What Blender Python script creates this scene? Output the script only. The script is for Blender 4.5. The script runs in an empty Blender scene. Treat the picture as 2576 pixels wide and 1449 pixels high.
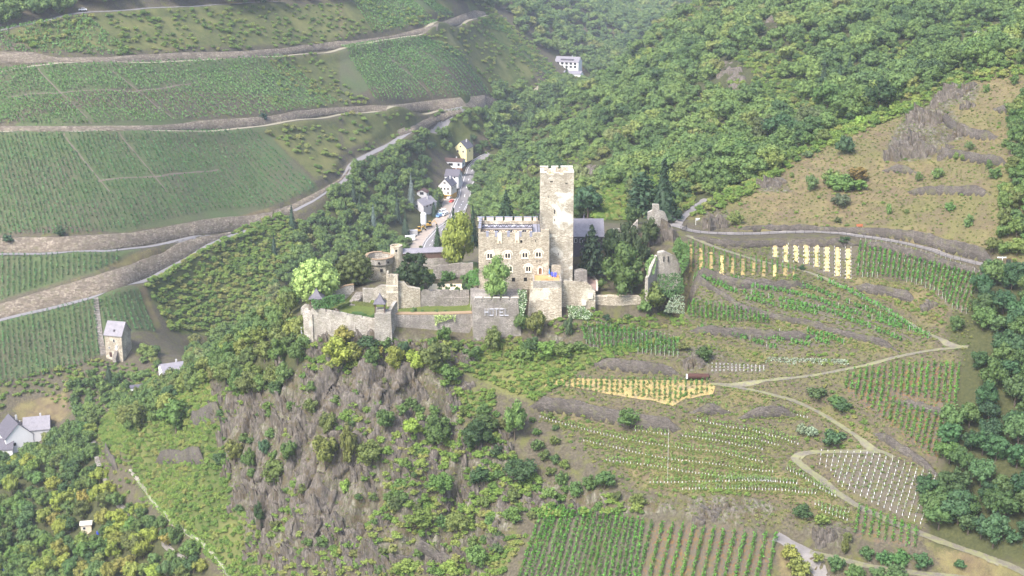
# Hilltop castle above terraced vineyards, seen from the air
import bpy, bmesh, math, random
import numpy as np
from mathutils import Vector, Matrix
random.seed(7)
RNG = np.random.default_rng(7)
scene = bpy.context.scene
COL = scene.collection

# ---------------------------------------------------------------- camera
W, H = 2576.0, 1449.0                  # units in which places in the picture are measured below
PITCH = math.radians(16.5)
CAMZ = 130.0
HFOV = math.radians(40.0)
FOC = (W / 2) / math.tan(HFOV / 2)
cam_data = bpy.data.cameras.new('camera')
cam_data.sensor_fit = 'HORIZONTAL'
cam_data.angle = HFOV
cam_data.clip_start = 1.0
cam_data.clip_end = 8000.0
cam = bpy.data.objects.new('camera', cam_data)
cam.location = (0, 0, CAMZ)
cam.rotation_euler = (math.pi / 2 - PITCH, 0, 0)
COL.objects.link(cam)
scene.camera = cam

# ---------------------------------------------------------------- light
SUN_ELEV, SUN_AZ = math.radians(50), math.radians(218)   # azimuth clockwise from +Y
world = bpy.data.worlds.new('World')
scene.world = world
world.use_nodes = True
wn = world.node_tree.nodes
wl = world.node_tree.links
wn.clear()
sky = wn.new('ShaderNodeTexSky')
sky.sky_type = 'NISHITA'
sky.sun_disc = False
sky.sun_elevation = SUN_ELEV
sky.sun_rotation = SUN_AZ
sky.air_density = 1.0
sky.dust_density = 3.0
sky.ozone_density = 1.0
bg = wn.new('ShaderNodeBackground')
bg.inputs['Strength'].default_value = 0.112
wo = wn.new('ShaderNodeOutputWorld')
wl.new(sky.outputs[0], bg.inputs[0])
wl.new(bg.outputs[0], wo.inputs[0])
sun_data = bpy.data.lights.new('sun', 'SUN')
sun_data.energy = 1.5
sun_data.angle = math.radians(15)
sun_data.color = (1.0, 0.975, 0.94)
sun = bpy.data.objects.new('sun', sun_data)
sd = Vector((math.sin(SUN_AZ) * math.cos(SUN_ELEV), math.cos(SUN_AZ) * math.cos(SUN_ELEV), math.sin(SUN_ELEV)))
sun.rotation_euler = sd.to_track_quat('Z', 'Y').to_euler()
sun.location = (0, 300, 400)
COL.objects.link(sun)
scene.view_settings.view_transform = 'Standard'
scene.view_settings.look = 'None'
scene.view_settings.exposure = 2.05
scene.view_settings.gamma = 1.0
scene.view_settings.use_curve_mapping = False
scene.render.engine = 'CYCLES'
scene.cycles.use_denoising = True
scene.cycles.max_bounces = 6
scene.cycles.diffuse_bounces = 3
scene.cycles.glossy_bounces = 2
scene.cycles.transmission_bounces = 3
scene.cycles.volume_bounces = 1
scene.cycles.transparent_max_bounces = 4

# ---------------------------------------------------------------- places: picture <-> world
cp_, sp_ = math.cos(PITCH), math.sin(PITCH)
def ray(u, v):
    a = (np.asarray(u, float) - W / 2) / FOC
    b = (H / 2 - np.asarray(v, float)) / FOC
    return np.stack([a, b * sp_ + cp_, b * cp_ - sp_], -1)
def at(u, v, Y):
    """world point seen at (u,v) at ground distance Y"""
    d = ray(u, v)
    t = np.asarray(Y, float) / d[..., 1]
    return d * t[..., None] + np.array([0, 0, CAMZ])
def proj(p):
    p = np.asarray(p, float)
    x, y, z = p[..., 0], p[..., 1], p[..., 2] - CAMZ
    dep = y * cp_ - z * sp_
    return W / 2 + FOC * x / dep, H / 2 - FOC * (y * sp_ + z * cp_) / dep, dep

def hash2(i, j, s):
    n = (i.astype(np.int64) * 374761393 + j.astype(np.int64) * 668265263 + s * 974711) & 0x7fffffff
    n = ((n ^ (n >> 13)) * 1274126177) & 0x7fffffff
    return ((n ^ (n >> 16)) & 0xffff) / 65535.0
def vnoise(x, y, s=0):
    x = np.asarray(x, float); y = np.asarray(y, float)
    i = np.floor(x); j = np.floor(y); fx = x - i; fy = y - j
    fx = fx * fx * (3 - 2 * fx); fy = fy * fy * (3 - 2 * fy)
    a = hash2(i, j, s); b = hash2(i + 1, j, s); c = hash2(i, j + 1, s); d = hash2(i + 1, j + 1, s)
    return (a * (1 - fx) + b * fx) * (1 - fy) + (c * (1 - fx) + d * fx) * fy - 0.5
def fbm(x, y, s=0, o=4):
    t = 0; a = 1.0
    for k in range(o):
        t = t + a * vnoise(np.asarray(x) * 2 ** k, np.asarray(y) * 2 ** k, s + k * 17); a *= 0.5
    return t
def sstep(a, b, x):
    t = np.clip((x - a) / (b - a), 0, 1); return t * t * (3 - 2 * t)
# ---------------------------------------------------------------- the lie of the land: measured points
CP=[# left slope columns
(0,960,554),(0,800,584),(0,640,617),(0,480,652),(0,325,691),(0,155,737),(0,0,790),
(320,870,577),(320,720,612),(320,560,652),(320,330,715),(320,150,775),(320,0,830),
(640,850,632),(640,720,662),(640,590,701),(640,450,745),(640,300,790),(640,130,851),(640,0,903),
(830,640,712),(830,520,752),(830,300,840),(830,130,905),(830,0,955),
(1000,600,760),(1000,520,795),(1000,450,824),(1000,270,894),(1000,130,956),(1000,40,999),
(1070,610,758),(1100,560,800),(1140,500,860),(1190,430,930),
(1250,330,1000),(1250,255,1050),(1250,140,1105),(1250,40,1160),(1400,210,1200),
(1520,110,1480),(1600,120,1450),(1680,10,1700),(1430,165,1290),(1430,100,1420),(1430,0,1560),(1600,50,1600),(1600,0,1720),(1300,0,1360),(1300,100,1245),
(1150,0,1100),(1150,120,1020),(1150,240,960),
# valley left
(480,870,610),(300,890,575),(430,925,552),(350,960,552),(100,1000,552),(100,1050,545),(50,1100,540),(0,1200,494),(0,1449,415),(200,1300,445),(330,1280,430),
(300,1150,445),(240,1080,505),(300,1010,535),(420,1015,470),(500,960,450),(600,900,425),(700,860,408),
(550,1000,412),(500,1080,418),(450,1200,413),(450,1400,386),(600,1449,362),(640,1100,390),(640,1250,374),
(700,980,394),(760,950,383),(760,1100,372),(760,1300,357),(760,1449,345),
(900,950,379),(900,1100,367),(900,1300,350),(900,1449,338),
(1100,950,378),(1100,1100,364),(1100,1300,344),(1100,1449,330),
(1300,900,382),(1300,1000,369),(1300,1150,351),(1300,1300,336),(1300,1449,322),
(1500,820,388),(1500,920,372),(1500,1000,362),(1500,1150,345),(1500,1300,328),(1500,1449,314),
(1800,700,396),(1800,800,381),(1800,900,366),(1800,1000,352),(1800,1150,334),(1800,1300,317),(1800,1449,303),
(2100,600,410),(2100,700,391),(2100,850,367),(2100,1000,347),(2100,1150,329),(2100,1300,312),(2100,1449,298),
(2400,700,380),(2400,850,357),(2400,1000,338),(2400,1150,321),(2400,1300,305),(2400,1449,291),
(2576,740,366),(2576,1000,332),(2576,1300,300),(2576,1449,286),
# path
(1750,578,430),(1900,585,425),(2060,582,421),(2250,605,408),(2400,645,395),(2576,690,378),
# castle
(770,850,395),(860,835,390),(1000,830,389),(860,780,397),(1200,840,389),(1300,840,388),(1200,740,402),(1290,722,400),(1400,700,410),(1490,700,408),(1450,790,392),(1600,790,392),(1640,740,402),(1000,700,415),(930,705,428),(1150,690,425),
(1650,580,424),(1680,680,405),(1750,640,408),
# behind
(1560,480,520),(1700,490,500),(1650,400,640),(1500,500,580),(1500,400,690),(1500,300,810),(1500,225,930),(1580,170,900),
(1350,310,900),(1350,400,780),(1350,470,710),(1300,520,740),(1260,450,870),
(1650,130,880),(1650,200,790),(1650,300,700),(1720,30,960),(1760,0,950),(1800,0,900),(1800,100,780),(1800,200,685),(1800,300,605),(1800,400,545),(1800,500,455),
(1900,470,458),(2000,400,475),(2150,330,493),(2300,270,500),(2450,200,492),(2576,190,480),
(2100,450,453),(2300,450,446),(2300,580,410),(2500,400,432),(2500,560,396),(2576,600,388),(2500,300,462),
(1950,310,560),(2150,250,590),(1950,150,690),(2150,100,690),(2150,0,790),(2450,130,630),(2450,0,760),(2576,100,600),(1950,0,830),
]
WP=[(-420,560,-80),(-420,700,30),(-450,850,85),(-300,930,82),(-350,480,-94),(-350,300,-96),(0,150,-96),(-200,220,-96),(-120,320,-92),(200,130,-96),(-150,380,-88),
(0,250,-84),(0,290,-62),(110,220,-72),(110,270,-48),(250,230,-40),(230,290,-12),(220,360,26),(250,420,52),(280,480,75),(350,560,90),(400,700,95),(500,900,100),(600,1200,100),(520,1500,90),(250,1850,25),(50,1900,40),
(-150,1700,80),(-130,1400,60),(-300,1200,95),(-600,1000,100),(-600,700,60),(-600,500,-60),(-500,350,-96),(700,400,95),(700,800,105),(400,250,20),(900,1500,100),(-900,1500,110),(0,2400,100),(900,2400,110),(-900,2400,110),(-900,600,80),(900,200,60),(-900,0,-96),(900,0,-60),(0,-200,-96),
(120,1850,20),(350,1800,40),(110,1100,-38),(150,1250,-38),(70,1150,-52),(200,1300,-20),(190,1500,-12),(-40,470,-8),(-42,530,-34),(-46,640,-64),(10,470,9),(15,560,-8),(-90,470,-25),(-100,540,-62),(-130,470,-54),(60,470,18)]
PTS = np.array([tuple(at(u, v, Y)) for u, v, Y in CP] + WP, float)
def _fit(P, lam):
    xy = P[:, :2] / 100.; n = len(P)
    r2 = (xy[:, None, 0] - xy[None, :, 0]) ** 2 + (xy[:, None, 1] - xy[None, :, 1]) ** 2
    K = 0.5 * r2 * np.log(r2 + 1e-18) + np.eye(n) * lam
    Q = np.c_[np.ones(n), xy]
    A = np.block([[K, Q], [Q.T, np.zeros((3, 3))]])
    return np.linalg.solve(A, np.r_[P[:, 2], 0, 0, 0]), xy
_wt, _cxy = _fit(PTS, 0.004)
def zbase(x, y):
    x = np.asarray(x, float) / 100; y = np.asarray(y, float) / 100
    sh = x.shape; x = x.ravel(); y = y.ravel(); out = np.empty_like(x)
    for i in range(0, len(x), 20000):
        s = slice(i, i + 20000)
        r2 = (x[s, None] - _cxy[None, :, 0]) ** 2 + (y[s, None] - _cxy[None, :, 1]) ** 2
        out[s] = (0.5 * r2 * np.log(r2 + 1e-18)) @ _wt[:-3] + _wt[-3] + _wt[-2] * x[s] + _wt[-1] * y[s]
    return np.clip(out.reshape(sh), -96, 118)
def axis(parts):
    o = []
    for a, b, s in parts: o.append(np.arange(a, b, s))
    return np.concatenate(o)
GX = axis([(-2400, -800, 100), (-800, -430, 12), (-430, -180, 3), (-180, 180, 1.25), (180, 430, 3), (430, 800, 10), (800, 2401, 100)])
GY = axis([(-600, 180, 30), (180, 272, 4), (272, 480, 1.25), (480, 620, 2), (620, 1100, 3), (1100, 1500, 6), (1500, 2640, 12), (2640, 3300, 60)])
GXX, GYY = np.meshgrid(GX, GY, indexing='ij')
GZ = zbase(GXX, GYY)

def hz(x, y):
    """height of the ground"""
    x = np.asarray(x, float); y = np.asarray(y, float)
    a = np.clip(np.searchsorted(GX, x, side='right') - 1, 0, len(GX) - 2)
    b = np.clip(np.searchsorted(GY, y, side='right') - 1, 0, len(GY) - 2)
    fx = np.clip((x - GX[a]) / (GX[a + 1] - GX[a]), 0, 1); fy = np.clip((y - GY[b]) / (GY[b + 1] - GY[b]), 0, 1)
    return GZ[a, b] * (1 - fx) * (1 - fy) + GZ[a + 1, b] * fx * (1 - fy) + GZ[a, b + 1] * (1 - fx) * fy + GZ[a + 1, b + 1] * fx * fy
_YS = np.concatenate([np.arange(240, 480, 0.6), np.arange(480, 1000, 1.2), np.arange(1000, 2640, 4.0)])
_KS = np.arange(-0.46, 0.4601, 0.0006)
_TAB = [None]
def look():
    """how high the ground stands along every direction, for finding what a line of sight meets"""
    X = _KS[:, None] * _YS[None]; h = hz(X, np.broadcast_to(_YS[None], X.shape))
    _TAB[0] = np.maximum.accumulate((h - CAMZ) / _YS[None], axis=1)
def cast(u, v):
    """where the line of sight through (u,v) meets the ground"""
    d = ray(u, v); sh = d.shape[:-1]; d = d.reshape(-1, 3)
    k = d[:, 0] / d[:, 1]; s = d[:, 2] / d[:, 1]; M = _TAB[0]
    r = np.clip(np.rint((k - _KS[0]) / 0.0006).astype(int), 0, len(_KS) - 1)
    lo = np.zeros(len(d), int); hi = np.full(len(d), len(_YS) - 1)
    for _ in range(12):
        mid = (lo + hi) // 2; up = M[r, mid] >= s; hi = np.where(up, mid, hi); lo = np.where(up, lo, np.minimum(mid + 1, hi))
    j = np.maximum(hi, 1); m0 = M[r, j - 1]; m1 = M[r, j]
    t = np.clip((s - m0) / np.maximum(m1 - m0, 1e-9), 0, 1); Y = _YS[j - 1] + t * (_YS[j] - _YS[j - 1])
    X = k * Y
    return np.stack([X, Y, hz(X, Y)], -1).reshape(sh + (3,))
look()
def castpts(pts):
    p = np.array(pts, float); return cast(p[:, 0], p[:, 1])
def resample(p, step):
    p = np.asarray(p, float); d = np.r_[0, np.cumsum(np.hypot(*np.diff(p[:, :2], axis=0).T))]
    n = max(2, int(d[-1] / step) + 1); t = np.linspace(0, d[-1], n)
    return np.stack([np.interp(t, d, p[:, k]) for k in range(p.shape[1])], -1)
def smooth(p, k=2):
    p = np.asarray(p, float)
    for _ in range(k):
        q = p.copy(); q[1:-1] = 0.25 * p[:-2] + 0.5 * p[1:-1] + 0.25 * p[2:]; p = q
    return p
def poly_dist(P, X, Y):
    """unsigned distance, signed side (+ = left of travel), and parameter along the line"""
    best = np.full(X.shape, 1e9); side = np.zeros(X.shape); par = np.zeros(X.shape); idx = np.zeros(X.shape)
    for i in range(len(P) - 1):
        ax, ay = P[i, :2]; bx, by = P[i + 1, :2]; dx, dy = bx - ax, by - ay; L2 = dx * dx + dy * dy + 1e-9
        t = ((X - ax) * dx + (Y - ay) * dy) / L2; tc = np.clip(t, 0, 1)
        d = np.hypot(X - ax - tc * dx, Y - ay - tc * dy); m = d < best
        best[m] = d[m]; side[m] = (dx * (Y - ay) - dy * (X - ax))[m]; par[m] = (i + tc)[m]
    return best, np.sign(side), par
def window_of(P, pad):
    i0, i1 = np.searchsorted(GX, [P[:, 0].min() - pad, P[:, 0].max() + pad]); j0, j1 = np.searchsorted(GY, [P[:, 1].min() - pad, P[:, 1].max() + pad])
    return slice(i0, i1), slice(j0, j1)
def inside(P, X, Y):
    c = np.zeros(X.shape, bool); n = len(P)
    for i in range(n):
        x0, y0 = P[i][:2]; x1, y1 = P[i - 1][:2]
        k = ((y0 > Y) != (y1 > Y)) & (X < (x1 - x0) * (Y - y0) / (y1 - y0 + 1e-12) + x0)
        c ^= k
    return c

def A(ox, oy, pts, k=3.0):                      # points measured in an enlarged view
    return [(ox + a / k, oy + b / k) for a, b in pts]
def R2(pts): return A(1717.3, 483.0, pts)
def R5(pts): return A(1717.3, 966.0, pts)
def R4(pts): return A(858.7, 966.0, pts)
def R6(pts): return A(1274.6, 603.7, pts, 3.6)
def L0(pts): return A(0, 0, pts)
def L1(pts): return A(0, 483.0, pts)
def L3(pts): return A(0, 966.0, pts)
def M0(pts): return A(858.7, 0, pts)
# ---------------------------------------------------------------- paths, roads and retaining walls, as lines on the ground
PATHS = {   # name: (line, width, surface)
 'gravel_path': ([(1660, 566), (1700, 566), (1740, 580), (1790, 587), (1860, 588), (1950, 584), (2060, 582), (2150, 590), (2250, 605), (2350, 628), (2450, 660), (2530, 682), (2600, 696)], 3.0, 'gravel'),
 'gravel_path_upper': ([(1703, 566), (1716, 548), (1745, 525), (1775, 500)], 2.6, 'gravel'),
 'vineyard_track': ([(1728, 592), (1800, 622), (1900, 655), (2000, 674), (2060, 692), (2150, 735), (2250, 790), (2330, 840), (2400, 868), (2435, 872)], 1.7, 'track'),
 'vineyard_track_middle': ([(2435, 872), (2350, 878), (2260, 895), (2150, 925), (2050, 945), (1900, 960), (1800, 967), (1690, 962)], 1.7, 'track'),
 'vineyard_track_lower': (R5([(240, 0), (430, 22), (700, 80), (900, 140), (1050, 220), (1200, 320), (1350, 420), (1480, 500), (1600, 555)]), 1.7, 'track'),
 'vineyard_track_hairpin': (R5([(1480, 510), (1200, 510), (1000, 505), (850, 520), (800, 550), (880, 605), (1000, 680), (1100, 770), (1200, 850), (1350, 940), (1500, 1010), (1700, 1090), (1850, 1150), (2100, 1240), (2300, 1310), (2620, 1440)]), 2.5, 'track'),
 'farm_track': (R5([(700, 1150), (850, 1210), (950, 1285), (1000, 1350), (1060, 1470)]), 4.5, 'gravel'),
 'farm_track_branch': (R5([(960, 1270), (1150, 1305), (1350, 1370), (1600, 1410), (2000, 1445), (2300, 1490)]), 2.4, 'track'),
 'hillside_road': (L1([(-40, 470), (400, 468), (800, 455), (1100, 418), (1400, 350), (1760, 305)]), 3.4, 'asphalt'),
 'hillside_road_lower': (L1([(-40, 980), (350, 890), (700, 800), (1050, 690), (1250, 590), (1450, 470), (1560, 405), (1760, 332), (1900, 275)]), 4.0, 'asphalt'),
 'hillside_road_valley': ([(735, 530), (782, 506), (845, 469), (864, 455), (876, 436), (886, 412), (915, 395), (960, 372), (1005, 348), (1060, 328), (1130, 296), (1165, 284)], 5.0, 'asphalt'),
 'hillside_road_upper': (L0([(-30, 998), (600, 996), (1200, 990), (1800, 972), (2030, 945), (2300, 898), (2576, 858)]) + M0([(300, 842), (700, 836), (1000, 830), (1180, 822)]), 4.0, 'pale'),
 'hillside_road_top': (L0([(-30, 548), (200, 505), (400, 482), (1000, 474), (1500, 458), (2000, 434), (2576, 368)]) + M0([(300, 305), (600, 265), (900, 185), (1100, 118)]), 4.2, 'pale'),
 'hilltop_road': (L0([(-30, 238), (300, 170), (600, 95), (1000, 77), (1500, 47), (2100, 12)]), 4.5, 'asphalt'),
 'valley_road': ([(1070, 640), (1087, 606), (1117, 573), (1148, 545), (1162, 514), (1171, 481), (1179, 454), (1188, 426), (1198, 408), (1212, 396), (1235, 388)], 8.0, 'asphalt'),
 'yard_track': ([(1042, 628), (1062, 598), (1085, 575), (1110, 550), (1126, 522), (1132, 500)], 7.5, 'dirt'),
 'ravine_road': ([(1290, 256), (1330, 238), (1362, 216)], 4.0, 'pale'),
}
WALLS = [   # (line along the foot, height, setback of the step, label)
 (R2([(370, 285), (640, 278), (960, 285), (1260, 305), (1500, 322), (1700, 345), (1900, 395), (2100, 455), (2300, 520), (2370, 545)]), 2.0, 'dry stone retaining wall along the upper edge of the gravel path'),
 (R2([(90, 345), (200, 378), (360, 398), (700, 382), (1150, 382), (1330, 390)]), 2.6, 'dry stone wall under the gravel path above the straw strips'),
 (R2([(1340, 392), (1500, 400), (1700, 445), (1900, 500), (2080, 560), (2300, 625)]), 2.8, 'dark stone wall under the gravel path above the right vineyard'),
 (R2([(60, 700), (400, 705), (700, 708), (985, 705)]), 2.2, 'dark stone wall below the lower row of straw strips'),
 (R2([(1265, 705), (1440, 735), (1600, 765), (1740, 800), (1795, 825)]), 2.6, 'weathered stone wall beneath the last straw strip'),
 (R2([(40, 790), (460, 885), (1020, 1010), (1400, 1110), (1650, 1195)]), 1.0, 'low pale stone edge between the terraces of long vine rows'),
 (R2([(40, 1035), (400, 1068), (800, 1085), (1010, 1075)]), 2.0, 'dark stone wall below the short green vine rows beside the ivy'),
 (R2([(1950, 1010), (1960, 1000), (2020, 1015)]), 1.4, 'short pale rock wall near the dark wood'),
 (R6([(770, 1110), (1100, 1150), (1400, 1180), (1592, 1195)]), 3.0, 'dark stone wall below the vine rows under the castle'),
 (R4([(1420, 150), (1800, 190), (2150, 270), (2576, 330)]), 3.4, 'long purple grey stone wall under the straw covered vineyard'),
 (R5([(40, 200), (200, 190), (380, 205)]), 2.6, 'grey stone wall block at the corner of the young terraces'),
 (R5([(400, 240), (600, 220), (740, 212), (880, 230)]), 2.0, 'grey wall behind the curved row of white sleeves'),
 (R5([(1590, 118), (1800, 180), (2070, 258)]), 1.3, 'low stone wall dividing the orange weeded vineyard'),
 (R5([(1100, 1060), (1285, 1105)]), 2.2, 'short dark wall above the bottom vine rows'),
 (R5([(1420, 340), (1600, 450), (1800, 580), (1960, 690)]), 1.2, 'pale rubble edge under the orange weeded vineyard'),
 (R4([(420, 1260), (650, 1290), (900, 1320)]), 3.4, 'old stone terrace wall at the foot of the cliff'),
 (L3([(1180, 560), (1300, 555), (1480, 560), (1560, 570)]), 1.4, 'purple stone terrace wall across the green bramble slope'),
 (L3([(1440, 260), (1580, 252), (1700, 240)]), 1.5, 'small purple terrace wall beside the cliff'),
 (L3([(800, 490), (850, 600), (905, 650)]), 3.0, 'leaning stone wall beside the long stone stairs'),
 (A(2560/1.4907, 0, [(1500, 1240+40), (1640, 1275), (1790, 1290)]), 2.4, 'dry stone terrace wall above the round green bushes'),
 (A(2560/1.4907, 0, [(1890, 1135), (2080, 1165), (2250, 1205), (2470, 1245)]), 2.6, 'dry stone terrace wall right of the rocky crag'),
 (A(2560/1.4907, 0, [(1950, 880), (2100, 985), (2250, 1030), (2400, 1032)]), 2.9, 'curved dark stone wall on the upper grass terrace'),
 (A(2560/1.4907, 0, [(1700, 1440), (2000, 1442), (2350, 1460)]), 2.3, 'dark stone wall crossing the dry grass above the bench'),
 (A(2560/1.4907, 0, [(2340, 815), (2540, 850)]), 2.2, 'short dark wall at the top of the dry grass'),
]
GAPLINES = [L0([(60, 735), (450, 706), (1000, 695), (1440, 632)]), L0([(740, 1368), (1200, 1332), (1650, 1282)]), L0([(270, 505), (480, 720), (690, 935)]), L0([(480, 1010), (640, 1220), (830, 1449)]), L0([(900, 1005), (1100, 1250), (1260, 1449)]), M0([(260, 330), (480, 530), (690, 745)]), L0([(850, 540), (1180, 800), (1320, 905)])]
# big sloped masonry walls on the far hillside: top line, bottom line
BIGWALLS = [
 (L1([(-40, 350), (480, 340), (980, 312), (1250, 268), (1600, 200), (1900, 180), (2060, 150)]), L1([(-40, 458), (480, 452), (800, 432), (1100, 398), (1400, 333), (1750, 292), (2050, 235)]), 'long sloping stone wall above the second hillside road'),
 (L1([(-40, 860), (350, 740), (700, 640), (950, 560), (1200, 470), (1350, 390), (1500, 345), (1745, 305)]), L1([(-40, 965), (350, 872), (700, 788), (1000, 690), (1200, 598), (1400, 495), (1560, 395), (1745, 318)]), 'long sloping stone wall above the lowest hillside road'),
 ([(690, 530), (740, 513), (790, 488), (850, 455), (868, 440), (880, 425)], [(690, 556), (745, 524), (790, 502), (845, 466), (862, 452), (874, 437)], 'dark stone wall along the bending valley road'),
 (L0([(-40, 955), (600, 955), (1200, 948), (1700, 905), (2030, 885), (2300, 832), (2576, 820)]) + M0([(400, 790), (800, 745), (1080, 725)]), L0([(-40, 990), (600, 990), (1200, 984), (1800, 965), (2030, 937), (2300, 890), (2576, 850)]) + M0([(500, 830), (1000, 824), (1090, 816)]), 'stone wall above the third hillside road'),
 (M0([(1085, 725), (1150, 748), (1212, 775)]), M0([(1088, 815), (1150, 798), (1214, 782)]), 'dark end of the stone wall turning into the ravine'),
 (L0([(-40, 395), (260, 395), (400, 440), (900, 430), (1400, 400), (1800, 390), (2300, 350), (2576, 318)]) + M0([(400, 270), (700, 195), (1050, 65), (1090, 92)]), L0([(-40, 470), (400, 473), (1000, 468), (1500, 452), (2000, 428), (2576, 362)]) + M0([(300, 300), (600, 258), (900, 178), (1092, 110)]), 'uppermost stone wall crossing the misty hillside'),
 ([(1000, 330), (1060, 308), (1130, 282), (1160, 278)], [(1002, 344), (1062, 324), (1132, 293), (1162, 283)], 'low stone wall over the wooded bend of the valley road'),
]
# level ground inside the castle: outline (u, v, distance), height
LEVELS = [
 ([(772, 770, 399), (784, 776, 393.6), (850, 788, 391.6), (943, 804, 389.6), (990, 790, 390), (975, 755, 401), (900, 745, 405), (800, 750, 404)], 6.2),
 ([(983, 780, 392.6), (1188, 790, 392.6), (1188, 760, 402.5), (1000, 760, 401.5)], 5.5),
 ([(1000, 730, 401.9), (1058, 733, 402.0), (1110, 733, 402.9), (1195, 733, 404.2), (1197, 700, 418), (1010, 700, 418)], 9.4),
 ([(1186, 750, 399), (1196, 753, 389.8), (1303, 753, 389.8), (1330, 740, 397), (1345, 725, 403), (1197, 720, 403)], 11.2),
 ([(1208, 720, 401), (1450, 700, 402.5), (1450, 690, 420), (1208, 690, 420)], 12.0),
 ([(1414, 720, 396.8), (1495, 735, 396.8), (1503, 720, 402), (1520, 700, 412), (1530, 690, 420), (1450, 690, 420), (1414, 700, 403)], 11.0),
 ([(1497, 745, 398.6), (1634, 748, 398.6), (1640, 700, 412), (1600, 690, 418), (1530, 690, 418), (1515, 710, 410)], 9.3),
 ([(1010, 690, 418), (1200, 690, 418), (1200, 660, 432), (1010, 660, 432)], 10.8),
 ([(905, 690, 414), (1010, 690, 414), (1010, 660, 430), (905, 660, 430)], 8.2),
]
LEVELS = [(np.array([tuple(at(*q)) for q in pl]), z) for pl, z in LEVELS]
for k, (P, z) in enumerate(LEVELS):
    s = window_of(P, 8); X, Y = GXX[s], GYY[s]
    ins = inside(P, X, Y); d, _, _ = poly_dist(np.vstack([P, P[:1]]), X, Y)
    w = np.where(ins, 1.0, 1 - sstep(0.0, 0.5, d))
    GZ[s] = GZ[s] * (1 - w) + z * w
# the crag falls away right outside the walls
FOOT = np.array([tuple(at(*q)) for q in [(752, 842, 399), (757, 843, 395), (784, 839, 391.2), (847, 846, 389.2), (894, 851, 388.2), (941, 856, 387.3), (943, 859, 385.0), (985, 858, 385.0), (987, 828, 390.2), (1060, 834, 390.2), (1130, 842, 390.2), (1184, 848, 390.2), (1188, 853, 386.6), (1318, 851, 386.6), (1322, 814, 388.8), (1414, 804, 389.2), (1416, 782, 393.6), (1497, 780, 394.0), (1500, 797, 395.8), (1637, 799, 395.8), (1642, 790, 397)]])
FOOT[:, 1] += 0.75
s = window_of(FOOT, 16); X, Y = GXX[s], GYY[s]
dF, sideF, parF = poly_dist(FOOT, X, Y); zF = np.interp(parF.ravel(), np.arange(len(FOOT)), FOOT[:, 2]).reshape(parF.shape)
front = sideF < 0
tgt = zF - 0.42 * dF
GZ[s] = np.where(front & (dF < 14), np.minimum(GZ[s], np.maximum(tgt, GZ[s] - 14) * (1 - sstep(9, 14, dF)) + GZ[s] * sstep(9, 14, dF)), GZ[s])
CASTLE_ZONE = np.array([tuple(at(*q)[:2]) for q in [(755, 780, 400), (784, 776, 391), (943, 804, 387), (1190, 790, 388), (1320, 753, 387), (1500, 745, 395), (1640, 748, 396), (1640, 700, 412), (1600, 690, 424), (1200, 660, 434), (905, 660, 434), (880, 720, 410)]])

look()
# rugged rock on the cliff under the castle, gentle unevenness elsewhere
ROCK_POLYS = [
 [(760, 830), (1000, 850), (1130, 860), (1180, 900), (1150, 960), (1160, 1080), (1250, 1100), (1330, 1200), (1500, 1230), (1620, 1290), (1450, 1300), (1300, 1300), (1220, 1449), (650, 1449), (570, 1200), (540, 1000), (640, 950), (770, 930)],
 A(2560/1.4907, 0, [(1500, 1190), (1600, 1000), (1700, 860), (1850, 790), (1900, 720), (2100, 640), (2250, 650), (2200, 760), (2000, 800), (2130, 1050), (1930, 1100), (1920, 1180), (1700, 1220)]),
 A(2560/1.4907, 0, [(560, 1400), (650, 1300), (740, 1340), (820, 1449), (600, 1449)]),
 R2([(140, 240), (180, 120), (260, 85), (330, 140), (360, 250), (300, 280)]),
 A(1140.4, 389.1, [(2080, 760), (2150, 560), (2290, 620), (2300, 760), (2200, 860), (2100, 900)], 4.234),
 A(1140.4, 389.1, [(1280, 300), (1350, 120), (1500, 60), (1700, 100), (1640, 200), (1560, 300), (1480, 330)], 4.234),
 A(2560/1.4907, 0, [(200, 640), (260, 440), (450, 450), (540, 640), (560, 760), (430, 720), (250, 680)]),
 A(2560/1.4907, 0, [(560, 330), (600, 100), (850, 40), (830, 150), (640, 340)]),
 R4([(1480, 760), (1750, 830), (2100, 830), (2480, 890), (2576, 960), (2100, 1000), (1600, 960)]),
 R5([(0, 860), (600, 880), (750, 960), (400, 1060), (0, 1000)]),
 R5([(900, 1060), (1280, 1070), (1260, 1230), (1000, 1200)]),
 R6([(1600, 980), (1900, 940), (2000, 1080), (1900, 1200), (1600, 1180)]),
 R6([(350, 850), (560, 860), (590, 960), (440, 980)]),
]
ROCK_W = [castpts(p) for p in ROCK_POLYS]
rockm = np.zeros_like(GZ)
for P in ROCK_W:
    s = window_of(P, 10); X, Y = GXX[s], GYY[s]
    ins = inside(P, X, Y); d, _, _ = poly_dist(np.vstack([P, P[:1]]), X, Y)
    rockm[s] = np.maximum(rockm[s], np.where(ins, sstep(-1, 5, d), 0) * (1.0 if len(P) > 15 else 0.22))
near = (GYY > 250) & (GYY < 2600) & (np.abs(GXX) < 800)
cz = inside(CASTLE_ZONE, GXX, GYY)
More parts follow.
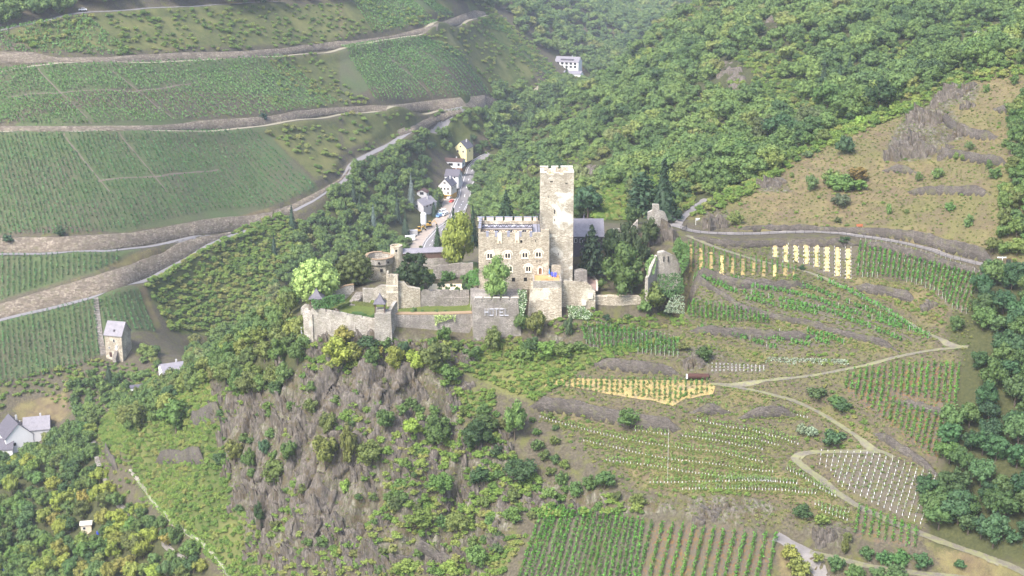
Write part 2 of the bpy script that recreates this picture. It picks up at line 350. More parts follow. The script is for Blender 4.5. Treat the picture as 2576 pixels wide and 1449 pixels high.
# tilted beds: relief stretched along one diagonal
sx, sy = GXX * 0.8 + GZ * 0.9, GYY * 0.35 - GZ * 0.3
xr = GXX - 0.55 * GYY + 6 * fbm(GXX / 25, GYY / 25, 31, 2); yr = GYY + 0.3 * GXX
ridge = lambda q: 1 - 2 * np.abs(q)
relief = 6.2 * (ridge(fbm(xr / 9.0, yr / 34.0, 5, 3)) - 0.6) + 3.2 * (ridge(fbm(xr / 4.2, yr / 15.0, 9, 2)) - 0.6) + 1.2 * fbm(GXX / 2.2, GYY / 2.6, 12, 2)
strata = 0.9 * (np.abs(((xr * 0.9 + GZ * 0.25) / 2.7) % 1.0 - 0.5) * 2 - 0.5)
GZ = GZ + np.where(cz, 0, rockm * (relief + strata)) + np.where(near & ~cz, 0.35 * fbm(GXX / 5, GYY / 5, 21, 3) + 1.2 * fbm(GXX / 22, GYY / 22, 23, 2), 0)
look()
# roads and tracks cut level across the slope
PATH_W = {}
for nm, (ln, wd, sf) in PATHS.items():
    P = resample(castpts(ln), 2.0); P[:, :2] = smooth(P[:, :2], 3); P[:, 2] = smooth(hz(P[:, 0], P[:, 1])[:, None], 12)[:, 0]
    PATH_W[nm] = P
for nm, P in PATH_W.items():
    wd = PATHS[nm][1]; s = window_of(P, wd + 5); X, Y = GXX[s], GYY[s]
    d, _, par = poly_dist(P, X, Y)
    zt = np.interp(par.ravel(), np.arange(len(P)), P[:, 2]).reshape(par.shape)
    far = P[:, 1].mean() > 520
    w = 1 - sstep(wd / 2 + (1.2 if far else 0.4), wd / 2 + (4.5 if far else 2.2), d)
    GZ[s] = GZ[s] * (1 - w) + (zt - 0.12) * w
for nm in PATH_W:
    P = PATH_W[nm]; P[:, 2] = hz(P[:, 0], P[:, 1])
look()
# terrace walls: a step in the ground at each
WALL_W = []
for ln, h, lab in WALLS:
    P = resample(castpts(ln), 1.5); P[:, :2] = smooth(P[:, :2], 2)
    g = hz(P[:, 0], P[:, 1] + 2) - hz(P[:, 0], P[:, 1] - 2)
    s = window_of(P, 14); X, Y = GXX[s], GYY[s]
    d, side, par = poly_dist(P, X, Y)
    if P[-1, 0] < P[0, 0]: side = -side              # uphill is away from the camera
    fade = sstep(0, 2, par) * sstep(0, 2, len(P) - 1 - par)
    prot = np.ones(X.shape)
    for nm, Q in PATH_W.items():
        if abs(Q[:, 1].mean() - P[:, 1].mean()) < 120:
            dq, _, _ = poly_dist(Q, X, Y); prot *= sstep(PATHS[nm][1] / 2 + 0.4, PATHS[nm][1] / 2 + 1.6, dq)
    GZ[s] += prot * fade * np.where(side > 0, 0.55 * h * np.exp(-d / 6.0), -0.45 * h * np.exp(-d / 5.0)) * np.where(cz[s], 0, 1)
    WALL_W.append(P)
look()
GAP_W = [resample(castpts(g), 3.0) for g in GAPLINES]
# ---------------------------------------------------------------- materials
MATS = {}
class NT:
    """a small helper for writing node trees"""
    def __init__(self, name):
        m = bpy.data.materials.new(name); m.use_nodes = True
        self.m = m; self.t = m.node_tree; self.n = self.t.nodes; self.l = self.t.links; self.n.clear()
        self.out = self.n.new('ShaderNodeOutputMaterial'); MATS[name] = m
    def node(self, typ, ins=None, **kw):
        x = self.n.new('ShaderNode' + typ)
        for k, v in kw.items(): setattr(x, k, v)
        for k, v in (ins or {}).items(): self.set(x.inputs[k], v)
        return x
    def set(self, sock, v):
        if isinstance(v, bpy.types.NodeSocket): self.l.new(v, sock)
        elif isinstance(v, (tuple, list)) and len(v) == 3 and sock.type == 'RGBA': sock.default_value = (*v, 1)
        else: sock.default_value = v
    def pos(self, scale=(1, 1, 1)):
        g = self.node('NewGeometry'); m = self.node('VectorMath', {0: g.outputs['Position'], 1: scale}, operation='MULTIPLY'); return m.outputs[0]
    def noise(self, vec, scale=1.0, detail=3, rough=0.55, dist=0.0):
        return self.node('TexNoise', {'Vector': vec, 'Scale': scale, 'Detail': detail, 'Roughness': rough, 'Distortion': dist}).outputs['Fac']
    def vor(self, vec, scale=1.0, feature='F1', out='Distance', rnd=1.0):
        x = self.node('TexVoronoi', {'Vector': vec, 'Scale': scale, 'Randomness': rnd}, feature=feature); return x.outputs[out]
    def ramp(self, fac, stops, interp='LINEAR'):
        r = self.node('ValToRGB', {0: fac}); r.color_ramp.interpolation = interp
        e = r.color_ramp.elements
        while len(e) > 1: e.remove(e[-1])
        e[0].position = stops[0][0]; e[0].color = self.c4(stops[0][1])
        for p, c in stops[1:]:
            k = e.new(p); k.color = self.c4(c)
        return r.outputs[0]
    def c4(self, c): return (c, c, c, 1) if isinstance(c, (int, float)) else (*c, 1)
    def mix(self, fac, a, b, blend='MIX'):
        x = self.node('Mix', data_type='RGBA', blend_type=blend)
        self.set(x.inputs[0], fac); self.set(x.inputs[6], a); self.set(x.inputs[7], b); return x.outputs[2]
    def math(self, op, a, b=0.0, clamp=False):
        x = self.node('Math', {0: a, 1: b}, operation=op, use_clamp=clamp); return x.outputs[0]
    def bump(self, h, strength=0.5, dist=0.1):
        return self.node('Bump', {'Height': h, 'Strength': strength, 'Distance': dist}).outputs[0]
    def done(self, col, rough=0.85, normal=None, spec=0.3, metal=0.0, trans=0.0):
        b = self.node('BsdfPrincipled', {'Base Color': col, 'Roughness': rough, 'Metallic': metal, 'Specular IOR Level': spec})
        if normal is not None: self.l.new(normal, b.inputs['Normal'])
        s = b.outputs[0]
        if trans:
            t = self.node('BsdfTranslucent', {'Color': col})
            mx = self.node('MixShader', {0: trans, 1: s, 2: t.outputs[0]}); s = mx.outputs[0]
        self.l.new(s, self.out.inputs['Surface']); return self.m
def plain(name, col, rough=0.7, var=0.12, scale=1.5, spec=0.3, metal=0.0, bump=0.0):
    t = NT(name); p = t.pos()
    n = t.noise(p, scale, 4); n2 = t.noise(p, scale * 6, 2)
    f = t.math('ADD', t.math('MULTIPLY', n, 0.7), t.math('MULTIPLY', n2, 0.3))
    c = t.mix(f, tuple(max(0, x * (1 - 2 * var)) for x in col), tuple(min(1, x * (1 + 2 * var)) for x in col))
    nm = t.bump(n2, bump, 0.05) if bump else None
    return t.done(c, rough, nm, spec, metal)

def masonry(name, dark, mid, light, size=(2.2, 2.2, 7.5), plaster=None, pl_amt=0.0, stain=0.5, mossy=0.0):
    t = NT(name); p = t.pos(); ps = t.pos(size)
    warp = t.node('TexNoise', {'Vector': p, 'Scale': 1.3, 'Detail': 2}).outputs['Color']
    pv = t.node('VectorMath', {0: ps, 1: warp}, operation='ADD').outputs[0]
    cell = t.vor(pv, 1.0, 'F1', 'Color'); edge = t.vor(pv, 1.0, 'DISTANCE_TO_EDGE')
    hue = t.node('SeparateColor', {0: cell}).outputs[0]
    c = t.ramp(hue, [(0.0, dark), (0.35, mid), (0.75, light), (1.0, mid)])
    big = t.noise(p, 0.22, 4, 0.6); fine = t.noise(p, 3.0, 3)
    c = t.mix(t.ramp(big, [(0.38, stain), (0.6, 0.0)]), c, tuple(x * 0.55 for x in mid))
    if plaster:
        pm = t.ramp(t.noise(p, 0.16, 5, 0.62, 0.6), [(0.62 - pl_amt, 0.0), (0.68 - pl_amt, 0.95)])
        c = t.mix(pm, c, plaster)
    joint = t.ramp(edge, [(0.0, 0.0), (0.10, 1.0)])
    c = t.mix(t.math('SUBTRACT', 1.0, joint), c, tuple(x * 0.5 for x in mid))
    streak = t.noise(t.pos((0.9, 0.9, 0.08)), 1.0, 4, 0.6)
    c = t.mix(t.ramp(streak, [(0.52, 0.0), (0.72, 0.6)]), c, tuple(x * 0.45 for x in mid))
    if mossy:
        c = t.mix(t.ramp(t.noise(p, 0.45, 4, 0.65), [(0.52, 0.0), (0.66, mossy)]), c, (0.13, 0.13, 0.06))
    hgt = t.math('ADD', t.math('MULTIPLY', joint, 0.6), t.math('MULTIPLY', t.math('ADD', hue, fine), 0.4))
    return t.done(c, 0.92, t.bump(hgt, 0.9, 0.12), 0.2)

masonry('castle_stone', (0.25, 0.205, 0.15), (0.46, 0.395, 0.295), (0.70, 0.62, 0.485), plaster=(0.70, 0.63, 0.50), pl_amt=0.06, stain=0.45)
masonry('tower_stone', (0.29, 0.245, 0.185), (0.52, 0.455, 0.35), (0.80, 0.73, 0.60), plaster=(0.82, 0.77, 0.66), pl_amt=0.11, stain=0.75)
masonry('outer_stone', (0.25, 0.225, 0.19), (0.42, 0.38, 0.325), (0.62, 0.57, 0.49), plaster=(0.52, 0.48, 0.41), pl_amt=0.02, stain=0.6, mossy=0.35)
masonry('grey_stone', (0.18, 0.16, 0.14), (0.32, 0.285, 0.25), (0.48, 0.44, 0.39), plaster=(0.40, 0.365, 0.325), pl_amt=0.04, stain=0.7, mossy=0.3)
masonry('terrace_stone', (0.062, 0.053, 0.046), (0.108, 0.093, 0.080), (0.19, 0.168, 0.145), size=(2.0, 2.0, 8.0), stain=0.5, mossy=0.6)
masonry('hill_stone', (0.10, 0.080, 0.060), (0.185, 0.150, 0.112), (0.29, 0.245, 0.19), size=(0.8, 0.8, 1.7), stain=0.6, mossy=0.35)
plain('coping', (0.52, 0.47, 0.40), 0.9, 0.2, 2.0, bump=0.4)
plain('brick_cap', (0.26, 0.185, 0.115), 0.9, 0.25, 2.0, bump=0.4)
plain('limestone', (0.66, 0.59, 0.46), 0.85, 0.1, 2.0, bump=0.2)
plain('cream_render', (0.60, 0.50, 0.37), 0.9, 0.08, 0.8)
plain('white_render', (0.66, 0.65, 0.64), 0.9, 0.05, 0.8)
plain('cream_house', (0.70, 0.65, 0.57), 0.9, 0.06, 0.8)
plain('yellow_house', (0.80, 0.71, 0.36), 0.9, 0.06, 0.8)
plain('grey_render', (0.42, 0.41, 0.41), 0.9, 0.06, 0.8)
plain('orange_base', (0.62, 0.36, 0.08), 0.9, 0.06, 0.8)
plain('lead_roof', (0.23, 0.23, 0.28), 0.55, 0.12, 0.9, spec=0.5)
plain('dark_glass', (0.018, 0.018, 0.022), 0.15, 0.1, 1.0, spec=0.6)
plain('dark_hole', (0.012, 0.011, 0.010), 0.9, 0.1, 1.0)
plain('door_wood', (0.16, 0.075, 0.035), 0.7, 0.2, 4.0)
plain('brown_wood', (0.085, 0.05, 0.04), 0.8, 0.25, 3.0)
plain('deck_wood', (0.52, 0.28, 0.12), 0.7, 0.15, 4.0)
plain('iron', (0.035, 0.032, 0.03), 0.6, 0.2, 3.0)
plain('rust', (0.06, 0.026, 0.02), 0.8, 0.3, 2.0)
plain('white_paint', (0.72, 0.72, 0.71), 0.5, 0.04, 2.0)
plain('sleeve_white', (0.80, 0.81, 0.82), 0.5, 0.04, 2.0)
plain('sign_white', (0.46, 0.46, 0.50), 0.7, 0.08, 3.0)
plain('post_grey', (0.42, 0.40, 0.37), 0.8, 0.15, 3.0)
plain('blue_cloth', (0.06, 0.07, 0.42), 0.8, 0.15, 3.0)
plain('parasol_blue', (0.05, 0.20, 0.42), 0.8, 0.15, 3.0)
plain('blue_plastic', (0.02, 0.04, 0.45), 0.5, 0.1, 3.0)
plain('light_blue_paint', (0.22, 0.38, 0.65), 0.5, 0.1, 2.0)
plain('red_paint', (0.62, 0.06, 0.03), 0.35, 0.05, 2.0, spec=0.5)
plain('bench_red', (0.42, 0.11, 0.05), 0.6, 0.1, 3.0)
plain('yellow_paint', (0.50, 0.30, 0.04), 0.5, 0.1, 2.0)
plain('black_rubber', (0.02, 0.02, 0.02), 0.8, 0.1, 2.0)
plain('silo_metal', (0.72, 0.73, 0.74), 0.45, 0.06, 2.0)
plain('asphalt', (0.17, 0.16, 0.16), 0.9, 0.15, 0.6)
plain('pale_road', (0.23, 0.205, 0.145), 0.95, 0.2, 0.5)
plain('soil_strip', (0.13, 0.105, 0.08), 0.95, 0.2, 0.4)
plain('dirt', (0.30, 0.25, 0.21), 0.95, 0.2, 0.4)
plain('garden_gravel', (0.62, 0.53, 0.36), 0.95, 0.18, 1.5)
plain('drive_paving', (0.27, 0.19, 0.16), 0.9, 0.15, 2.0)
plain('drive_border', (0.52, 0.46, 0.38), 0.9, 0.12, 2.0)
plain('road_line', (0.72, 0.72, 0.72), 0.8, 0.05, 2.0)
plain('skin', (0.50, 0.33, 0.25), 0.7, 0.05, 3.0)
plain('dark_cloth', (0.03, 0.03, 0.045), 0.9, 0.1, 3.0)

def gravel():
    t = NT('gravel'); p = t.pos()
    a = t.noise(p, 0.35, 4); b = t.noise(p, 4.0, 3)
    c = t.ramp(t.math('ADD', t.math('MULTIPLY', a, 0.6), t.math('MULTIPLY', b, 0.4)), [(0.3, (0.13, 0.118, 0.112)), (0.55, (0.205, 0.188, 0.175)), (0.75, (0.28, 0.255, 0.23))])
    t.done(c, 0.95, t.bump(b, 0.3, 0.05), 0.2)
gravel()
def track():
    t = NT('track'); p = t.pos()
    a = t.noise(p, 0.5, 5, 0.6); b = t.noise(p, 3.0, 3)
    c = t.ramp(b, [(0.3, (0.105, 0.095, 0.075)), (0.7, (0.18, 0.16, 0.125))])
    c = t.mix(t.ramp(a, [(0.42, 0.0), (0.6, 0.85)]), c, (0.19, 0.19, 0.09))
    t.done(c, 0.95, t.bump(b, 0.3, 0.05), 0.2)
track()
def slate():
    t = NT('slate_roof'); p = t.pos((3.0, 3.0, 4.0))
    w = t.node('TexBrick', {'Vector': p, 'Scale': 1.0, 'Color1': (0.16, 0.15, 0.165), 'Color2': (0.23, 0.215, 0.235), 'Mortar': (0.10, 0.095, 0.105), 'Mortar Size': 0.03})
    n = t.noise(t.pos(), 0.8, 4, 0.6)
    c = t.mix(t.ramp(n, [(0.3, 0.0), (0.7, 0.55)]), w.outputs[0], (0.27, 0.25, 0.27))
    t.done(c, 0.6, t.bump(w.outputs[1], 0.4, 0.04), 0.4)
slate()
def slate_dark():
    t = NT('slate_dark'); p = t.pos()
    c = t.ramp(t.noise(p, 2.0, 4, 0.7), [(0.3, (0.055, 0.05, 0.062)), (0.7, (0.12, 0.11, 0.13))])
    t.done(c, 0.55, t.bump(t.noise(t.pos((2, 2, 12)), 1, 2), 0.3, 0.05), 0.4)
slate_dark()
def straw(name, a, b):
    t = NT(name); p = t.pos((6, 2.2, 6))
    n = t.noise(p, 1.0, 5, 0.7, 1.0); m = t.noise(t.pos(), 0.5, 4)
    c = t.ramp(n, [(0.32, tuple(x * 0.5 for x in a)), (0.5, a), (0.7, b)])
    c = t.mix(t.ramp(m, [(0.48, 0.0), (0.66, 0.75)]), c, (0.17, 0.14, 0.09))
    t.done(c, 0.9, t.bump(n, 0.8, 0.1), 0.2)
straw('straw', (0.55, 0.42, 0.17), (0.74, 0.60, 0.28))
straw('old_straw', (0.29, 0.215, 0.085), (0.43, 0.34, 0.155))
def rock():
    t = NT('rock'); p = t.pos()
    beds = t.noise(t.pos((1.8, 0.8, 0.5)), 1.1, 6, 0.72, 0.5)
    c = t.ramp(beds, [(0.32, (0.0450, 0.0371, 0.0316)), (0.48, (0.0950, 0.0811, 0.0669)), (0.62, (0.1649, 0.1445, 0.1193)), (0.78, (0.3299, 0.3027, 0.2531))])
    c = t.mix(t.ramp(t.noise(p, 0.45, 5, 0.65), [(0.52, 0.0), (0.62, 0.75)]), c, (0.0850, 0.0645, 0.0362))
    c = t.mix(t.ramp(t.noise(p, 0.8, 4, 0.7), [(0.58, 0.0), (0.66, 0.7)]), c, (0.0700, 0.0831, 0.0271))
    t.done(c, 0.9, t.bump(beds, 1.0, 0.5), 0.25)
rock()

def leaf_mat(name, ramp=None, forest=False):
    """foliage: the thing's own colour, uneven from clump to clump"""
    t = NT(name); oi = t.node('ObjectInfo')
    p = t.pos()
    if forest:
        big = t.noise(p, 0.012, 3, 0.6)
        f = t.math('ADD', t.math('MULTIPLY', oi.outputs['Random'], 0.72), t.math('MULTIPLY', big, 0.9))
        base = t.ramp(t.math('SUBTRACT', f, 0.30), ramp)
    else:
        base = oi.outputs['Color']
    n = t.noise(p, 0.7, 3, 0.6); n2 = t.noise(p, 2.6, 2)
    k = t.math('ADD', t.math('MULTIPLY', n, 0.8), t.math('MULTIPLY', n2, 0.6))
    k = t.math('ADD', k, 0.32)
    kc = t.node('CombineColor', {0: t.math('MULTIPLY', k, 0.92), 1: t.math('MULTIPLY', k, 1.02), 2: t.math('MULTIPLY', k, 0.86)}).outputs[0]
    c = t.mix(1.0, base, kc, 'MULTIPLY')
    t.done(c, 0.65, None, 0.25, 0.0, 0.12)
leaf_mat('leaf')
FOREST = [(0.0, (0.036, 0.065, 0.027)), (0.14, (0.057, 0.095, 0.035)), (0.28, (0.090, 0.132, 0.043)), (0.42, (0.123, 0.171, 0.052)), (0.54, (0.075, 0.120, 0.045)), (0.66, (0.153, 0.198, 0.059)), (0.76, (0.100, 0.152, 0.052)), (0.85, (0.196, 0.222, 0.066)), (0.92, (0.158, 0.146, 0.056)), (1.0, (0.215, 0.248, 0.112))]
SCRUB = [(0.0, (0.070, 0.115, 0.030)), (0.25, (0.115, 0.175, 0.040)), (0.5, (0.160, 0.220, 0.050)), (0.7, (0.200, 0.235, 0.060)), (0.85, (0.24, 0.215, 0.075)), (1.0, (0.095, 0.145, 0.045))]
GRASS = [(0.0, (0.115, 0.125, 0.042)), (0.25, (0.165, 0.165, 0.055)), (0.45, (0.22, 0.20, 0.075)), (0.65, (0.115, 0.155, 0.040)), (0.85, (0.155, 0.19, 0.050)), (1.0, (0.14, 0.105, 0.045))]
leaf_mat('leaf_forest', FOREST, True)
leaf_mat('leaf_scrub', SCRUB, True)
leaf_mat('leaf_grass', GRASS, True)
VINE = [(0.0, (0.055, 0.120, 0.042)), (0.5, (0.075, 0.150, 0.048)), (1.0, (0.105, 0.180, 0.055))]
leaf_mat('leaf_vine', VINE, True)
plain('bark', (0.11, 0.085, 0.065), 0.95, 0.25, 3.0, bump=0.5)

# ground: attributes say what grows where
def ground_mat():
    t = NT('ground'); p = t.pos()
    z1 = t.node('Attribute', attribute_name='zone'); s = t.node('SeparateColor', {0: z1.outputs['Color']})
    z2 = t.node('Attribute', attribute_name='zone2'); s2 = t.node('SeparateColor', {0: z2.outputs['Color']})
    n0 = t.noise(p, 0.05, 5, 0.62); n1 = t.noise(p, 0.3, 5, 0.65); n2 = t.noise(p, 1.4, 4, 0.7); n3 = t.noise(p, 5.0, 3, 0.7)
    # slaty soil
    c = t.ramp(n2, [(0.25, (0.0420, 0.0353, 0.0244)), (0.5, (0.0800, 0.0686, 0.0470)), (0.75, (0.1320, 0.1156, 0.0806))])
    c = t.mix(t.ramp(n1, [(0.50, 0.0), (0.66, 0.75)]), c, t.ramp(n3, [(0.35, (0.0680, 0.0804, 0.0210)), (0.65, (0.1360, 0.1326, 0.0393))]))
    def jag(w, lo=0.30, hi=0.62):
        return t.ramp(t.math('ADD', w, t.math('MULTIPLY', t.math('SUBTRACT', n2, 0.5), 1.1)), [(lo, 0.0), (hi, 1.0)])
    # dry grass
    dg = t.ramp(t.math('ADD', t.math('MULTIPLY', n1, 0.6), t.math('MULTIPLY', n3, 0.4)), [(0.3, (0.062, 0.046, 0.030)), (0.42, (0.105, 0.080, 0.046)), (0.54, (0.150, 0.121, 0.060)), (0.72, (0.200, 0.176, 0.074))])
    dg = t.mix(t.ramp(n0, [(0.42, 0.0), (0.60, 0.6)]), dg, t.ramp(n3, [(0.35, (0.075, 0.080, 0.028)), (0.65, (0.135, 0.134, 0.044))]))
    dg = t.mix(t.ramp(t.noise(p, 0.12, 3), [(0.52, 0.0), (0.66, 0.55)]), dg, (0.105, 0.075, 0.055))
    c = t.mix(jag(s.outputs[0]), c, dg)
    # green growth
    gg = t.ramp(t.math('ADD', t.math('MULTIPLY', n1, 0.5), t.math('MULTIPLY', n3, 0.5)), [(0.3, (0.0360, 0.0508, 0.0156)), (0.5, (0.0680, 0.0886, 0.0250)), (0.7, (0.1120, 0.1271, 0.0390))])
    gg = t.mix(t.ramp(n0, [(0.48, 0.0), (0.66, 0.55)]), gg, (0.1840, 0.1722, 0.0624))
    c = t.mix(jag(s.outputs[1]), c, gg)
    # rock
    beds = t.noise(t.pos((1.3, 0.5, 0.35)), 0.7, 6, 0.74, 0.6)
    rk = t.ramp(beds, [(0.30, (0.0400, 0.0349, 0.0267)), (0.45, (0.0920, 0.0810, 0.0605)), (0.57, (0.1639, 0.1497, 0.1140)), (0.72, (0.2959, 0.2792, 0.2181))])
    rk = t.mix(t.ramp(n1, [(0.46, 0.0), (0.60, 0.75)]), rk, t.ramp(n3, [(0.4, (0.0679, 0.0502, 0.0267)), (0.65, (0.1160, 0.0890, 0.0437))]))
    rk = t.mix(t.ramp(n2, [(0.52, 0.0), (0.64, 0.75)]), rk, (0.0679, 0.0849, 0.0239))
    c = t.mix(jag(s.outputs[2]), c, rk)
    # forest floor / vineyard soil / lawn
    c = t.mix(jag(s2.outputs[0]), c, t.ramp(n2, [(0.3, (0.0320, 0.0377, 0.0156)), (0.7, (0.0760, 0.0779, 0.0312))]))
    vs = t.ramp(n2, [(0.3, (0.0640, 0.0590, 0.0374)), (0.7, (0.1160, 0.1066, 0.0663))])
    vs = t.mix(t.ramp(n0, [(0.36, 0.25), (0.58, 0.85)]), vs, t.ramp(n2, [(0.3, (0.0544, 0.0861, 0.0312)), (0.7, (0.0840, 0.1148, 0.0429))]))
    c = t.mix(jag(s2.outputs[1]), c, vs)
    c = t.mix(jag(s2.outputs[2], 0.4, 0.6), c, t.ramp(n2, [(0.3, (0.0680, 0.1025, 0.0234)), (0.7, (0.1200, 0.1394, 0.0351))]))
    z3 = t.node('Attribute', attribute_name='zone3'); s3 = t.node('SeparateColor', {0: z3.outputs['Color']})
    bs = t.ramp(n3, [(0.25, (0.0550, 0.0466, 0.0344)), (0.5, (0.0970, 0.0834, 0.0628)), (0.75, (0.1500, 0.1310, 0.0998))])
    bs = t.mix(t.ramp(n1, [(0.50, 0.0), (0.64, 0.6)]), bs, (0.1000, 0.0994, 0.0335))
    bs = t.mix(t.math('MULTIPLY', s3.outputs[1], t.ramp(n2, [(0.5, 0.0), (0.62, 0.85)])), bs, (0.1880, 0.0915, 0.0268))
    c = t.mix(jag(s3.outputs[0]), c, bs)
    hgt = t.math('ADD', t.math('MULTIPLY', n2, 0.6), t.math('MULTIPLY', n3, 0.4))
    hgt = t.math('ADD', hgt, t.math('MULTIPLY', beds, t.math('MULTIPLY', s.outputs[2], 3.5)))
    t.done(c, 0.95, t.bump(hgt, 0.8, 0.35), 0.15)
ground_mat()
# ---------------------------------------------------------------- helpers for objects
def link(o, parent=None):
    COL.objects.link(o)
    if parent is not None: o.parent = parent
    return o
def tag(o, label, cat, group=None):
    o['label'] = label; o['category'] = cat; o['kind'] = 'thing'
    if group: o['group'] = group
    return o
def thing(name, label, cat, loc=(0, 0, 0), rz=0.0, group=None):
    o = bpy.data.objects.new(name, None); o.location = loc; o.rotation_euler = (0, 0, rz); o.empty_display_size = 0.3
    return tag(link(o), label, cat, group)
def mesh_np(name, V, Fq, mats, mi=None, smooth=False):
    """Fq: int array (n,3) or (n,4), or a list of such arrays"""
    me = bpy.data.meshes.new(name)
    if not isinstance(Fq, list): Fq = [Fq]
    Fq = [np.asarray(f, np.int64) for f in Fq if len(f)]
    V = np.asarray(V, np.float32)
    nl = sum(f.size for f in Fq); nf = sum(len(f) for f in Fq)
    me.vertices.add(len(V)); me.vertices.foreach_set('co', V.ravel())
    me.loops.add(nl); me.loops.foreach_set('vertex_index', np.concatenate([f.ravel() for f in Fq]).astype(np.int32))
    me.polygons.add(nf)
    tot = np.concatenate([np.full(len(f), f.shape[1]) for f in Fq]); st = np.r_[0, np.cumsum(tot)[:-1]]
    me.polygons.foreach_set('loop_start', st.astype(np.int32)); me.polygons.foreach_set('loop_total', tot.astype(np.int32))
    if smooth: me.polygons.foreach_set('use_smooth', np.ones(nf, bool))
    for m in (mats if isinstance(mats, (list, tuple)) else [mats]): me.materials.append(MATS[m])
    if mi is not None: me.polygons.foreach_set('material_index', np.asarray(mi, np.int32))
    me.update(calc_edges=True)
    return me
class MB:
    """collects faces of one mesh"""
    def __init__(self): self.v = []; self.f = []; self.m = []; self.cur = 0
    def face(self, pts):
        k = len(self.v); self.v += [tuple(map(float, p)) for p in pts]; self.f.append(tuple(range(k, k + len(pts)))); self.m.append(self.cur); return self
    def hexa(self, p):
        """8 corners: bottom ring 0-3, top ring 4-7"""
        k = len(self.v); self.v += [tuple(map(float, q)) for q in p]
        for q in ((3, 2, 1, 0), (4, 5, 6, 7), (0, 1, 5, 4), (1, 2, 6, 5), (2, 3, 7, 6), (3, 0, 4, 7)):
            self.f.append(tuple(k + i for i in q)); self.m.append(self.cur)
        return self
    def box(self, x0, x1, y0, y1, z0, z1):
        return self.hexa([(x0, y0, z0), (x1, y0, z0), (x1, y1, z0), (x0, y1, z0), (x0, y0, z1), (x1, y0, z1), (x1, y1, z1), (x0, y1, z1)])
    def bar(self, a, b, w, h=None, up=(0, 0, 1)):
        a = Vector(a); b = Vector(b); d = (b - a).normalized(); u = Vector(up)
        if abs(d.dot(u)) > 0.95: u = Vector((0, 1, 0))
        s = d.cross(u).normalized() * (w / 2); t = s.cross(d).normalized() * ((h or w) / 2)
        return self.hexa([a - s - t, a + s - t, b + s - t, b - s - t, a - s + t, a + s + t, b + s + t, b - s + t])
    def prism(self, ring, z0, z1, ring1=None):
        n = len(ring); k = len(self.v); r1 = ring1 or ring
        z0 = z0 if hasattr(z0, '__len__') else [z0] * n; z1 = z1 if hasattr(z1, '__len__') else [z1] * n
        self.v += [(float(p[0]), float(p[1]), float(z)) for p, z in zip(ring, z0)] + [(float(p[0]), float(p[1]), float(z)) for p, z in zip(r1, z1)]
        self.f.append(tuple(range(k + n - 1, k - 1, -1))); self.m.append(self.cur)
        self.f.append(tuple(range(k + n, k + 2 * n))); self.m.append(self.cur)
        for i in range(n):
            j = (i + 1) % n; self.f.append((k + i, k + j, k + n + j, k + n + i)); self.m.append(self.cur)
        return self
    def tube(self, pts, rad, n=8, cap=True):
        pts = [Vector(p) for p in pts]; rad = rad if hasattr(rad, '__len__') else [rad] * len(pts); k0 = len(self.v)
        for i, p in enumerate(pts):
            d = (pts[min(i + 1, len(pts) - 1)] - pts[max(i - 1, 0)]).normalized()
            u = Vector((0, 0, 1)) if abs(d.z) < 0.9 else Vector((1, 0, 0)); s = d.cross(u).normalized(); t = s.cross(d)
            for q in range(n):
                a = 2 * math.pi * q / n; self.v.append(tuple(p + (s * math.cos(a) + t * math.sin(a)) * rad[i]))
        for i in range(len(pts) - 1):
            for q in range(n):
                r = (q + 1) % n; self.f.append((k0 + i * n + q, k0 + i * n + r, k0 + (i + 1) * n + r, k0 + (i + 1) * n + q)); self.m.append(self.cur)
        if cap:
            self.f.append(tuple(range(k0 + n - 1, k0 - 1, -1))); self.m.append(self.cur)
            e = k0 + (len(pts) - 1) * n; self.f.append(tuple(range(e, e + n))); self.m.append(self.cur)
        return self
    def mesh(self, name, mats, smooth=False, fix=True):
        me = bpy.data.meshes.new(name); me.from_pydata(self.v, [], self.f)
        for m in (mats if isinstance(mats, (list, tuple)) else [mats]): me.materials.append(MATS[m])
        me.polygons.foreach_set('material_index', np.array(self.m, np.int32))
        if fix:
            bm = bmesh.new(); bm.from_mesh(me); bmesh.ops.recalc_face_normals(bm, faces=bm.faces); bm.to_mesh(me); bm.free()
        if smooth: me.polygons.foreach_set('use_smooth', np.ones(len(me.polygons), bool))
        me.update(); return me
    def obj(self, name, mats, parent=None, smooth=False, loc=None):
        """as an object; loc moves the origin there without moving the shape"""
        if loc is not None: self.v = [(x - loc[0], y - loc[1], z - loc[2]) for x, y, z in self.v]
        o = bpy.data.objects.new(name, self.mesh(name, mats, smooth))
        if loc is not None: o.location = loc
        return link(o, parent)

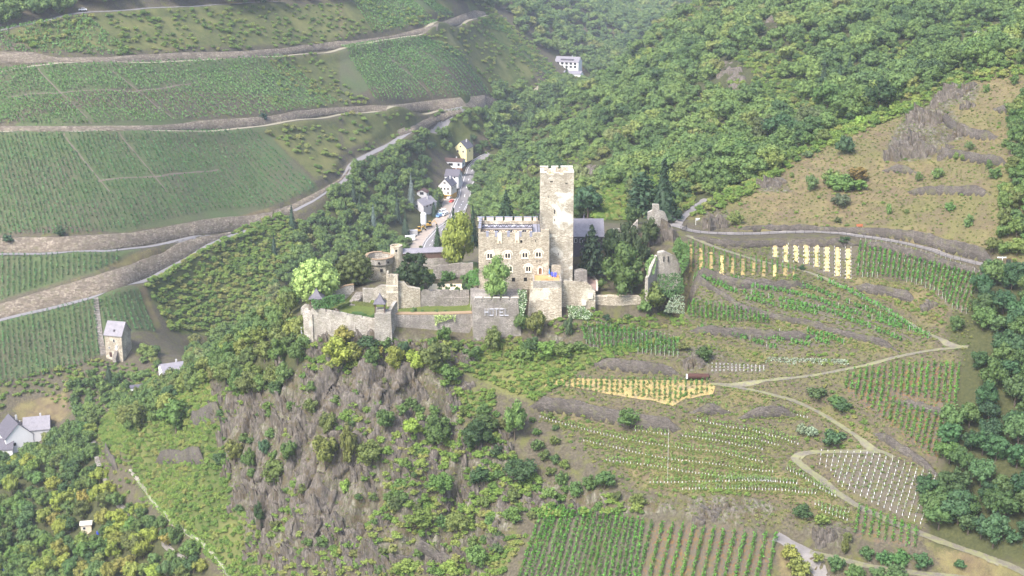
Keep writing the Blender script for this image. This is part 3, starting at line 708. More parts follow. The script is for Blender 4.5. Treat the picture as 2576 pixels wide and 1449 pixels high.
# ---------------------------------------------------------------- the ground
nx, ny = len(GX), len(GY)
zone = np.zeros((nx, ny, 4), np.float32); zone[..., 3] = 1; zone2 = zone.copy(); zone3 = zone.copy()
def paint(arr, ch, polys, val=1.0, soft=4.0, px=True):
    for pl in polys:
        P = castpts(pl) if px else np.asarray(pl)
        s = window_of(P, soft + 2); X, Y = GXX[s], GYY[s]
        d, _, _ = poly_dist(np.vstack([P, P[:1]]), X, Y); d = np.where(inside(P, X, Y), d, -d)
        w = sstep(-soft, soft, d) * val
        arr[s][..., ch] = np.maximum(arr[s][..., ch], w)
paint(zone, 2, ROCK_POLYS, 1.0, 3.0)
DRY = [
 [(1700, 545), (1800, 520), (1900, 470), (2000, 400), (2130, 335), (2300, 265), (2450, 200), (2600, 180), (2600, 690), (2400, 640), (2250, 600), (2060, 570), (1850, 575)],
 R2([(1260, 640), (1500, 660), (1900, 740), (2000, 900), (1940, 1010), (1800, 960), (1500, 800), (1280, 720)]),
 R2([(700, 960), (1000, 1000), (1650, 1200), (1500, 1220), (1100, 1120), (700, 1010)]),
 R2([(0, 1100), (500, 1190), (640, 1230), (600, 1300), (300, 1180), (0, 1140)]),
 R5([(300, 20), (700, 90), (640, 150), (400, 160)]), R5([(880, 110), (1100, 220), (1450, 370), (1480, 440), (1300, 380), (1000, 240), (850, 180)]),
 [(1560, 1160), (1640, 1120), (1720, 1110), (1900, 1160), (2050, 1230), (2140, 1290), (2110, 1315), (2010, 1270), (1880, 1245), (1700, 1240), (1600, 1215)],
 [(1400, 1040), (1500, 1070), (1700, 1110), (1900, 1150), (1880, 1165), (1650, 1120), (1420, 1060)],
 R5([(720, 1200), (900, 1260), (1000, 1380), (1000, 1449), (740, 1449)]), R5([(1780, 1150), (2600, 1440), (2600, 1600), (2000, 1440)]),
 M0([(650, 290), (900, 380), (1150, 560), (1230, 720), (1170, 730), (1040, 620), (860, 500), (700, 360)]),
 L0([(820, 200), (1500, 180), (1600, 300), (1300, 390), (1000, 350)]), L0([(1700, 60), (2600, 60), (2600, 250), (2000, 260)]), M0([(0, 30), (250, 190), (100, 260), (0, 280)]),
 L0([(2000, 980), (2400, 950), (2576, 1100), (2500, 1300), (2250, 1200)]),
 L1([(980, 300), (1600, 205), (2050, 140), (2060, 110), (1560, 150), (1250, 230)]), L1([(400, 760), (950, 560), (1300, 440), (1200, 440), (700, 600)]),
 L3([(100, 150), (500, 60), (520, 220), (450, 290), (130, 260)]), L1([(1050, 730), (1100, 720), (1220, 1020), (1170, 1040)]),
]
paint(zone, 0, [[(1480, 800), (1640, 790), (1740, 600), (2480, 690), (2430, 900), (2360, 1150), (2330, 1330), (1900, 1330), (1600, 1260), (1340, 1010), (1480, 930)]], 0.40, 4.0)
paint(zone, 1, [[(1480, 800), (1640, 790), (1740, 600), (2480, 690), (2430, 900), (2360, 1150), (2330, 1330), (1900, 1330), (1600, 1260), (1340, 1010), (1480, 930)]], 0.24, 4.0)
paint(zone, 0, DRY, 1.0, 2.5)
GREEN = [
 [(365, 715), (500, 635), (620, 580), (800, 560), (1000, 620), (900, 700), (760, 740), (600, 830), (430, 830)],
 L3([(820, 560), (740, 300), (900, 150), (1300, 0), (1560, 0), (1700, 200), (1700, 500), (1760, 900), (1980, 1100), (1960, 1449), (1740, 1449), (1300, 1050), (1000, 640)]),
 L0([(0, 250), (600, 110), (2576, 20), (2576, 320), (1800, 380), (900, 420), (300, 390)]), M0([(0, 0), (850, 0), (850, 120), (600, 190), (300, 240), (0, 310)]),
 M0([(600, 260), (1060, 140), (1620, 560), (1300, 760), (1200, 720), (900, 480)]), M0([(0, 860), (900, 850), (850, 900), (400, 1050), (0, 1150)]),
 L0([(1700, 480), (2576, 380), (2576, 800), (2100, 830)]), L0([(1950, 960), (2576, 880), (2576, 1280), (2400, 1380), (2100, 1100)]),
 A(1140.4, 389.1, [(1280, 380), (1600, 300), (2000, 300), (2550, 60), (2576, 560), (2300, 640), (1900, 700), (1600, 700), (1290, 640)], 4.234),
 [(1720, 850), (1480, 880), (1250, 850), (1150, 930), (1350, 1010), (1480, 920)],
 R4([(850, 60), (1150, 40), (1160, 180), (900, 280)]), R4([(560, 880), (980, 880), (1000, 1100), (500, 1130)]), R4([(1150, 1180), (1400, 1150), (1300, 1300), (1200, 1449), (1080, 1449)]),
]
# beyond the picture's sides the same grassy hills go on
edge_u = 1288 + FOC * GXX / np.maximum(1, GYY * cp_ - (GZ - CAMZ) * sp_); zone[..., 1] = np.maximum(zone[..., 1], np.where((edge_u < -40) | (edge_u > W + 40) | (GYY < 270), 0.7, 0))
paint(zone, 0, GREEN[2:8], 0.5, 3.0)
paint(zone, 1, GREEN[:2] + GREEN[8:], 0.8, 3.0); paint(zone, 1, GREEN[2:8], 0.55, 3.0)
paint(zone, 1, [ROCK_POLYS[0]], 0.30, 3.0)
paint(zone, 1, [[(1140, -30), (1250, 30), (1340, 110), (1410, 190), (1300, 280), (1230, 330), (1150, 380), (1000, 390), (1060, 330), (1240, 260), (1220, 60)]], 0.9, 6.0)
WOODS = [
 [(480, 860), (660, 800), (780, 560), (1000, 400), (1080, 380), (1120, 560), (1040, 640), (980, 700), (900, 720), (760, 780), (700, 850), (560, 960), (470, 960)],
 [(1230, 380), (1330, 250), (1480, 170), (1700, -20), (2600, -20), (2600, 190), (2450, 200), (2130, 335), (1900, 470), (1750, 530), (1600, 560), (1450, 560), (1200, 560), (1180, 500)],
 [(1150, -20), (1700, -20), (1480, 170), (1420, 160), (1300, 60), (1220, 35)],
 L3([(0, 560), (700, 250), (740, 600), (800, 820), (950, 1000), (1250, 1150), (1600, 1449), (0, 1449)]),
 [(2460, 690), (2600, 740), (2600, 1420), (2350, 1380), (2330, 1280), (2380, 1150), (2420, 900), (2380, 830)],
 [(550, 960), (740, 850), (770, 930), (640, 950), (560, 1000)],
]
paint(zone2, 0, WOODS, 0.95, 4.0)
ROADSIDE = [L1([(0, 330), (2000, 90), (2100, 130), (1750, 320), (1200, 470), (0, 470)])]
VSOIL = [L0([(-60, 1000), (2000, 960), (2400, 1420), (2300, 1449), (-60, 1449)]), L1([(-60, 0), (2400, 0), (2050, 110), (1500, 220), (900, 320), (-60, 330)]), L0([(-60, 540), (400, 480), (2000, 440), (2500, 800), (-60, 950)]), M0([(-10, 340), (600, 275), (1140, 725), (-10, 810)]), L1([(-60, 480), (1100, 430), (700, 620), (-60, 850)]), L1([(-60, 980), (1050, 730), (1180, 1050), (760, 1230), (-60, 1449)]), M0([(0, -30), (500, -30), (860, 120), (400, 230)])]
paint(zone2, 1, VSOIL, 0.9, 2.0)
PLOTS = [R2([(1320, 385), (1700, 440), (2250, 625), (2150, 930), (2000, 880), (1780, 700), (1560, 650), (1310, 650)]), R2([(40, 820), (650, 915), (650, 1010), (40, 965)]), R6([(680, 780), (1100, 820), (1560, 920), (1560, 1070), (800, 1010)]), R2([(1240, 1370), (1490, 1320), (1780, 1290), (2100, 1315)]) + R5([(2060, 260), (1940, 590), (1800, 510), (1500, 270), (1210, 60)]), R5([(1030, 500), (1490, 530), (1910, 690), (1800, 1070), (1460, 925), (1180, 780)]), R5([(1330, 935), (1770, 1110), (1760, 1250), (1290, 1150)]), R4([(1510, 940), (2290, 1045)]) + [(1960, 1350), (1930, 1500), (1290, 1500)], R2([(640, 380), (1300, 420), (1290, 660), (1100, 640), (880, 540), (640, 500)]), R2([(40, 390), (200, 440), (860, 590), (850, 650), (40, 630)]), R2([(200, 1270), (640, 1300), (630, 1365), (200, 1365)]), R2([(60, 700), (700, 720), (1300, 860), (1860, 1110), (1500, 1100), (1000, 960), (480, 860), (60, 760)]), R2([(80, 1040), (1000, 1060), (1220, 1160), (700, 1200), (400, 1110)])]
paint(zone3, 0, PLOTS, 0.72, 1.5)
paint(zone3, 1, [PLOTS[3]], 1.0, 1.5); paint(zone3, 1, [PLOTS[5], PLOTS[0], PLOTS[8]], 0.45, 1.5); paint(zone3, 1, [[(1640, 1322), (1950, 1352), (1930, 1500), (1600, 1500)]], 0.8, 1.5)
LAWN = [LEVELS[0][0], LEVELS[1][0], LEVELS[7][0], LEVELS[8][0]]
paint(zone2, 2, LAWN, 1.0, 0.6, px=False)
ii = np.arange(nx * ny).reshape(nx, ny)
quads = np.stack([ii[:-1, :-1], ii[1:, :-1], ii[1:, 1:], ii[:-1, 1:]], -1).reshape(-1, 4)
GV = np.stack([GXX, GYY, GZ], -1).reshape(-1, 3)
gme = mesh_np('ground', GV, quads, 'ground', smooth=True)
for nm, arr in (('zone', zone), ('zone2', zone2), ('zone3', zone3)):
    at_ = gme.color_attributes.new(nm, 'FLOAT_COLOR', 'POINT'); at_.data.foreach_set('color', arr.reshape(-1))
ground = link(bpy.data.objects.new('ground', gme)); ground['kind'] = 'structure'
# ---------------------------------------------------------------- foliage shapes (unit size: width 1, height 1, standing on z = 0)
def leaf_cards(P, N, size, rng, up=0.0):
    """irregular bent leaf clumps at P facing N"""
    n = len(P); r = rng.normal(size=(n, 3)); t = np.cross(N, r); t /= np.linalg.norm(t, axis=1, keepdims=True) + 1e-9
    b = np.cross(N, t); b /= np.linalg.norm(b, axis=1, keepdims=True) + 1e-9
    s = size * rng.uniform(0.6, 1.35, (n, 1)); s2 = s * rng.uniform(0.5, 0.95, (n, 1))
    j = lambda: rng.uniform(0.7, 1.2, (n, 1))
    V = np.stack([P - t * s * j(), P - b * s2 * j() + N * s * 0.25, P + t * s * j() , P + b * s2 * j() + N * s * 0.2], 1)
    F = np.arange(n * 4).reshape(n, 4)
    F = np.concatenate([F[:, [0, 1, 2]], F[:, [0, 2, 3]]])
    return V.reshape(-1, 3), F
def blob(c, r, rng, nu=7, nv=5, sq=1.0):
    V = []; F = []
    for j in range(nv + 1):
        th = math.pi * j / nv
        for i in range(nu):
            ph = 2 * math.pi * (i + 0.5 * (j % 2)) / nu; k = rng.uniform(0.85, 1.1)
            V.append((c[0] + r * k * math.sin(th) * math.cos(ph), c[1] + r * k * math.sin(th) * math.sin(ph), c[2] + r * k * sq * math.cos(th)))
    for j in range(nv):
        for i in range(nu):
            a = j * nu + i; b = j * nu + (i + 1) % nu; F.append((a, b, a + nu)); F.append((b, b + nu, a + nu))
    return np.array(V), np.array(F)
def merge(parts):
    V = []; F = []; k = 0
    for v, f in parts:
        V.append(v); F.append(np.asarray(f) + k); k += len(v)
    return np.concatenate(V), np.concatenate(F)
def crown_shape(seed, shape='round', nl=9, n=420, leaf=0.055, core=True):
    rng = np.random.default_rng(seed); lobes = []
    if shape in ('round', 'tall', 'shrub', 'spread'):
        zc, rz, rx = {'round': (0.56, 0.32, 0.33), 'tall': (0.52, 0.38, 0.30), 'shrub': (0.40, 0.32, 0.34), 'spread': (0.62, 0.22, 0.36)}[shape]
        lobes.append((np.array([0, 0, zc]), 0.27))
        for i in range(nl):
            a = 2.4 * i + rng.uniform(-0.5, 0.5); h = rng.uniform(-0.9, 1.0); q = math.sqrt(max(0.05, 1 - h * h))
            rad = rng.uniform(0.09, 0.18)
            lobes.append((np.array([math.cos(a) * rx * q, math.sin(a) * rx * q, zc + h * rz]) * np.array([1, 1, 1.0]), rad))
    elif shape == 'dome':
        for i in range(nl):
            h = 1 - 2 * (i + 0.5) / nl; a = 2.39996 * i; q = math.sqrt(1 - h * h); rad = rng.uniform(0.085, 0.135); k = rng.uniform(0.88, 1.05)
            lobes.append((np.array([math.cos(a) * 0.38 * q * k, math.sin(a) * 0.38 * q * k, 0.50 + h * 0.38 * k]), rad))
        lobes.append((np.array([0, 0, 0.5]), 0.36))
    elif shape == 'yew':
        for i in range(nl * 2):
            h = rng.uniform(0.04, 0.9); rr = 0.40 * (1 - h ** 1.6) + 0.05; a = rng.uniform(0, 6.28); rad = rng.uniform(0.07, 0.14)
            lobes.append((np.array([math.cos(a) * rr, math.sin(a) * rr, h]), rad))
        lobes.append((np.array([0, 0, 0.35]), 0.30)); lobes.append((np.array([0, 0, 0.6]), 0.2)); lobes.append((np.array([0, 0, 0.84]), 0.1))
    parts = []
    if lobes:
        C = np.array([l[0] for l in lobes]); R = np.array([l[1] for l in lobes])
        k = rng.choice(len(lobes), size=n * 3, p=R ** 2 / (R ** 2).sum())
        d = rng.normal(size=(n * 3, 3)); d[:, 2] += 0.25; d /= np.linalg.norm(d, axis=1, keepdims=True)
        P = C[k] + d * (R[k] * rng.uniform(0.78, 1.22, n * 3))[:, None]
        dd = np.linalg.norm(P[:, None] - C[None], axis=2) / R[None]; dd[np.arange(len(P)), k] = 9
        ok = dd.min(1) > 0.86; P = P[ok][:n]; d = d[ok][:n]
        N = d + rng.normal(size=d.shape) * 0.55; N /= np.linalg.norm(N, axis=1, keepdims=True)
        parts.append(leaf_cards(P, N, leaf, rng))
        if core:
            for c, r in lobes: parts.append(blob(c, r * 0.80, rng))
    elif shape in ('conifer', 'cedar'):
        P = []; N = []
        tiers = 11 if shape == 'conifer' else 9
        for i in range(tiers):
            h = 0.10 + 0.86 * i / (tiers - 1); rr = (0.5 * (1 - h) ** 0.9 + 0.03) if shape == 'conifer' else 0.5 * math.sqrt(max(0.02, 1 - (h * 1.02) ** 2.4)) * rng.uniform(0.75, 1.05)
            nb = max(5, int(15 * rr * 2 + 3)); a0 = rng.uniform(0, 6)
            for b in range(nb):
                a = a0 + 6.283 * b / nb + rng.uniform(-0.2, 0.2); L = rr * rng.uniform(0.75, 1.1)
                m = max(3, int(L / 0.05))
                for q in range(m):
                    f = (q + 0.6) / m
                    P.append((math.cos(a) * L * f, math.sin(a) * L * f, h - (0.13 if shape == 'conifer' else 0.02) * f * f + rng.uniform(-0.012, 0.012))); N.append((0.35 * math.cos(a), 0.35 * math.sin(a), 1.0))
        P = np.array(P); N = np.array(N); kk = 2 if shape == 'conifer' else 3
        P = np.repeat(P, kk, axis=0); N = np.repeat(N, kk, axis=0); P = P + rng.normal(size=P.shape) * np.array([0.016, 0.016, 0.016])
        N = N + rng.normal(size=(len(P), 3)) * 0.5; N /= np.linalg.norm(N, axis=1, keepdims=True)
        parts.append(leaf_cards(P, N, leaf, rng))
        if shape == 'conifer':
            cv = []; cf = []; m = 9
            for i in range(m): cv.append((0.30 * math.cos(6.283 * i / m), 0.30 * math.sin(6.283 * i / m), 0.08))
            cv.append((0, 0, 0.95)); cf = [(i, (i + 1) % m, m) for i in range(m)]
            parts.append((np.array(cv), np.array(cf)))
    V, F = merge(parts)
    V[:, 2] = np.maximum(V[:, 2], 0.0)
    return V, F
def trunk_shape(seed, straight=False):
    rng = np.random.default_rng(seed); m = MB()
    if straight:
        m.tube([(0, 0, -0.12), (0, 0, 0.3), (0, 0, 0.92)], [0.026, 0.02, 0.004], 6)
        return m
    m.tube([(0, 0, -0.12), (0.01, 0, 0.12), (0.0, 0.012, 0.32), (0.01, 0, 0.55)], [0.036, 0.026, 0.022, 0.010], 6)
    for i in range(4):
        a = 1.6 * i + rng.uniform(-0.4, 0.4); z = 0.20 + 0.06 * i
        m.tube([(0, 0, z), (0.14 * math.cos(a), 0.14 * math.sin(a), z + 0.16), (0.27 * math.cos(a), 0.27 * math.sin(a), z + 0.24)], [0.015, 0.010, 0.004], 5)
    return m
SHAPES = {}
def add_shape(name, V, F):
    SHAPES[name] = {m: mesh_np(name, V, F, m) for m in ('leaf',)}; SHAPES[name]['_'] = (V, F)
for k in range(6): add_shape(f'round{k}', *crown_shape(100 + k, 'round', 13 + k % 4, 800, 0.042))
for k in range(2): add_shape(f'tall{k}', *crown_shape(120 + k, 'tall', 15, 850, 0.040))
for k in range(2): add_shape(f'spread{k}', *crown_shape(130 + k, 'spread', 14, 750, 0.042))
for k in range(2): add_shape(f'fine{k}', *crown_shape(140 + k, 'dome', 46, 2600, 0.026))
for k in range(4): add_shape(f'shrub{k}', *crown_shape(150 + k, 'shrub', 11, 480, 0.052))
for k in range(2): add_shape(f'yew{k}', *crown_shape(160 + k, 'yew', 13, 1300, 0.034))
for k in range(3): add_shape(f'conifer{k}', *crown_shape(170 + k, 'conifer', leaf=0.048))
add_shape('fresh0', *crown_shape(190, 'tall', 26, 1700, 0.028))
add_shape('cedar0', *crown_shape(180, 'cedar', leaf=0.050)); add_shape('cedar1', *crown_shape(183, 'cedar', leaf=0.050))
TRUNKS = [trunk_shape(200 + k).mesh('trunk', 'bark', smooth=True) for k in range(3)]
TRUNK_S = trunk_shape(210, True).mesh('trunk', 'bark', smooth=True)
TREE_COUNT = {}
PLANTED = []                                 # (x, y, radius) of what already stands
def plant(P, width, height, shape, color, name, label, cat, group=None, rot=None, trunk=True):
    """one tree or bush as a thing: trunk and crown"""
    o = thing(name, label, cat, (P[0], P[1], P[2] - 0.1), random.uniform(0, 6.28) if rot is None else rot, group)
    o.scale = (width, width * random.uniform(0.9, 1.1), height)
    if trunk: link(bpy.data.objects.new('trunk', TRUNK_S if shape.startswith(('conifer', 'cedar')) else random.choice(TRUNKS)), o)
    c = link(bpy.data.objects.new('crown' if trunk else 'foliage', SHAPES[shape]['leaf']), o)
    c.color = (*color, 1)
    PLANTED.append((P[0], P[1], width * 0.42))
    return o
def vary(c, k=0.18):
    f = random.uniform(1 - k, 1 + k); return tuple(min(1, max(0.005, x * f * random.uniform(0.93, 1.07))) for x in c)
def tree_at(u, v, wpx, hpx, shape, color, name, label, cat, group=None, Y=None, trunk=True, k=0.1):
    """placed by where its foot stands on the ground"""
    P = cast(np.array([u]), np.array([v]))[0] if Y is None else at(u, v, Y)
    if Y is not None: P[2] = max(P[2], hz(P[0], P[1])) if abs(P[2] - hz(P[0], P[1])) < 4 else P[2]
    dep = proj(P)[2]
    return plant(P, wpx * dep / FOC, hpx * dep / (FOC * 0.965), shape, vary(color, k), name, label, cat, group, trunk=trunk)

GREEN_MID = (0.085, 0.130, 0.040); GREEN_DARK = (0.040, 0.068, 0.026); GREEN_LIGHT = (0.15, 0.20, 0.06); YELLOWISH = (0.215, 0.235, 0.045)
OLIVE = (0.115, 0.130, 0.042); OCHRE = (0.235, 0.19, 0.05); BLUEGREEN = (0.055, 0.100, 0.048); LIME = (0.19, 0.25, 0.055)

# trees one can name: in and round the castle
T = 'tree'
CASTLE_TREES = [
 (797, 784, 124, 116, 'fine0', (0.30, 0.345, 0.13), 'linden_tree', 'large pale green round linden tree behind the left pavilion', 403),
 (892, 730, 104, 86, 'fine1', (0.085, 0.10, 0.035), 'broadleaf_tree', 'olive green round tree left of the round bastion', 412),
 (1041, 727, 112, 92, 'yew0', (0.032, 0.050, 0.020), 'yew_tree', 'very dark yew tree beside the castle garden', 404),
 (1152, 684, 100, 140, 'fresh0', (0.22, 0.225, 0.055), 'maple_tree', 'yellow green maple tree left of the castle house', 424),
 (1248, 752, 84, 102, 'fresh0', (0.16, 0.245, 0.075), 'ginkgo_tree', 'fresh light green tree on the terrace above the hotel lettering', 391.5),
 (1566, 746, 128, 130, 'yew1', (0.068, 0.098, 0.032), 'yew_tree', 'big dark green yew beside the paved castle drive', 402),
 (1487, 692, 72, 126, 'cedar1', (0.034, 0.054, 0.030), 'pine_tree', 'dark pine in front of the slate house', 412),
 (1616, 535, 92, 102, 'cedar0', (0.045, 0.075, 0.042), 'cedar_tree', 'spreading blue green cedar behind the ruined wall', 446),
 (1668, 545, 104, 146, 'conifer0', (0.028, 0.048, 0.028), 'fir_tree', 'tall dark fir behind the ruin on the rock', 442),
 (1273, 562, 60, 84, 'conifer1', (0.032, 0.058, 0.030), 'fir_tree', 'dark fir rising behind the roof terrace', 446),
 (1190, 622, 38, 108, 'conifer2', (0.030, 0.052, 0.032), 'fir_tree', 'slender dark fir at the corner of the castle house', 440),
 (1141, 600, 30, 80, 'conifer0', (0.032, 0.055, 0.033), 'fir_tree', 'small dark fir above the maple by the valley road', 446),
 (1101, 632, 34, 66, 'conifer1', (0.034, 0.058, 0.034), 'fir_tree', 'small dark fir above the covered walkway', 440),
 (1540, 660, 60, 84, 'round0', (0.040, 0.055, 0.025), 'broadleaf_tree', 'dark tree left of the ruined wall on the rock', 417),
 (1578, 650, 60, 90, 'round1', (0.045, 0.060, 0.026), 'broadleaf_tree', 'dark tree in the middle below the castle ruin', 418),
 (1612, 680, 56, 96, 'tall0', (0.042, 0.060, 0.028), 'broadleaf_tree', 'dark narrow tree right of the big yew', 411),
 (1632, 640, 60, 74, 'round2', (0.060, 0.075, 0.030), 'broadleaf_tree', 'olive dark tree against the crag of the ruin', 416),
 (1710, 672, 42, 76, 'round3', (0.095, 0.15, 0.05), 'ivy_tree', 'ivy covered tree right of the ruined gate wall', 402.5),
 (1590, 575, 50, 60, 'round4', (0.060, 0.080, 0.030), 'broadleaf_tree', 'grey green tree over the ruined castle wall', 428),
 (930, 655, 40, 52, 'round5', (0.085, 0.11, 0.04), 'broadleaf_tree', 'small green tree behind the round bastion', 436),
 (1060, 640, 26, 22, 'round1', (0.06, 0.08, 0.03), 'broadleaf_tree', 'small dark tree rising above the covered walkway roof', 432),
 (1375, 678, 22, 20, 'shrub1', (0.04, 0.075, 0.035), 'shrub', 'dark shrub growing between the keep and the house', 402.6),
]
for u, v, w, h, shp, col, nm, lab, Y in CASTLE_TREES:
    tree_at(u, v, w, h, shp, col, nm, lab, 'shrub' if nm == 'shrub' else T, None, Y, k=0.03)
# trees and bushes on the crag below the castle
CRAG = [(866, 872, 58, 50, OCHRE), (852, 924, 96, 76, YELLOWISH), (889, 927, 60, 66, (0.17, 0.18, 0.045)), (937, 926, 46, 54, GREEN_MID), (957, 896, 26, 30, OCHRE), (994, 932, 56, 64, (0.19, 0.20, 0.045)), (1047, 942, 68, 68, YELLOWISH), (1094, 938, 90, 78, OLIVE), (1119, 866, 42, 48, GREEN_MID), (1130, 968, 56, 56, GREEN_MID), (929, 878, 62, 40, GREEN_DARK), (974, 875, 42, 38, GREEN_MID), (1017, 890, 32, 36, BLUEGREEN), (1242, 884, 60, 62, OLIVE), (1308, 838, 44, 62, (0.10, 0.13, 0.045)), (1350, 852, 58, 72, OLIVE), (1190, 905, 60, 40, GREEN_MID),
 (730, 800, 46, 76, OLIVE), (783, 1040, 46, 44, OLIVE), (826, 1100, 54, 70, OLIVE), (818, 1185, 76, 100, (0.13, 0.145, 0.04)), (590, 1168, 56, 68, (0.15, 0.16, 0.045)), (630, 1180, 34, 54, GREEN_MID), (664, 1150, 36, 50, BLUEGREEN), (730, 1165, 54, 62, GREEN_MID), (636, 1205, 34, 34, GREEN_MID), (693, 1224, 74, 72, OLIVE), (653, 1335, 30, 76, GREEN_DARK), (443, 1092, 92, 88, (0.10, 0.145, 0.045)), (347, 1085, 60, 68, OLIVE), (233, 1085, 54, 54, OLIVE), (560, 1165, 56, 30, GREEN_DARK),
 (879, 1182, 50, 116, OLIVE), (932, 1170, 78, 62, (0.12, 0.135, 0.04)), (969, 1085, 56, 60, GREEN_MID), (1035, 1098, 48, 48, LIME), (1099, 1125, 80, 86, GREEN_MID), (1199, 1135, 92, 74, GREEN_DARK), (1219, 1092, 84, 50, (0.06, 0.095, 0.03)), (1295, 1108, 72, 98, (0.13, 0.185, 0.06)), (1109, 1245, 72, 60, (0.10, 0.16, 0.04)), (1309, 1214, 96, 64, GREEN_DARK), (1209, 1226, 64, 56, GREEN_DARK), (1412, 1218, 38, 42, GREEN_MID), (1449, 1246, 44, 44, (0.10, 0.15, 0.045)), (1522, 1230, 62, 48, (0.08, 0.14, 0.045)), (1582, 1078, 68, 52, GREEN_MID), (1195, 1434, 68, 68, (0.115, 0.165, 0.05)), (1605, 1272, 48, 36, OLIVE), (868, 1240, 36, 44, LIME), (1009, 1262, 44, 36, GREEN_MID), (999, 1282, 54, 46, (0.07, 0.10, 0.035)), (1289, 1314, 54, 46, (0.10, 0.15, 0.045)), (1352, 1134, 40, 36, GREEN_MID), (1290, 1262, 50, 44, OLIVE), (940, 1260, 30, 26, GREEN_MID), (1060, 1330, 80, 50, (0.12, 0.165, 0.04)), (1150, 1340, 70, 50, OLIVE), (760, 1240, 30, 30, OLIVE), (785, 990, 30, 40, GREEN_MID), (1250, 1150, 40, 40, GREEN_DARK), (1395, 1120, 30, 30, OLIVE), (1020, 1440, 60, 40, LIME), (1130, 1440, 46, 36, LIME), (960, 1400, 40, 30, OLIVE)]
for i, (u, v, w, h, col) in enumerate(CRAG):
    big = h > 46
    side = 'wall foot' if v < 900 else ('upper cliff' if v < 1050 else ('middle cliff' if v < 1200 else 'lower cliff'))
    hue = 'yellow green' if col[0] > 0.16 else ('ochre' if col is OCHRE else ('dark green' if col[1] < 0.07 else ('light green' if col[1] > 0.14 else 'olive green')))
    place = ['far left', 'left', 'centre left', 'centre', 'centre right', 'right'][min(5, max(0, int((u - 230) / 230)))]
    tree_at(u, v, w, h, random.choice(['round0', 'round1', 'round2', 'round3', 'round4', 'round5', 'tall1']) if big else random.choice(['shrub0', 'shrub1', 'shrub2', 'shrub3']), col,
            'broadleaf_tree' if big else 'shrub', f'{hue} {"tree" if big else "bush"} on the {side} below the castle, {place} part', 'tree' if big else 'shrub', f'trees on the {side}')

# shrubs on the dry grass slope and among the vineyards
SLOPE = [A(1717.3, 0, [q])[0] + r for q, r in [((1110, 1395), (50, 50, GREEN_LIGHT)), ((1205, 1430), (84, 46, (0.10, 0.17, 0.045))), ((1312, 1370), (58, 44, (0.17, 0.105, 0.035))), ((1310, 1430), (60, 30, (0.10, 0.16, 0.04))), ((968, 1440), (38, 50, (0.12, 0.15, 0.07))), ((820, 1345), (14, 20, GREEN_LIGHT)), ((1920, 1350), (38, 34, (0.12, 0.17, 0.06))), ((1780, 1370), (22, 30, (0.10, 0.14, 0.05))), ((2165, 1135), (28, 26, (0.10, 0.13, 0.05))), ((2432, 1110), (28, 26, (0.11, 0.15, 0.05))), ((2060, 1210), (18, 26, GREEN_LIGHT)), ((2115, 1215), (20, 22, GREEN_LIGHT)), ((1335, 965), (34, 36, LIME)), ((2310, 1280), (20, 30, GREEN_MID)), ((2350, 1350), (38, 34, GREEN_MID)), ((690, 1290), (66, 56, (0.16, 0.175, 0.05))), ((530, 1310), (38, 34, (0.26, 0.22, 0.04))), ((840, 1200), (24, 26, GREEN_MID)), ((940, 1190), (30, 22, (0.10, 0.12, 0.06))), ((1215, 1170), (54, 60, BLUEGREEN)), ((1070, 1085), (46, 44, OLIVE)), ((940, 1100), (44, 44, GREEN_MID)), ((2540, 490), (20, 28, GREEN_MID)), ((2290, 700), (20, 26, (0.12, 0.17, 0.05))), ((2300, 570), (0, 0, None)), ((2500, 640), (30, 30, GREEN_MID))] if r[2]]
SLOPE += [R2([q])[0] + r for q, r in [((1185, 110), (52, 40, (0.085, 0.105, 0.055))), ((1555, 165), (22, 32, (0.12, 0.19, 0.06))), ((2020, 135), (30, 26, (0.10, 0.17, 0.05))), ((2155, 265), (28, 40, (0.10, 0.15, 0.06))), ((1165, 235), (22, 20, (0.07, 0.09, 0.035))), ((430, 100), (13, 11, GREEN_LIGHT)), ((400, 250), (50, 40, (0.14, 0.17, 0.055))), ((1690, 160), (18, 14, OLIVE)), ((900, 590), (18, 16, (0.04, 0.07, 0.03))), ((2060, 1050), (44, 50, (0.075, 0.115, 0.04))), ((2240, 1330), (58, 54, (0.045, 0.085, 0.035))), ((165, 1270), (54, 40, (0.055, 0.09, 0.03))), ((1220, 380), (40, 18, GREEN_DARK)), ((2280, 850), (50, 60, BLUEGREEN))]]
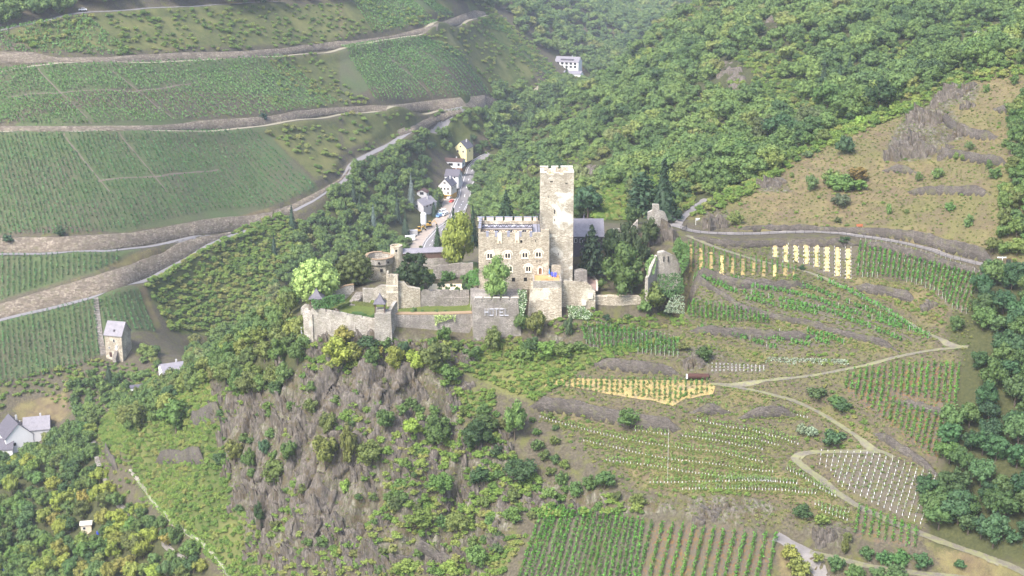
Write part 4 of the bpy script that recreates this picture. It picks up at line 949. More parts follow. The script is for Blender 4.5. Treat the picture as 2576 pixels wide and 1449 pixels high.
SLOPE += [R5([q])[0] + r for q, r in [((1130, 460), (70, 46, (0.06, 0.11, 0.05))), ((900, 385), (34, 34, (0.20, 0.22, 0.14))), ((970, 400), (34, 34, (0.26, 0.27, 0.20))), ((905, 1010), (58, 40, (0.06, 0.085, 0.035))), ((1050, 1060), (40, 34, (0.16, 0.20, 0.05))), ((1390, 1320), (46, 38, (0.07, 0.12, 0.05))), ((1520, 1350), (52, 42, (0.07, 0.13, 0.045))), ((1650, 1355), (54, 46, (0.075, 0.13, 0.045))), ((1800, 1385), (60, 46, (0.055, 0.10, 0.045))), ((820, 1330), (50, 50, (0.22, 0.20, 0.05))), ((870, 1440), (70, 60, (0.19, 0.19, 0.05))), ((1150, 1410), (50, 50, (0.08, 0.13, 0.05))), ((1290, 1470), (56, 46, (0.10, 0.15, 0.05))), ((1470, 1480), (60, 40, (0.09, 0.14, 0.05))), ((1620, 1470), (60, 46, (0.075, 0.12, 0.045))), ((1020, 1340), (40, 26, (0.18, 0.17, 0.05))), ((1220, 1290), (22, 50, OLIVE)), ((1240, 1200), (28, 36, OLIVE)), ((1370, 300), (18, 18, GREEN_LIGHT)), ((1150, 160), (50, 30, (0.08, 0.125, 0.045))), ((1210, 205), (52, 34, (0.06, 0.10, 0.04))), ((1010, 110), (60, 34, (0.08, 0.12, 0.045))), ((2100, 1390), (34, 26, BLUEGREEN)), ((2490, 1200), (46, 42, BLUEGREEN)), ((2130, 250), (28, 44, (0.06, 0.11, 0.045)))]]
SLOPE += [R6([q])[0] + r for q, r in [((660, 1010), (42, 32, GREEN_MID)), ((905, 720), (26, 18, (0.03, 0.055, 0.03))), ((1100, 705), (30, 14, GREEN_MID)), ((240, 1010), (60, 40, (0.06, 0.10, 0.035))), ((370, 1060), (70, 50, (0.14, 0.20, 0.05))), ((520, 1060), (60, 44, (0.11, 0.15, 0.04))), ((150, 1080), (60, 40, (0.10, 0.16, 0.04))), ((560, 870), (30, 60, (0.08, 0.10, 0.055))), ((1330, 640), (70, 90, (0.11, 0.13, 0.04))), ((1240, 660), (40, 40, (0.13, 0.17, 0.06))), ((1600, 990), (40, 22, OLIVE)), ((1430, 480), (50, 50, (0.07, 0.12, 0.04))), ((1530, 470), (60, 44, (0.06, 0.10, 0.035))), ((1450, 680), (60, 30, (0.10, 0.13, 0.06)))]]
for i, (u, v, w, h, col) in enumerate(SLOPE):
    hue = 'silver grey' if col[2] > 0.1 else 'rusty orange' if col[0] > col[1] * 1.3 else 'yellow' if col[0] > 0.2 else 'dark green' if col[1] < 0.09 else 'bright green' if col[1] > 0.15 else 'green'
    sz = 'small' if w < 26 else ('wide' if w > 50 else 'round')
    where = 'on the dry grass slope above the path' if v < 575 else ('beside the vineyards near the castle wall' if u < 1740 and v < 920 else 'among the vine terraces' if v < 1250 else 'beside the farm tracks at the bottom')
    tree_at(u, v, w, h, random.choice(['shrub0', 'shrub1', 'shrub2', 'shrub3']), col, 'shrub', f'{sz} {hue} bush {where}', 'shrub', 'bushes scattered over the slope', trunk=False)
# ---------------------------------------------------------------- woods: the largest trees one by one, the rest as one mass
def scatter(polys, spacing, seed, density=10.0, clear=0.0, avoid_roads=True):
    """ground places inside outlines, no two closer than spacing"""
    rng = np.random.default_rng(seed); out = []
    for pl in polys:
        p = np.array(pl, float); lo = np.maximum(p.min(0), [-90, -60]); hi = np.minimum(p.max(0), [W + 90, H + 90])
        n = int(np.prod(hi - lo) / density) + 10
        q = rng.uniform(lo, hi, (n, 2)); q = q[inside(p, q[:, 0], q[:, 1])]
        if len(q): out.append(cast(q[:, 0], q[:, 1]))
    P = np.concatenate(out); ok = (P[:, 1] < 2600) & ~inside(CASTLE_ZONE, P[:, 0], P[:, 1])
    if avoid_roads:
        for nm, Q in PATH_W.items():
            m = (P[:, 0] > Q[:, 0].min() - 8) & (P[:, 0] < Q[:, 0].max() + 8) & (P[:, 1] > Q[:, 1].min() - 8) & (P[:, 1] < Q[:, 1].max() + 8)
            d, _, _ = poly_dist(Q, P[m, 0], P[m, 1]); k = np.where(m)[0]; ok[k[d < PATHS[nm][1] / 2 + clear]] = False
    P = P[ok]
    c = np.stack([np.floor(P[:, 0] / spacing), np.floor(P[:, 1] / spacing)], -1).astype(np.int64)
    _, first = np.unique(c[:, 0] * 100003 + c[:, 1], return_index=True); P = P[np.sort(first)]
    cell = {}; keep = []; m2 = (0.6 * spacing) ** 2
    for i, (x, y, z) in enumerate(P.tolist()):
        g = (int(x // spacing), int(y // spacing)); bad = False
        for a in (-1, 0, 1):
            for b in (-1, 0, 1):
                q = cell.get((g[0] + a, g[1] + b))
                if q and (q[0] - x) ** 2 + (q[1] - y) ** 2 < m2: bad = True
        if not bad: cell[g] = (x, y); keep.append(i)
    return P[keep]
SRC = bpy.data.collections.new('foliage_sources')          # shapes repeated in the masses below
def sources(name, shapes, mat):
    c = bpy.data.collections.new(name)
    for i, s in enumerate(shapes):
        V, F = SHAPES[s]['_']; o = bpy.data.objects.new(f'{name}_{i:02d}', mesh_np(s, V, F, mat)); c.objects.link(o)
    return c
def mass(name, P, scale, rot, pick, coll, label, cat):
    """one object of kind stuff: many plants standing at P"""
    me = bpy.data.meshes.new(name); me.vertices.add(len(P)); me.vertices.foreach_set('co', np.asarray(P, np.float32).ravel())
    a = me.attributes.new('size', 'FLOAT_VECTOR', 'POINT'); a.data.foreach_set('vector', np.asarray(scale, np.float32).ravel())
    a = me.attributes.new('turn', 'FLOAT_VECTOR', 'POINT'); a.data.foreach_set('vector', np.asarray(rot, np.float32).ravel())
    a = me.attributes.new('pick', 'INT', 'POINT'); a.data.foreach_set('value', np.asarray(pick, np.int32))
    o = link(bpy.data.objects.new(name, me)); o['kind'] = 'stuff'; o['label'] = label; o['category'] = cat
    g = bpy.data.node_groups.new(name, 'GeometryNodeTree'); g.interface.new_socket('Geometry', in_out='INPUT', socket_type='NodeSocketGeometry'); g.interface.new_socket('Geometry', in_out='OUTPUT', socket_type='NodeSocketGeometry')
    gi = g.nodes.new('NodeGroupInput'); go = g.nodes.new('NodeGroupOutput')
    ci = g.nodes.new('GeometryNodeCollectionInfo'); ci.inputs['Collection'].default_value = coll; ci.inputs['Separate Children'].default_value = True; ci.inputs['Reset Children'].default_value = True
    ip = g.nodes.new('GeometryNodeInstanceOnPoints'); ip.inputs['Pick Instance'].default_value = True
    for nm, dt, so in (('size', 'FLOAT_VECTOR', 'Scale'), ('turn', 'FLOAT_VECTOR', 'Rotation'), ('pick', 'INT', 'Instance Index')):
        na = g.nodes.new('GeometryNodeInputNamedAttribute'); na.data_type = dt; na.inputs['Name'].default_value = nm
        src = na.outputs['Attribute']
        if nm == 'turn':
            e = g.nodes.new('FunctionNodeEulerToRotation'); g.links.new(src, e.inputs[0]); src = e.outputs[0]
        g.links.new(src, ip.inputs[so])
    m2p = g.nodes.new('GeometryNodeMeshToPoints')
    g.links.new(gi.outputs[0], m2p.inputs['Mesh']); g.links.new(m2p.outputs[0], ip.inputs['Points']); g.links.new(ci.outputs[0], ip.inputs['Instance']); g.links.new(ip.outputs[0], go.inputs[0])
    md = o.modifiers.new('scatter', 'NODES'); md.node_group = g
    return o
FOREST_SHAPES = ['round0', 'round1', 'round2', 'round3', 'round4', 'round5', 'tall0', 'spread0']
SRC_FOREST = sources('forest_source', FOREST_SHAPES, 'leaf_forest')
SRC_SCRUB = sources('scrub_source', ['shrub0', 'shrub1', 'shrub2', 'shrub3'], 'leaf_scrub')

rng = np.random.default_rng(11)
cand = []                                    # (P, width, height, zone)
def add_wood(zone, polys, spacing, wmin, wmax, hmul, seed, density=10.0, clear=1.5, keep=1.0):
    P = scatter(polys, spacing, seed, density, clear)
    if keep < 1: P = P[rng.random(len(P)) < keep]
    for p in P:
        w = rng.uniform(wmin, wmax); cand.append((p, w, w * rng.uniform(*hmul), zone))
HILL_R = [[(1215, 400), (1245, 330), (1330, 250), (1480, 165), (1600, 80), (1700, -40), (2660, -40), (2660, 150), (2450, 185), (2300, 250), (2130, 320), (2000, 385), (1900, 450), (1810, 490), (1740, 520), (1600, 530), (1450, 555), (1340, 560), (1200, 560), (1190, 500)]]
add_wood('hill', HILL_R, 6.8, 6.5, 13.5, (0.65, 1.0), 1, 6.0)
glade = lambda P: (vnoise(P[:, 0] / 17, P[:, 1] / 30, 91) + 0.5 * vnoise(P[:, 0] / 7, P[:, 1] / 10, 92)) < -0.16
hp = np.array([c[0] for c in cand]); gl = glade(hp); cand = [c for c, g in zip(cand, gl) if not g]
add_wood('hill', HILL_R, 4.6, 3.0, 5.5, (0.7, 1.0), 51, 6.0, keep=0.5)
FAR = [[(1150, -40), (1740, -40), (1640, 60), (1560, 130), (1480, 175), (1400, 165), (1330, 95), (1260, 25), (1150, 10)], [(1000, -40), (1200, -40), (1230, 20), (1140, 0)], [(1250, 230), (1330, 240), (1400, 220), (1330, 300), (1240, 330)]]
FAR += [[(-20, -40), (330, -40), (330, 0), (205, 28), (110, 45), (-20, 74)], [(330, -40), (1000, -40), (860, -2), (600, 14), (400, 12)]]
add_wood('far', FAR, 9.0, 9, 16, (0.7, 1.0), 2, 3.0)
VALLEY = [[(985, 395), (1060, 338), (1160, 300), (1240, 275), (1340, 245), (1400, 205), (1420, 230), (1330, 300), (1250, 345), (1222, 385), (1195, 395), (1170, 380), (1130, 385), (1090, 375), (1050, 400)], [(690, 850), (560, 900), (470, 930), (480, 870), (600, 840), (640, 790), (700, 720), (740, 620), (830, 510), (905, 420), (985, 390), (1050, 380), (1095, 400), (1105, 460), (1060, 480), (1110, 505), (1100, 545), (1050, 590), (1020, 640), (990, 700), (900, 720), (800, 740), (740, 780)]]
add_wood('valley', VALLEY, 4.8, 5.0, 8.5, (0.85, 1.25), 3, 5.0)
LOWL = [L3([(-60, 560), (350, 440), (560, 330), (700, 330), (690, 480), (730, 700), (800, 850), (930, 1000), (1000, 960), (1250, 1120), (1450, 1280), (1560, 1500), (-60, 1520)])]
add_wood('lower left', LOWL, 4.6, 4.5, 7.5, (0.85, 1.15), 4, 6.0, 0.6)
SHOULDER = [[(470, 960), (520, 915), (600, 880), (690, 840), (755, 830), (765, 880), (745, 950), (700, 1000), (620, 1000), (540, 960), (450, 1010)], [(380, 1000), (450, 960), (480, 1000), (430, 1050), (330, 1090), (300, 1050)]]
add_wood('shoulder', SHOULDER, 4.4, 5.0, 8.0, (0.9, 1.25), 5, 6.0)
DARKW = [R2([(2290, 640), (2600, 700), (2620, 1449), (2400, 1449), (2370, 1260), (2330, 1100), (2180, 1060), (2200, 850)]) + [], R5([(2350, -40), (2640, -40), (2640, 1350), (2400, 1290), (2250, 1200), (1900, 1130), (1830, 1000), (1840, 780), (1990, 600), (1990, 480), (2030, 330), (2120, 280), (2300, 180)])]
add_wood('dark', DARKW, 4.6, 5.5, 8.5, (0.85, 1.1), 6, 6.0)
EDGE = [A(1717.3, 0, [(2480, 850), (2640, 780), (2640, 1520), (2500, 1449), (2480, 1100)]), R2([(2380, 0), (2640, -10), (2640, 470), (2400, 520), (2330, 460), (2350, 330), (2420, 260)])]
add_wood('edge', EDGE, 3.6, 4.0, 6.5, (0.8, 1.1), 7, 6.0, 0.6)
VILLAGE = [L3([(530, 0), (700, 30), (680, 240), (520, 250)]), [(160, 965), (230, 950), (420, 960), (440, 1010), (300, 1040), (200, 1060)], [(275, 905), (330, 900), (400, 930), (390, 880), (330, 860)], L3([(0, 60), (300, 0), (330, 50), (120, 110)])]
add_wood('village', VILLAGE, 5.0, 4.0, 7.0, (0.7, 1.0), 8, 6.0)
# bare ground and rock show between the trees on the steep slope
GAPS = [castpts(A(1717.3, 0, pl)) for pl in ([(210, 640), (270, 450), (400, 460), (540, 600), (500, 720), (300, 690)], [(560, 370), (600, 150), (700, 130), (720, 330)], [(690, 90), (860, 40), (840, 120), (760, 160)], [(0, 660), (200, 680), (180, 740), (20, 760)], [(1890, 370), (2160, 350), (2200, 420), (1900, 440)])] + [castpts(A(1140.4, 389.1, pl, 4.234)) for pl in ([(1280, 320), (1330, 130), (1500, 70), (1640, 120), (1560, 290), (1480, 320)], [(1290, 600), (1290, 400), (1780, 440), (2000, 470), (1900, 620), (1600, 660)], [(2370, 700), (2576, 540), (2576, 640), (2420, 760)])]
cp = np.array([c[0] for c in cand]); gap = np.zeros(len(cand), bool)
for g in GAPS: gap |= inside(g, cp[:, 0], cp[:, 1])
cand = [c for c, g in zip(cand, gap) if not (g and c[3] in ('hill', 'far'))]
# houses and other built things keep their ground clear: (u, v, radius m)
CLEARINGS = [(300, 880, 9), (1125, 490, 11), (1070, 520, 12), (1137, 416, 13), (1168, 391, 9), (1430, 175, 20), (1438, 190, 12), (1066, 575, 11), (1050, 592, 11), (1035, 600, 9), (1085, 560, 8), (1112, 540, 8), (1160, 520, 8), (1165, 480, 7), (430, 945, 9), (60, 1100, 16), (20, 1130, 14), (110, 1085, 10), (218, 1335, 5), (355, 980, 7), (1110, 440, 8), (1155, 410, 6), (1165, 515, 6), (230, 1080, 6), (1340, 235, 8)]
CL = castpts([c[:2] for c in CLEARINGS]); CR = np.array([c[2] for c in CLEARINGS])
cp = np.array([c[0] for c in cand]); cw = np.array([c[1] for c in cand]); okc = np.ones(len(cand), bool)
for (x, y, z), r in zip(CL, CR): okc &= np.hypot(cp[:, 0] - x, cp[:, 1] - y) > r + cw * 0.25
for x, y, r in PLANTED: okc &= np.hypot(cp[:, 0] - x, cp[:, 1] - y) > r * 0.8 + cw * 0.25
cand = [c for c, k in zip(cand, okc) if k]
PAL = {'hill': [GREEN_MID, GREEN_MID, GREEN_DARK, OLIVE, BLUEGREEN, (0.10, 0.15, 0.055), (0.13, 0.16, 0.05), (0.09, 0.10, 0.045)],
       'valley': [GREEN_MID, GREEN_DARK, BLUEGREEN, OLIVE, (0.085, 0.13, 0.05)], 'lower left': [YELLOWISH, YELLOWISH, (0.20, 0.215, 0.05), (0.15, 0.185, 0.045), GREEN_MID, OLIVE, (0.11, 0.165, 0.045), (0.07, 0.12, 0.045), (0.10, 0.15, 0.045), (0.22, 0.19, 0.05)],
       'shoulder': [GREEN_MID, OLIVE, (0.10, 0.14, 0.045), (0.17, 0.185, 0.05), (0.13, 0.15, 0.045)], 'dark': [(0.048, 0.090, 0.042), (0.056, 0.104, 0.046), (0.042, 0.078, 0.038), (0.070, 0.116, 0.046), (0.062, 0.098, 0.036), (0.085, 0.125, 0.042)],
       'edge': [GREEN_MID, OLIVE, (0.13, 0.165, 0.05), (0.08, 0.12, 0.04)], 'village': [GREEN_MID, BLUEGREEN, OLIVE, GREEN_DARK], 'far': [GREEN_MID]}
WLAB = {'hill': ('{} tree in the wood on the steep slope right of the keep', 'trees of the wooded slope'), 'valley': ('{} tree in the wood filling the valley left of the castle', 'trees of the valley wood'),
        'lower left': ('{} tree in the yellowing grove below the long stone stairs', 'trees of the lower grove'), 'shoulder': ('{} tree on the wooded shoulder left of the cliff', 'trees of the left shoulder'),
        'dark': ('{} tree in the dense wood right of the vineyards', 'trees beside the vineyards'), 'edge': ('{} tree at the right edge of the dry grass slope', 'trees at the grass slope edge'), 'village': ('{} tree among the gardens by the village roofs', 'village garden trees')}
def hue_of(c): return 'yellow' if c[0] > 0.2 else 'yellow green' if c[0] > 0.14 else 'dark green' if c[1] < 0.08 else 'bright green' if c[1] > 0.13 else 'green'
sizes = np.array([c[1] / proj(c[0])[2] * {'far': 0.0, 'hill': 0.55, 'valley': 0.6}.get(c[3], 1.0) for c in cand])
order = np.argsort(-sizes); NT_MAX = 262
one_by_one = set(order[:NT_MAX].tolist())
rest = []
def part_of(p):
    u, v, _ = proj(p); return f'{"upper" if v < 300 else "middle" if v < 800 else "lower" if v < 1150 else "lowest"} {"left" if u % 400 < 200 else "right"} part', f'{int(u // 120)}-{int(v // 120)}'
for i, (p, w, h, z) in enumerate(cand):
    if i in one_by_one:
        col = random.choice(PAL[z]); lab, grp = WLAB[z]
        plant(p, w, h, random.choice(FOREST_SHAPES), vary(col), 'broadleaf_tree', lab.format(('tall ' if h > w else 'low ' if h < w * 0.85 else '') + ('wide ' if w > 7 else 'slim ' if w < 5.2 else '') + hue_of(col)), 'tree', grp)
    else: rest.append((p, w, h, z))
RP = np.array([r[0] for r in rest]); RP[:, 2] -= 0.3
RS = np.array([(r[1], r[1] * rng.uniform(0.9, 1.1), r[2]) for r in rest]); RT = np.zeros((len(rest), 3)); RT[:, 2] = rng.uniform(0, 6.28, len(rest))
mass('forest', RP, RS, RT, rng.integers(0, len(FOREST_SHAPES), len(rest)), SRC_FOREST, 'mixed green deciduous forest covering the far slopes and the valley', 'forest')
print('trees', len(one_by_one), 'mass', len(rest))

# firs and silvery spruces standing in the woods
FIRS = [(735, 575, 26, 60), (690, 640, 22, 54), (890, 520, 30, 70), (905, 545, 26, 58), (1035, 520, 26, 84), (940, 580, 24, 66), (1000, 560, 28, 76), (1020, 590, 26, 60), (610, 880, 22, 62), (1185, 385, 22, 50), (1100, 520, 26, 40), (1092, 545, 24, 38), (2070, 225, 34, 74), (2110, 225, 30, 70), (2090, 180, 30, 60), (2135, 200, 28, 64), (2120, 140, 30, 50), (2075, 262, 18, 52), (2055, 258, 16, 44), (275, 960, 30, 50), (2020, 240, 24, 40), (1425, 200, 20, 34)]
for i, (u, v, w, h) in enumerate(FIRS):
    silver = i in (4, 17, 18, 5)
    tree_at(u, v, w, h, random.choice(['conifer0', 'conifer1', 'conifer2']), (0.13, 0.15, 0.16) if silver else (0.036, 0.060, 0.036), 'spruce_tree', ('silvery blue spruce' if silver else 'dark spruce') + (' in the valley wood left of the road' if u < 1250 else ' among the broadleaf trees of the right slope' if u > 1500 else ' beside the far white house'), 'tree', 'spruces in the woods')

# low green growth: brambles, young scrub, weeds on the terraces
sc = []
def add_scrub(polys, spacing, wmin, wmax, seed, density=8.0, keep=1.0):
    P = scatter(polys, spacing, seed, density, 0.4)
    if keep < 1: P = P[vnoise(P[:, 0] / 9, P[:, 1] / 9, seed) + 0.5 < keep]
    ok = np.ones(len(P), bool)
    for (x, y, z), r in zip(CL, CR): ok &= np.hypot(P[:, 0] - x, P[:, 1] - y) > r * 0.8
    P = P[ok]
    w = rng.uniform(wmin, wmax, len(P)); sc.append((P, np.stack([w, w, w * rng.uniform(0.45, 0.8, len(P))], -1)))
add_scrub([[(362, 712), (500, 632), (590, 585), (700, 540), (760, 560), (740, 640), (690, 720), (640, 790), (590, 830), (430, 832)]], 2.6, 3.0, 5.0, 21, 5)
add_scrub([[(362, 712), (500, 632), (590, 585), (700, 540), (760, 560), (740, 640), (690, 720), (640, 790), (590, 830), (430, 832)]], 2.2, 2.0, 3.6, 121, 4)
add_scrub([GREEN[1]], 1.25, 1.4, 3.0, 22, 3)
add_scrub([M0([(600, 270), (1060, 145), (1620, 560), (1300, 760), (1200, 700), (900, 440)])], 3.6, 1.8, 4.5, 23, 4, 0.6)
add_scrub([M0([(-20, 860), (1000, 835), (900, 900), (450, 1040), (150, 1160), (-20, 1200)]), L0([(1950, 980), (2576, 890), (2576, 1300), (2480, 1370), (2400, 1300), (2100, 1050)])], 3.8, 2.5, 5, 24, 6, 0.62)
add_scrub([L0([(0, 250), (600, 115), (2576, 30), (2576, 320), (1800, 385), (900, 420), (300, 390)]), M0([(0, 0), (850, 130), (600, 185), (300, 230), (0, 310)])], 3.4, 1.6, 4.5, 25, 4, 0.6)
add_scrub([L0([(1750, 480), (2576, 390), (2576, 800), (2150, 830)]), M0([(-20, 380), (0, 560), (230, 780), (-20, 800)])], 3.2, 1.6, 4.0, 26, 4, 0.6)
add_scrub([GREEN[8]], 1.9, 1.5, 3.2, 27, 3, 0.92)
add_scrub([[(1330, 795), (1500, 785), (1640, 792), (1720, 770), (1722, 815), (1640, 830), (1480, 832), (1340, 850)], [(1150, 850), (1320, 850), (1340, 880), (1160, 890)], [(760, 850), (940, 862), (1180, 850), (1180, 880), (900, 885), (770, 880)]], 1.3, 0.9, 2.2, 127, 3, 0.8)
add_scrub([[(-20, 970), (240, 905), (330, 925), (430, 955), (460, 960), (300, 1030), (200, 1050), (100, 985), (-20, 1010)], [(-20, 1010), (90, 1000), (110, 1060), (-20, 1075)], [(1240, 40), (1330, 110), (1350, 130), (1300, 130), (1230, 60)]], 2.2, 1.4, 3.4, 128, 4, 0.75)
add_scrub(GREEN[9:], 1.2, 1.3, 2.6, 28, 3, 0.95)
add_scrub([R5([(880, 20), (1090, 20), (1300, 240), (1480, 400), (1300, 340), (1000, 130)]), R5([(860, 280), (1200, 380), (1480, 510), (1200, 500), (900, 420)]), R5([(0, 640), (700, 690), (1000, 860), (900, 880), (0, 800)])], 1.8, 0.9, 2.0, 29, 5, 0.6)
add_scrub([ROCK_POLYS[0]], 1.8, 1.6, 4.0, 30, 4, 0.66)
add_scrub([[(1140, -30), (1250, 30), (1340, 110), (1410, 190), (1300, 280), (1240, 270), (1390, 190), (1235, 45)]], 4.0, 2.5, 5, 35, 4, 0.8)
add_scrub([[(1350, 1010), (1480, 960), (1800, 990), (2100, 1080), (2000, 1260), (1600, 1250), (1340, 1060)]], 2.2, 0.7, 1.6, 36, 5, 0.5)
add_scrub([R2([(0, 560), (1000, 640), (2000, 1100), (1500, 1210), (0, 1100)]), R2([(1250, 650), (2100, 900), (2050, 1100), (1400, 800)])], 1.8, 0.6, 1.4, 37, 5, 0.45)
add_scrub([R2([(1280, 660), (1900, 760), (1990, 900), (1950, 1000), (1500, 800)]), R2([(0, 1150), (640, 1240), (1300, 1220), (1250, 1300), (600, 1330), (300, 1200)]), R6([(1250, 430), (1640, 380), (1620, 720), (1250, 700)]), R6([(540, 590), (1300, 640), (1600, 740), (1500, 800), (700, 740)])], 1.8, 0.8, 1.9, 31, 5, 0.55)
P = scatter(HILL_R, 3.0, 52, 6.0, 0.4); P = P[glade(P)]; w_ = rng.uniform(2.0, 4.2, len(P)); sc.append((P, np.stack([w_, w_, w_ * rng.uniform(0.45, 0.8, len(P))], -1)))
add_scrub([[(1740, 545), (1800, 500), (1900, 452), (2000, 388), (2130, 322), (2300, 252), (2450, 188), (2600, 160), (2600, 185), (2450, 208), (2310, 275), (2150, 340), (2010, 405), (1910, 478), (1800, 530)]], 2.4, 2.0, 4.5, 38, 3, 0.9)
add_scrub([L3([(640, 300), (740, 300), (800, 560), (900, 640), (1000, 660), (1300, 1060), (1260, 1130), (1000, 960), (830, 780), (720, 560)])], 1.9, 1.2, 2.4, 39, 4, 0.75)
add_scrub([DRY[0]], 6.0, 0.8, 1.8, 40, 5, 0.5)
add_scrub([A(1140.4, 389.1, [(1290, 640), (1290, 400), (1500, 380), (2000, 470), (2000, 640), (1600, 680)], 4.234)], 1.8, 1.6, 3.0, 33, 5, 0.8)
add_scrub([[(280, 900), (420, 930), (460, 960), (250, 1000), (60, 985), (240, 920)], L3([(0, 0), (500, 40), (650, 250), (250, 290), (0, 250)])], 3.2, 1.5, 3.2, 34, 6, 0.5)
SPt = np.concatenate([s[0] for s in sc]); SSc = np.concatenate([s[1] for s in sc]); SPt[:, 2] -= 0.15
STt = np.zeros((len(SPt), 3)); STt[:, 2] = rng.uniform(0, 6.28, len(SPt))
# single bushes clinging to the cliff
for i, p in enumerate(np.concatenate([scatter([ROCK_POLYS[0]], 6.6, 77, 6.0), scatter([[(1040, 1040), (1400, 1050), (1430, 1240), (1340, 1330), (1040, 1420), (970, 1250)]], 4.6, 78, 6.0), scatter([[(560, 1000), (760, 930), (800, 1040), (640, 1200), (570, 1180)]], 5.5, 79, 6.0)])):
    if min(math.hypot(p[0] - x, p[1] - y) - r for x, y, r in PLANTED) < 1.0: continue
    uu, vv, _ = proj(p); w = rng.uniform(2.2, 4.6); col = random.choice([GREEN_MID, OLIVE, (0.10, 0.15, 0.045), (0.13, 0.175, 0.05), (0.07, 0.11, 0.038)])
    plant(p, w, w * rng.uniform(0.7, 1.0), random.choice(['shrub0', 'shrub1', 'shrub2', 'shrub3']), vary(col), 'shrub', f'{hue_of(col)} bush clinging to the {"upper" if vv < 1100 else "middle" if vv < 1280 else "lower"} {"left" if uu < 850 else "right"} cliff', 'shrub', 'bushes clinging to the cliff', trunk=False)
mass('undergrowth', SPt, SSc, STt, rng.integers(0, 4, len(SPt)), SRC_SCRUB, 'bright green brambles and scrub covering the banks and terraces', 'undergrowth')
print('scrub', len(SPt))
# dry tufts on the grass slope and between the terraces
tv, tf = crown_shape(400, 'shrub', 5, 60, 0.12, core=False); add_shape('tuft', tv, tf)
SRC_TUFT = sources('tuft_source', ['tuft'], 'leaf_grass')
TP = np.concatenate([scatter([[(1480, 800), (1640, 790), (1740, 600), (2480, 690), (2430, 900), (2360, 1150), (2330, 1330), (1900, 1330), (1600, 1260), (1340, 1010), (1480, 930)]], 1.15, 45, 4.0, 0.2), scatter([DRY[0]], 1.5, 41, 4.0, 0.3), scatter(DRY[1:8], 1.2, 42, 3.0, 0.2), scatter([ROCK_POLYS[0]], 1.6, 43, 5.0), scatter([R2([(0, 560), (1000, 640), (2000, 1100), (1500, 1210), (0, 1100)]), R5([(0, 200), (900, 440), (700, 640), (0, 640)]), R4([(1500, 220), (2576, 480), (2576, 760), (2000, 620)])], 1.3, 44, 4.0)])
TS = rng.uniform(0.5, 1.3, (len(TP), 1)) * np.array([[1, 1, 0.55]]); TR = np.zeros((len(TP), 3)); TR[:, 2] = rng.uniform(0, 6.28, len(TP))
TP[:, 2] -= 0.06
mass('dry_grass', TP, TS, TR, np.zeros(len(TP), int), SRC_TUFT, 'dry ochre grass tufts over the slopes and terrace banks', 'grass')
print('tufts', len(TP))
# ---------------------------------------------------------------- vineyards
def along(line, n):
    p = np.array(line, float); d = np.r_[0, np.cumsum(np.hypot(*np.diff(p, axis=0).T))]
    t = np.linspace(0, d[-1], n); return np.stack([np.interp(t, d, p[:, 0]), np.interp(t, d, p[:, 1])], -1)
def vine_leaves(Pts, height, width, per_m, size, seed, clump=1.1, gap=0.0):
    """leaf clumps along a line on the ground, gathered into single vines"""
    rng = np.random.default_rng(seed)
    d = np.r_[0, np.cumsum(np.hypot(*np.diff(Pts[:, :2], axis=0).T))]; L = d[-1]
    n = max(6, int(L * per_m * 1.5)); s = rng.uniform(0, L, n)
    if clump:
        k = np.round(s / clump); s = k * clump + (s - k * clump) * 0.62
        if gap:
            miss = rng.random(int(L / clump) + 3) < gap; keep = ~miss[np.clip(k, 0, len(miss) - 1).astype(int)]; s = s[keep]; k = k[keep]
        hv = rng.uniform(0.75, 1.15, int(L / clump) + 3)[np.clip(k, 0, int(L / clump) + 2).astype(int)]
    else: hv = np.ones(len(s))
    n = len(s)
    x = np.interp(s, d, Pts[:, 0]); y = np.interp(s, d, Pts[:, 1])
    tx = np.gradient(Pts[:, 0]); ty = np.gradient(Pts[:, 1]); q = np.hypot(tx, ty) + 1e-9
    nx_ = -np.interp(s, d, ty / q); ny_ = np.interp(s, d, tx / q)
    h = rng.beta(1.6, 1.2, n) * height * hv; o = rng.normal(0, width * 0.32, n) * (1.1 - 0.5 * h / (height * 1.2))
    x = x + nx_ * o; y = y + ny_ * o
    ok = np.ones(n, bool)
    if y.mean() > 520:
        for g in GAP_W:
            if g[:, 0].min() - 3 < x.max() and g[:, 0].max() + 3 > x.min(): ok &= poly_dist(g, x, y)[0] > 0.9
    P = np.stack([x, y, hz(x, y) + 0.25 + h], -1)
    N = np.stack([nx_ * np.sign(o), ny_ * np.sign(o), np.full(n, 0.7)], -1) + rng.normal(size=(n, 3)) * 0.6; N /= np.linalg.norm(N, axis=1, keepdims=True)
    return leaf_cards(P[ok], N[ok], size, rng)
ORD = ['first', 'second', 'third', 'fourth', 'fifth', 'sixth', 'seventh', 'eighth', 'ninth', 'tenth', 'eleventh', 'twelfth', 'thirteenth', 'fourteenth', 'fifteenth', 'sixteenth', 'seventeenth', 'eighteenth', 'nineteenth', 'twentieth']
def ordinal(i):
    if i < 20: return ORD[i]
    t, r = divmod(i + 1, 10); tens = {2: 'twenty', 3: 'thirty', 4: 'forty', 5: 'fifty', 6: 'sixty', 7: 'seventy', 8: 'eighty'}[t]
    return (tens[:-1] + 'ieth') if r == 0 else f'{tens}-{ORD[r - 1]}'
POST_ME = MB().box(-0.04, 0.04, -0.04, 0.04, -0.4, 1.75).mesh('post', 'post_grey')
def row_obj(V, F, label, group, color, posts=None):
    c = V.mean(0); o = bpy.data.objects.new('vine_row', mesh_np('vine_row', V - c, F, 'leaf')); o.location = c; o.color = (*color, 1)
    tag(link(o), label, 'vine row', group)
    if posts is not None:
        for p in posts:
            q = link(bpy.data.objects.new('post', POST_ME), o); q.location = (p[0] - c[0], p[1] - c[1], p[2] - c[2])
    return o
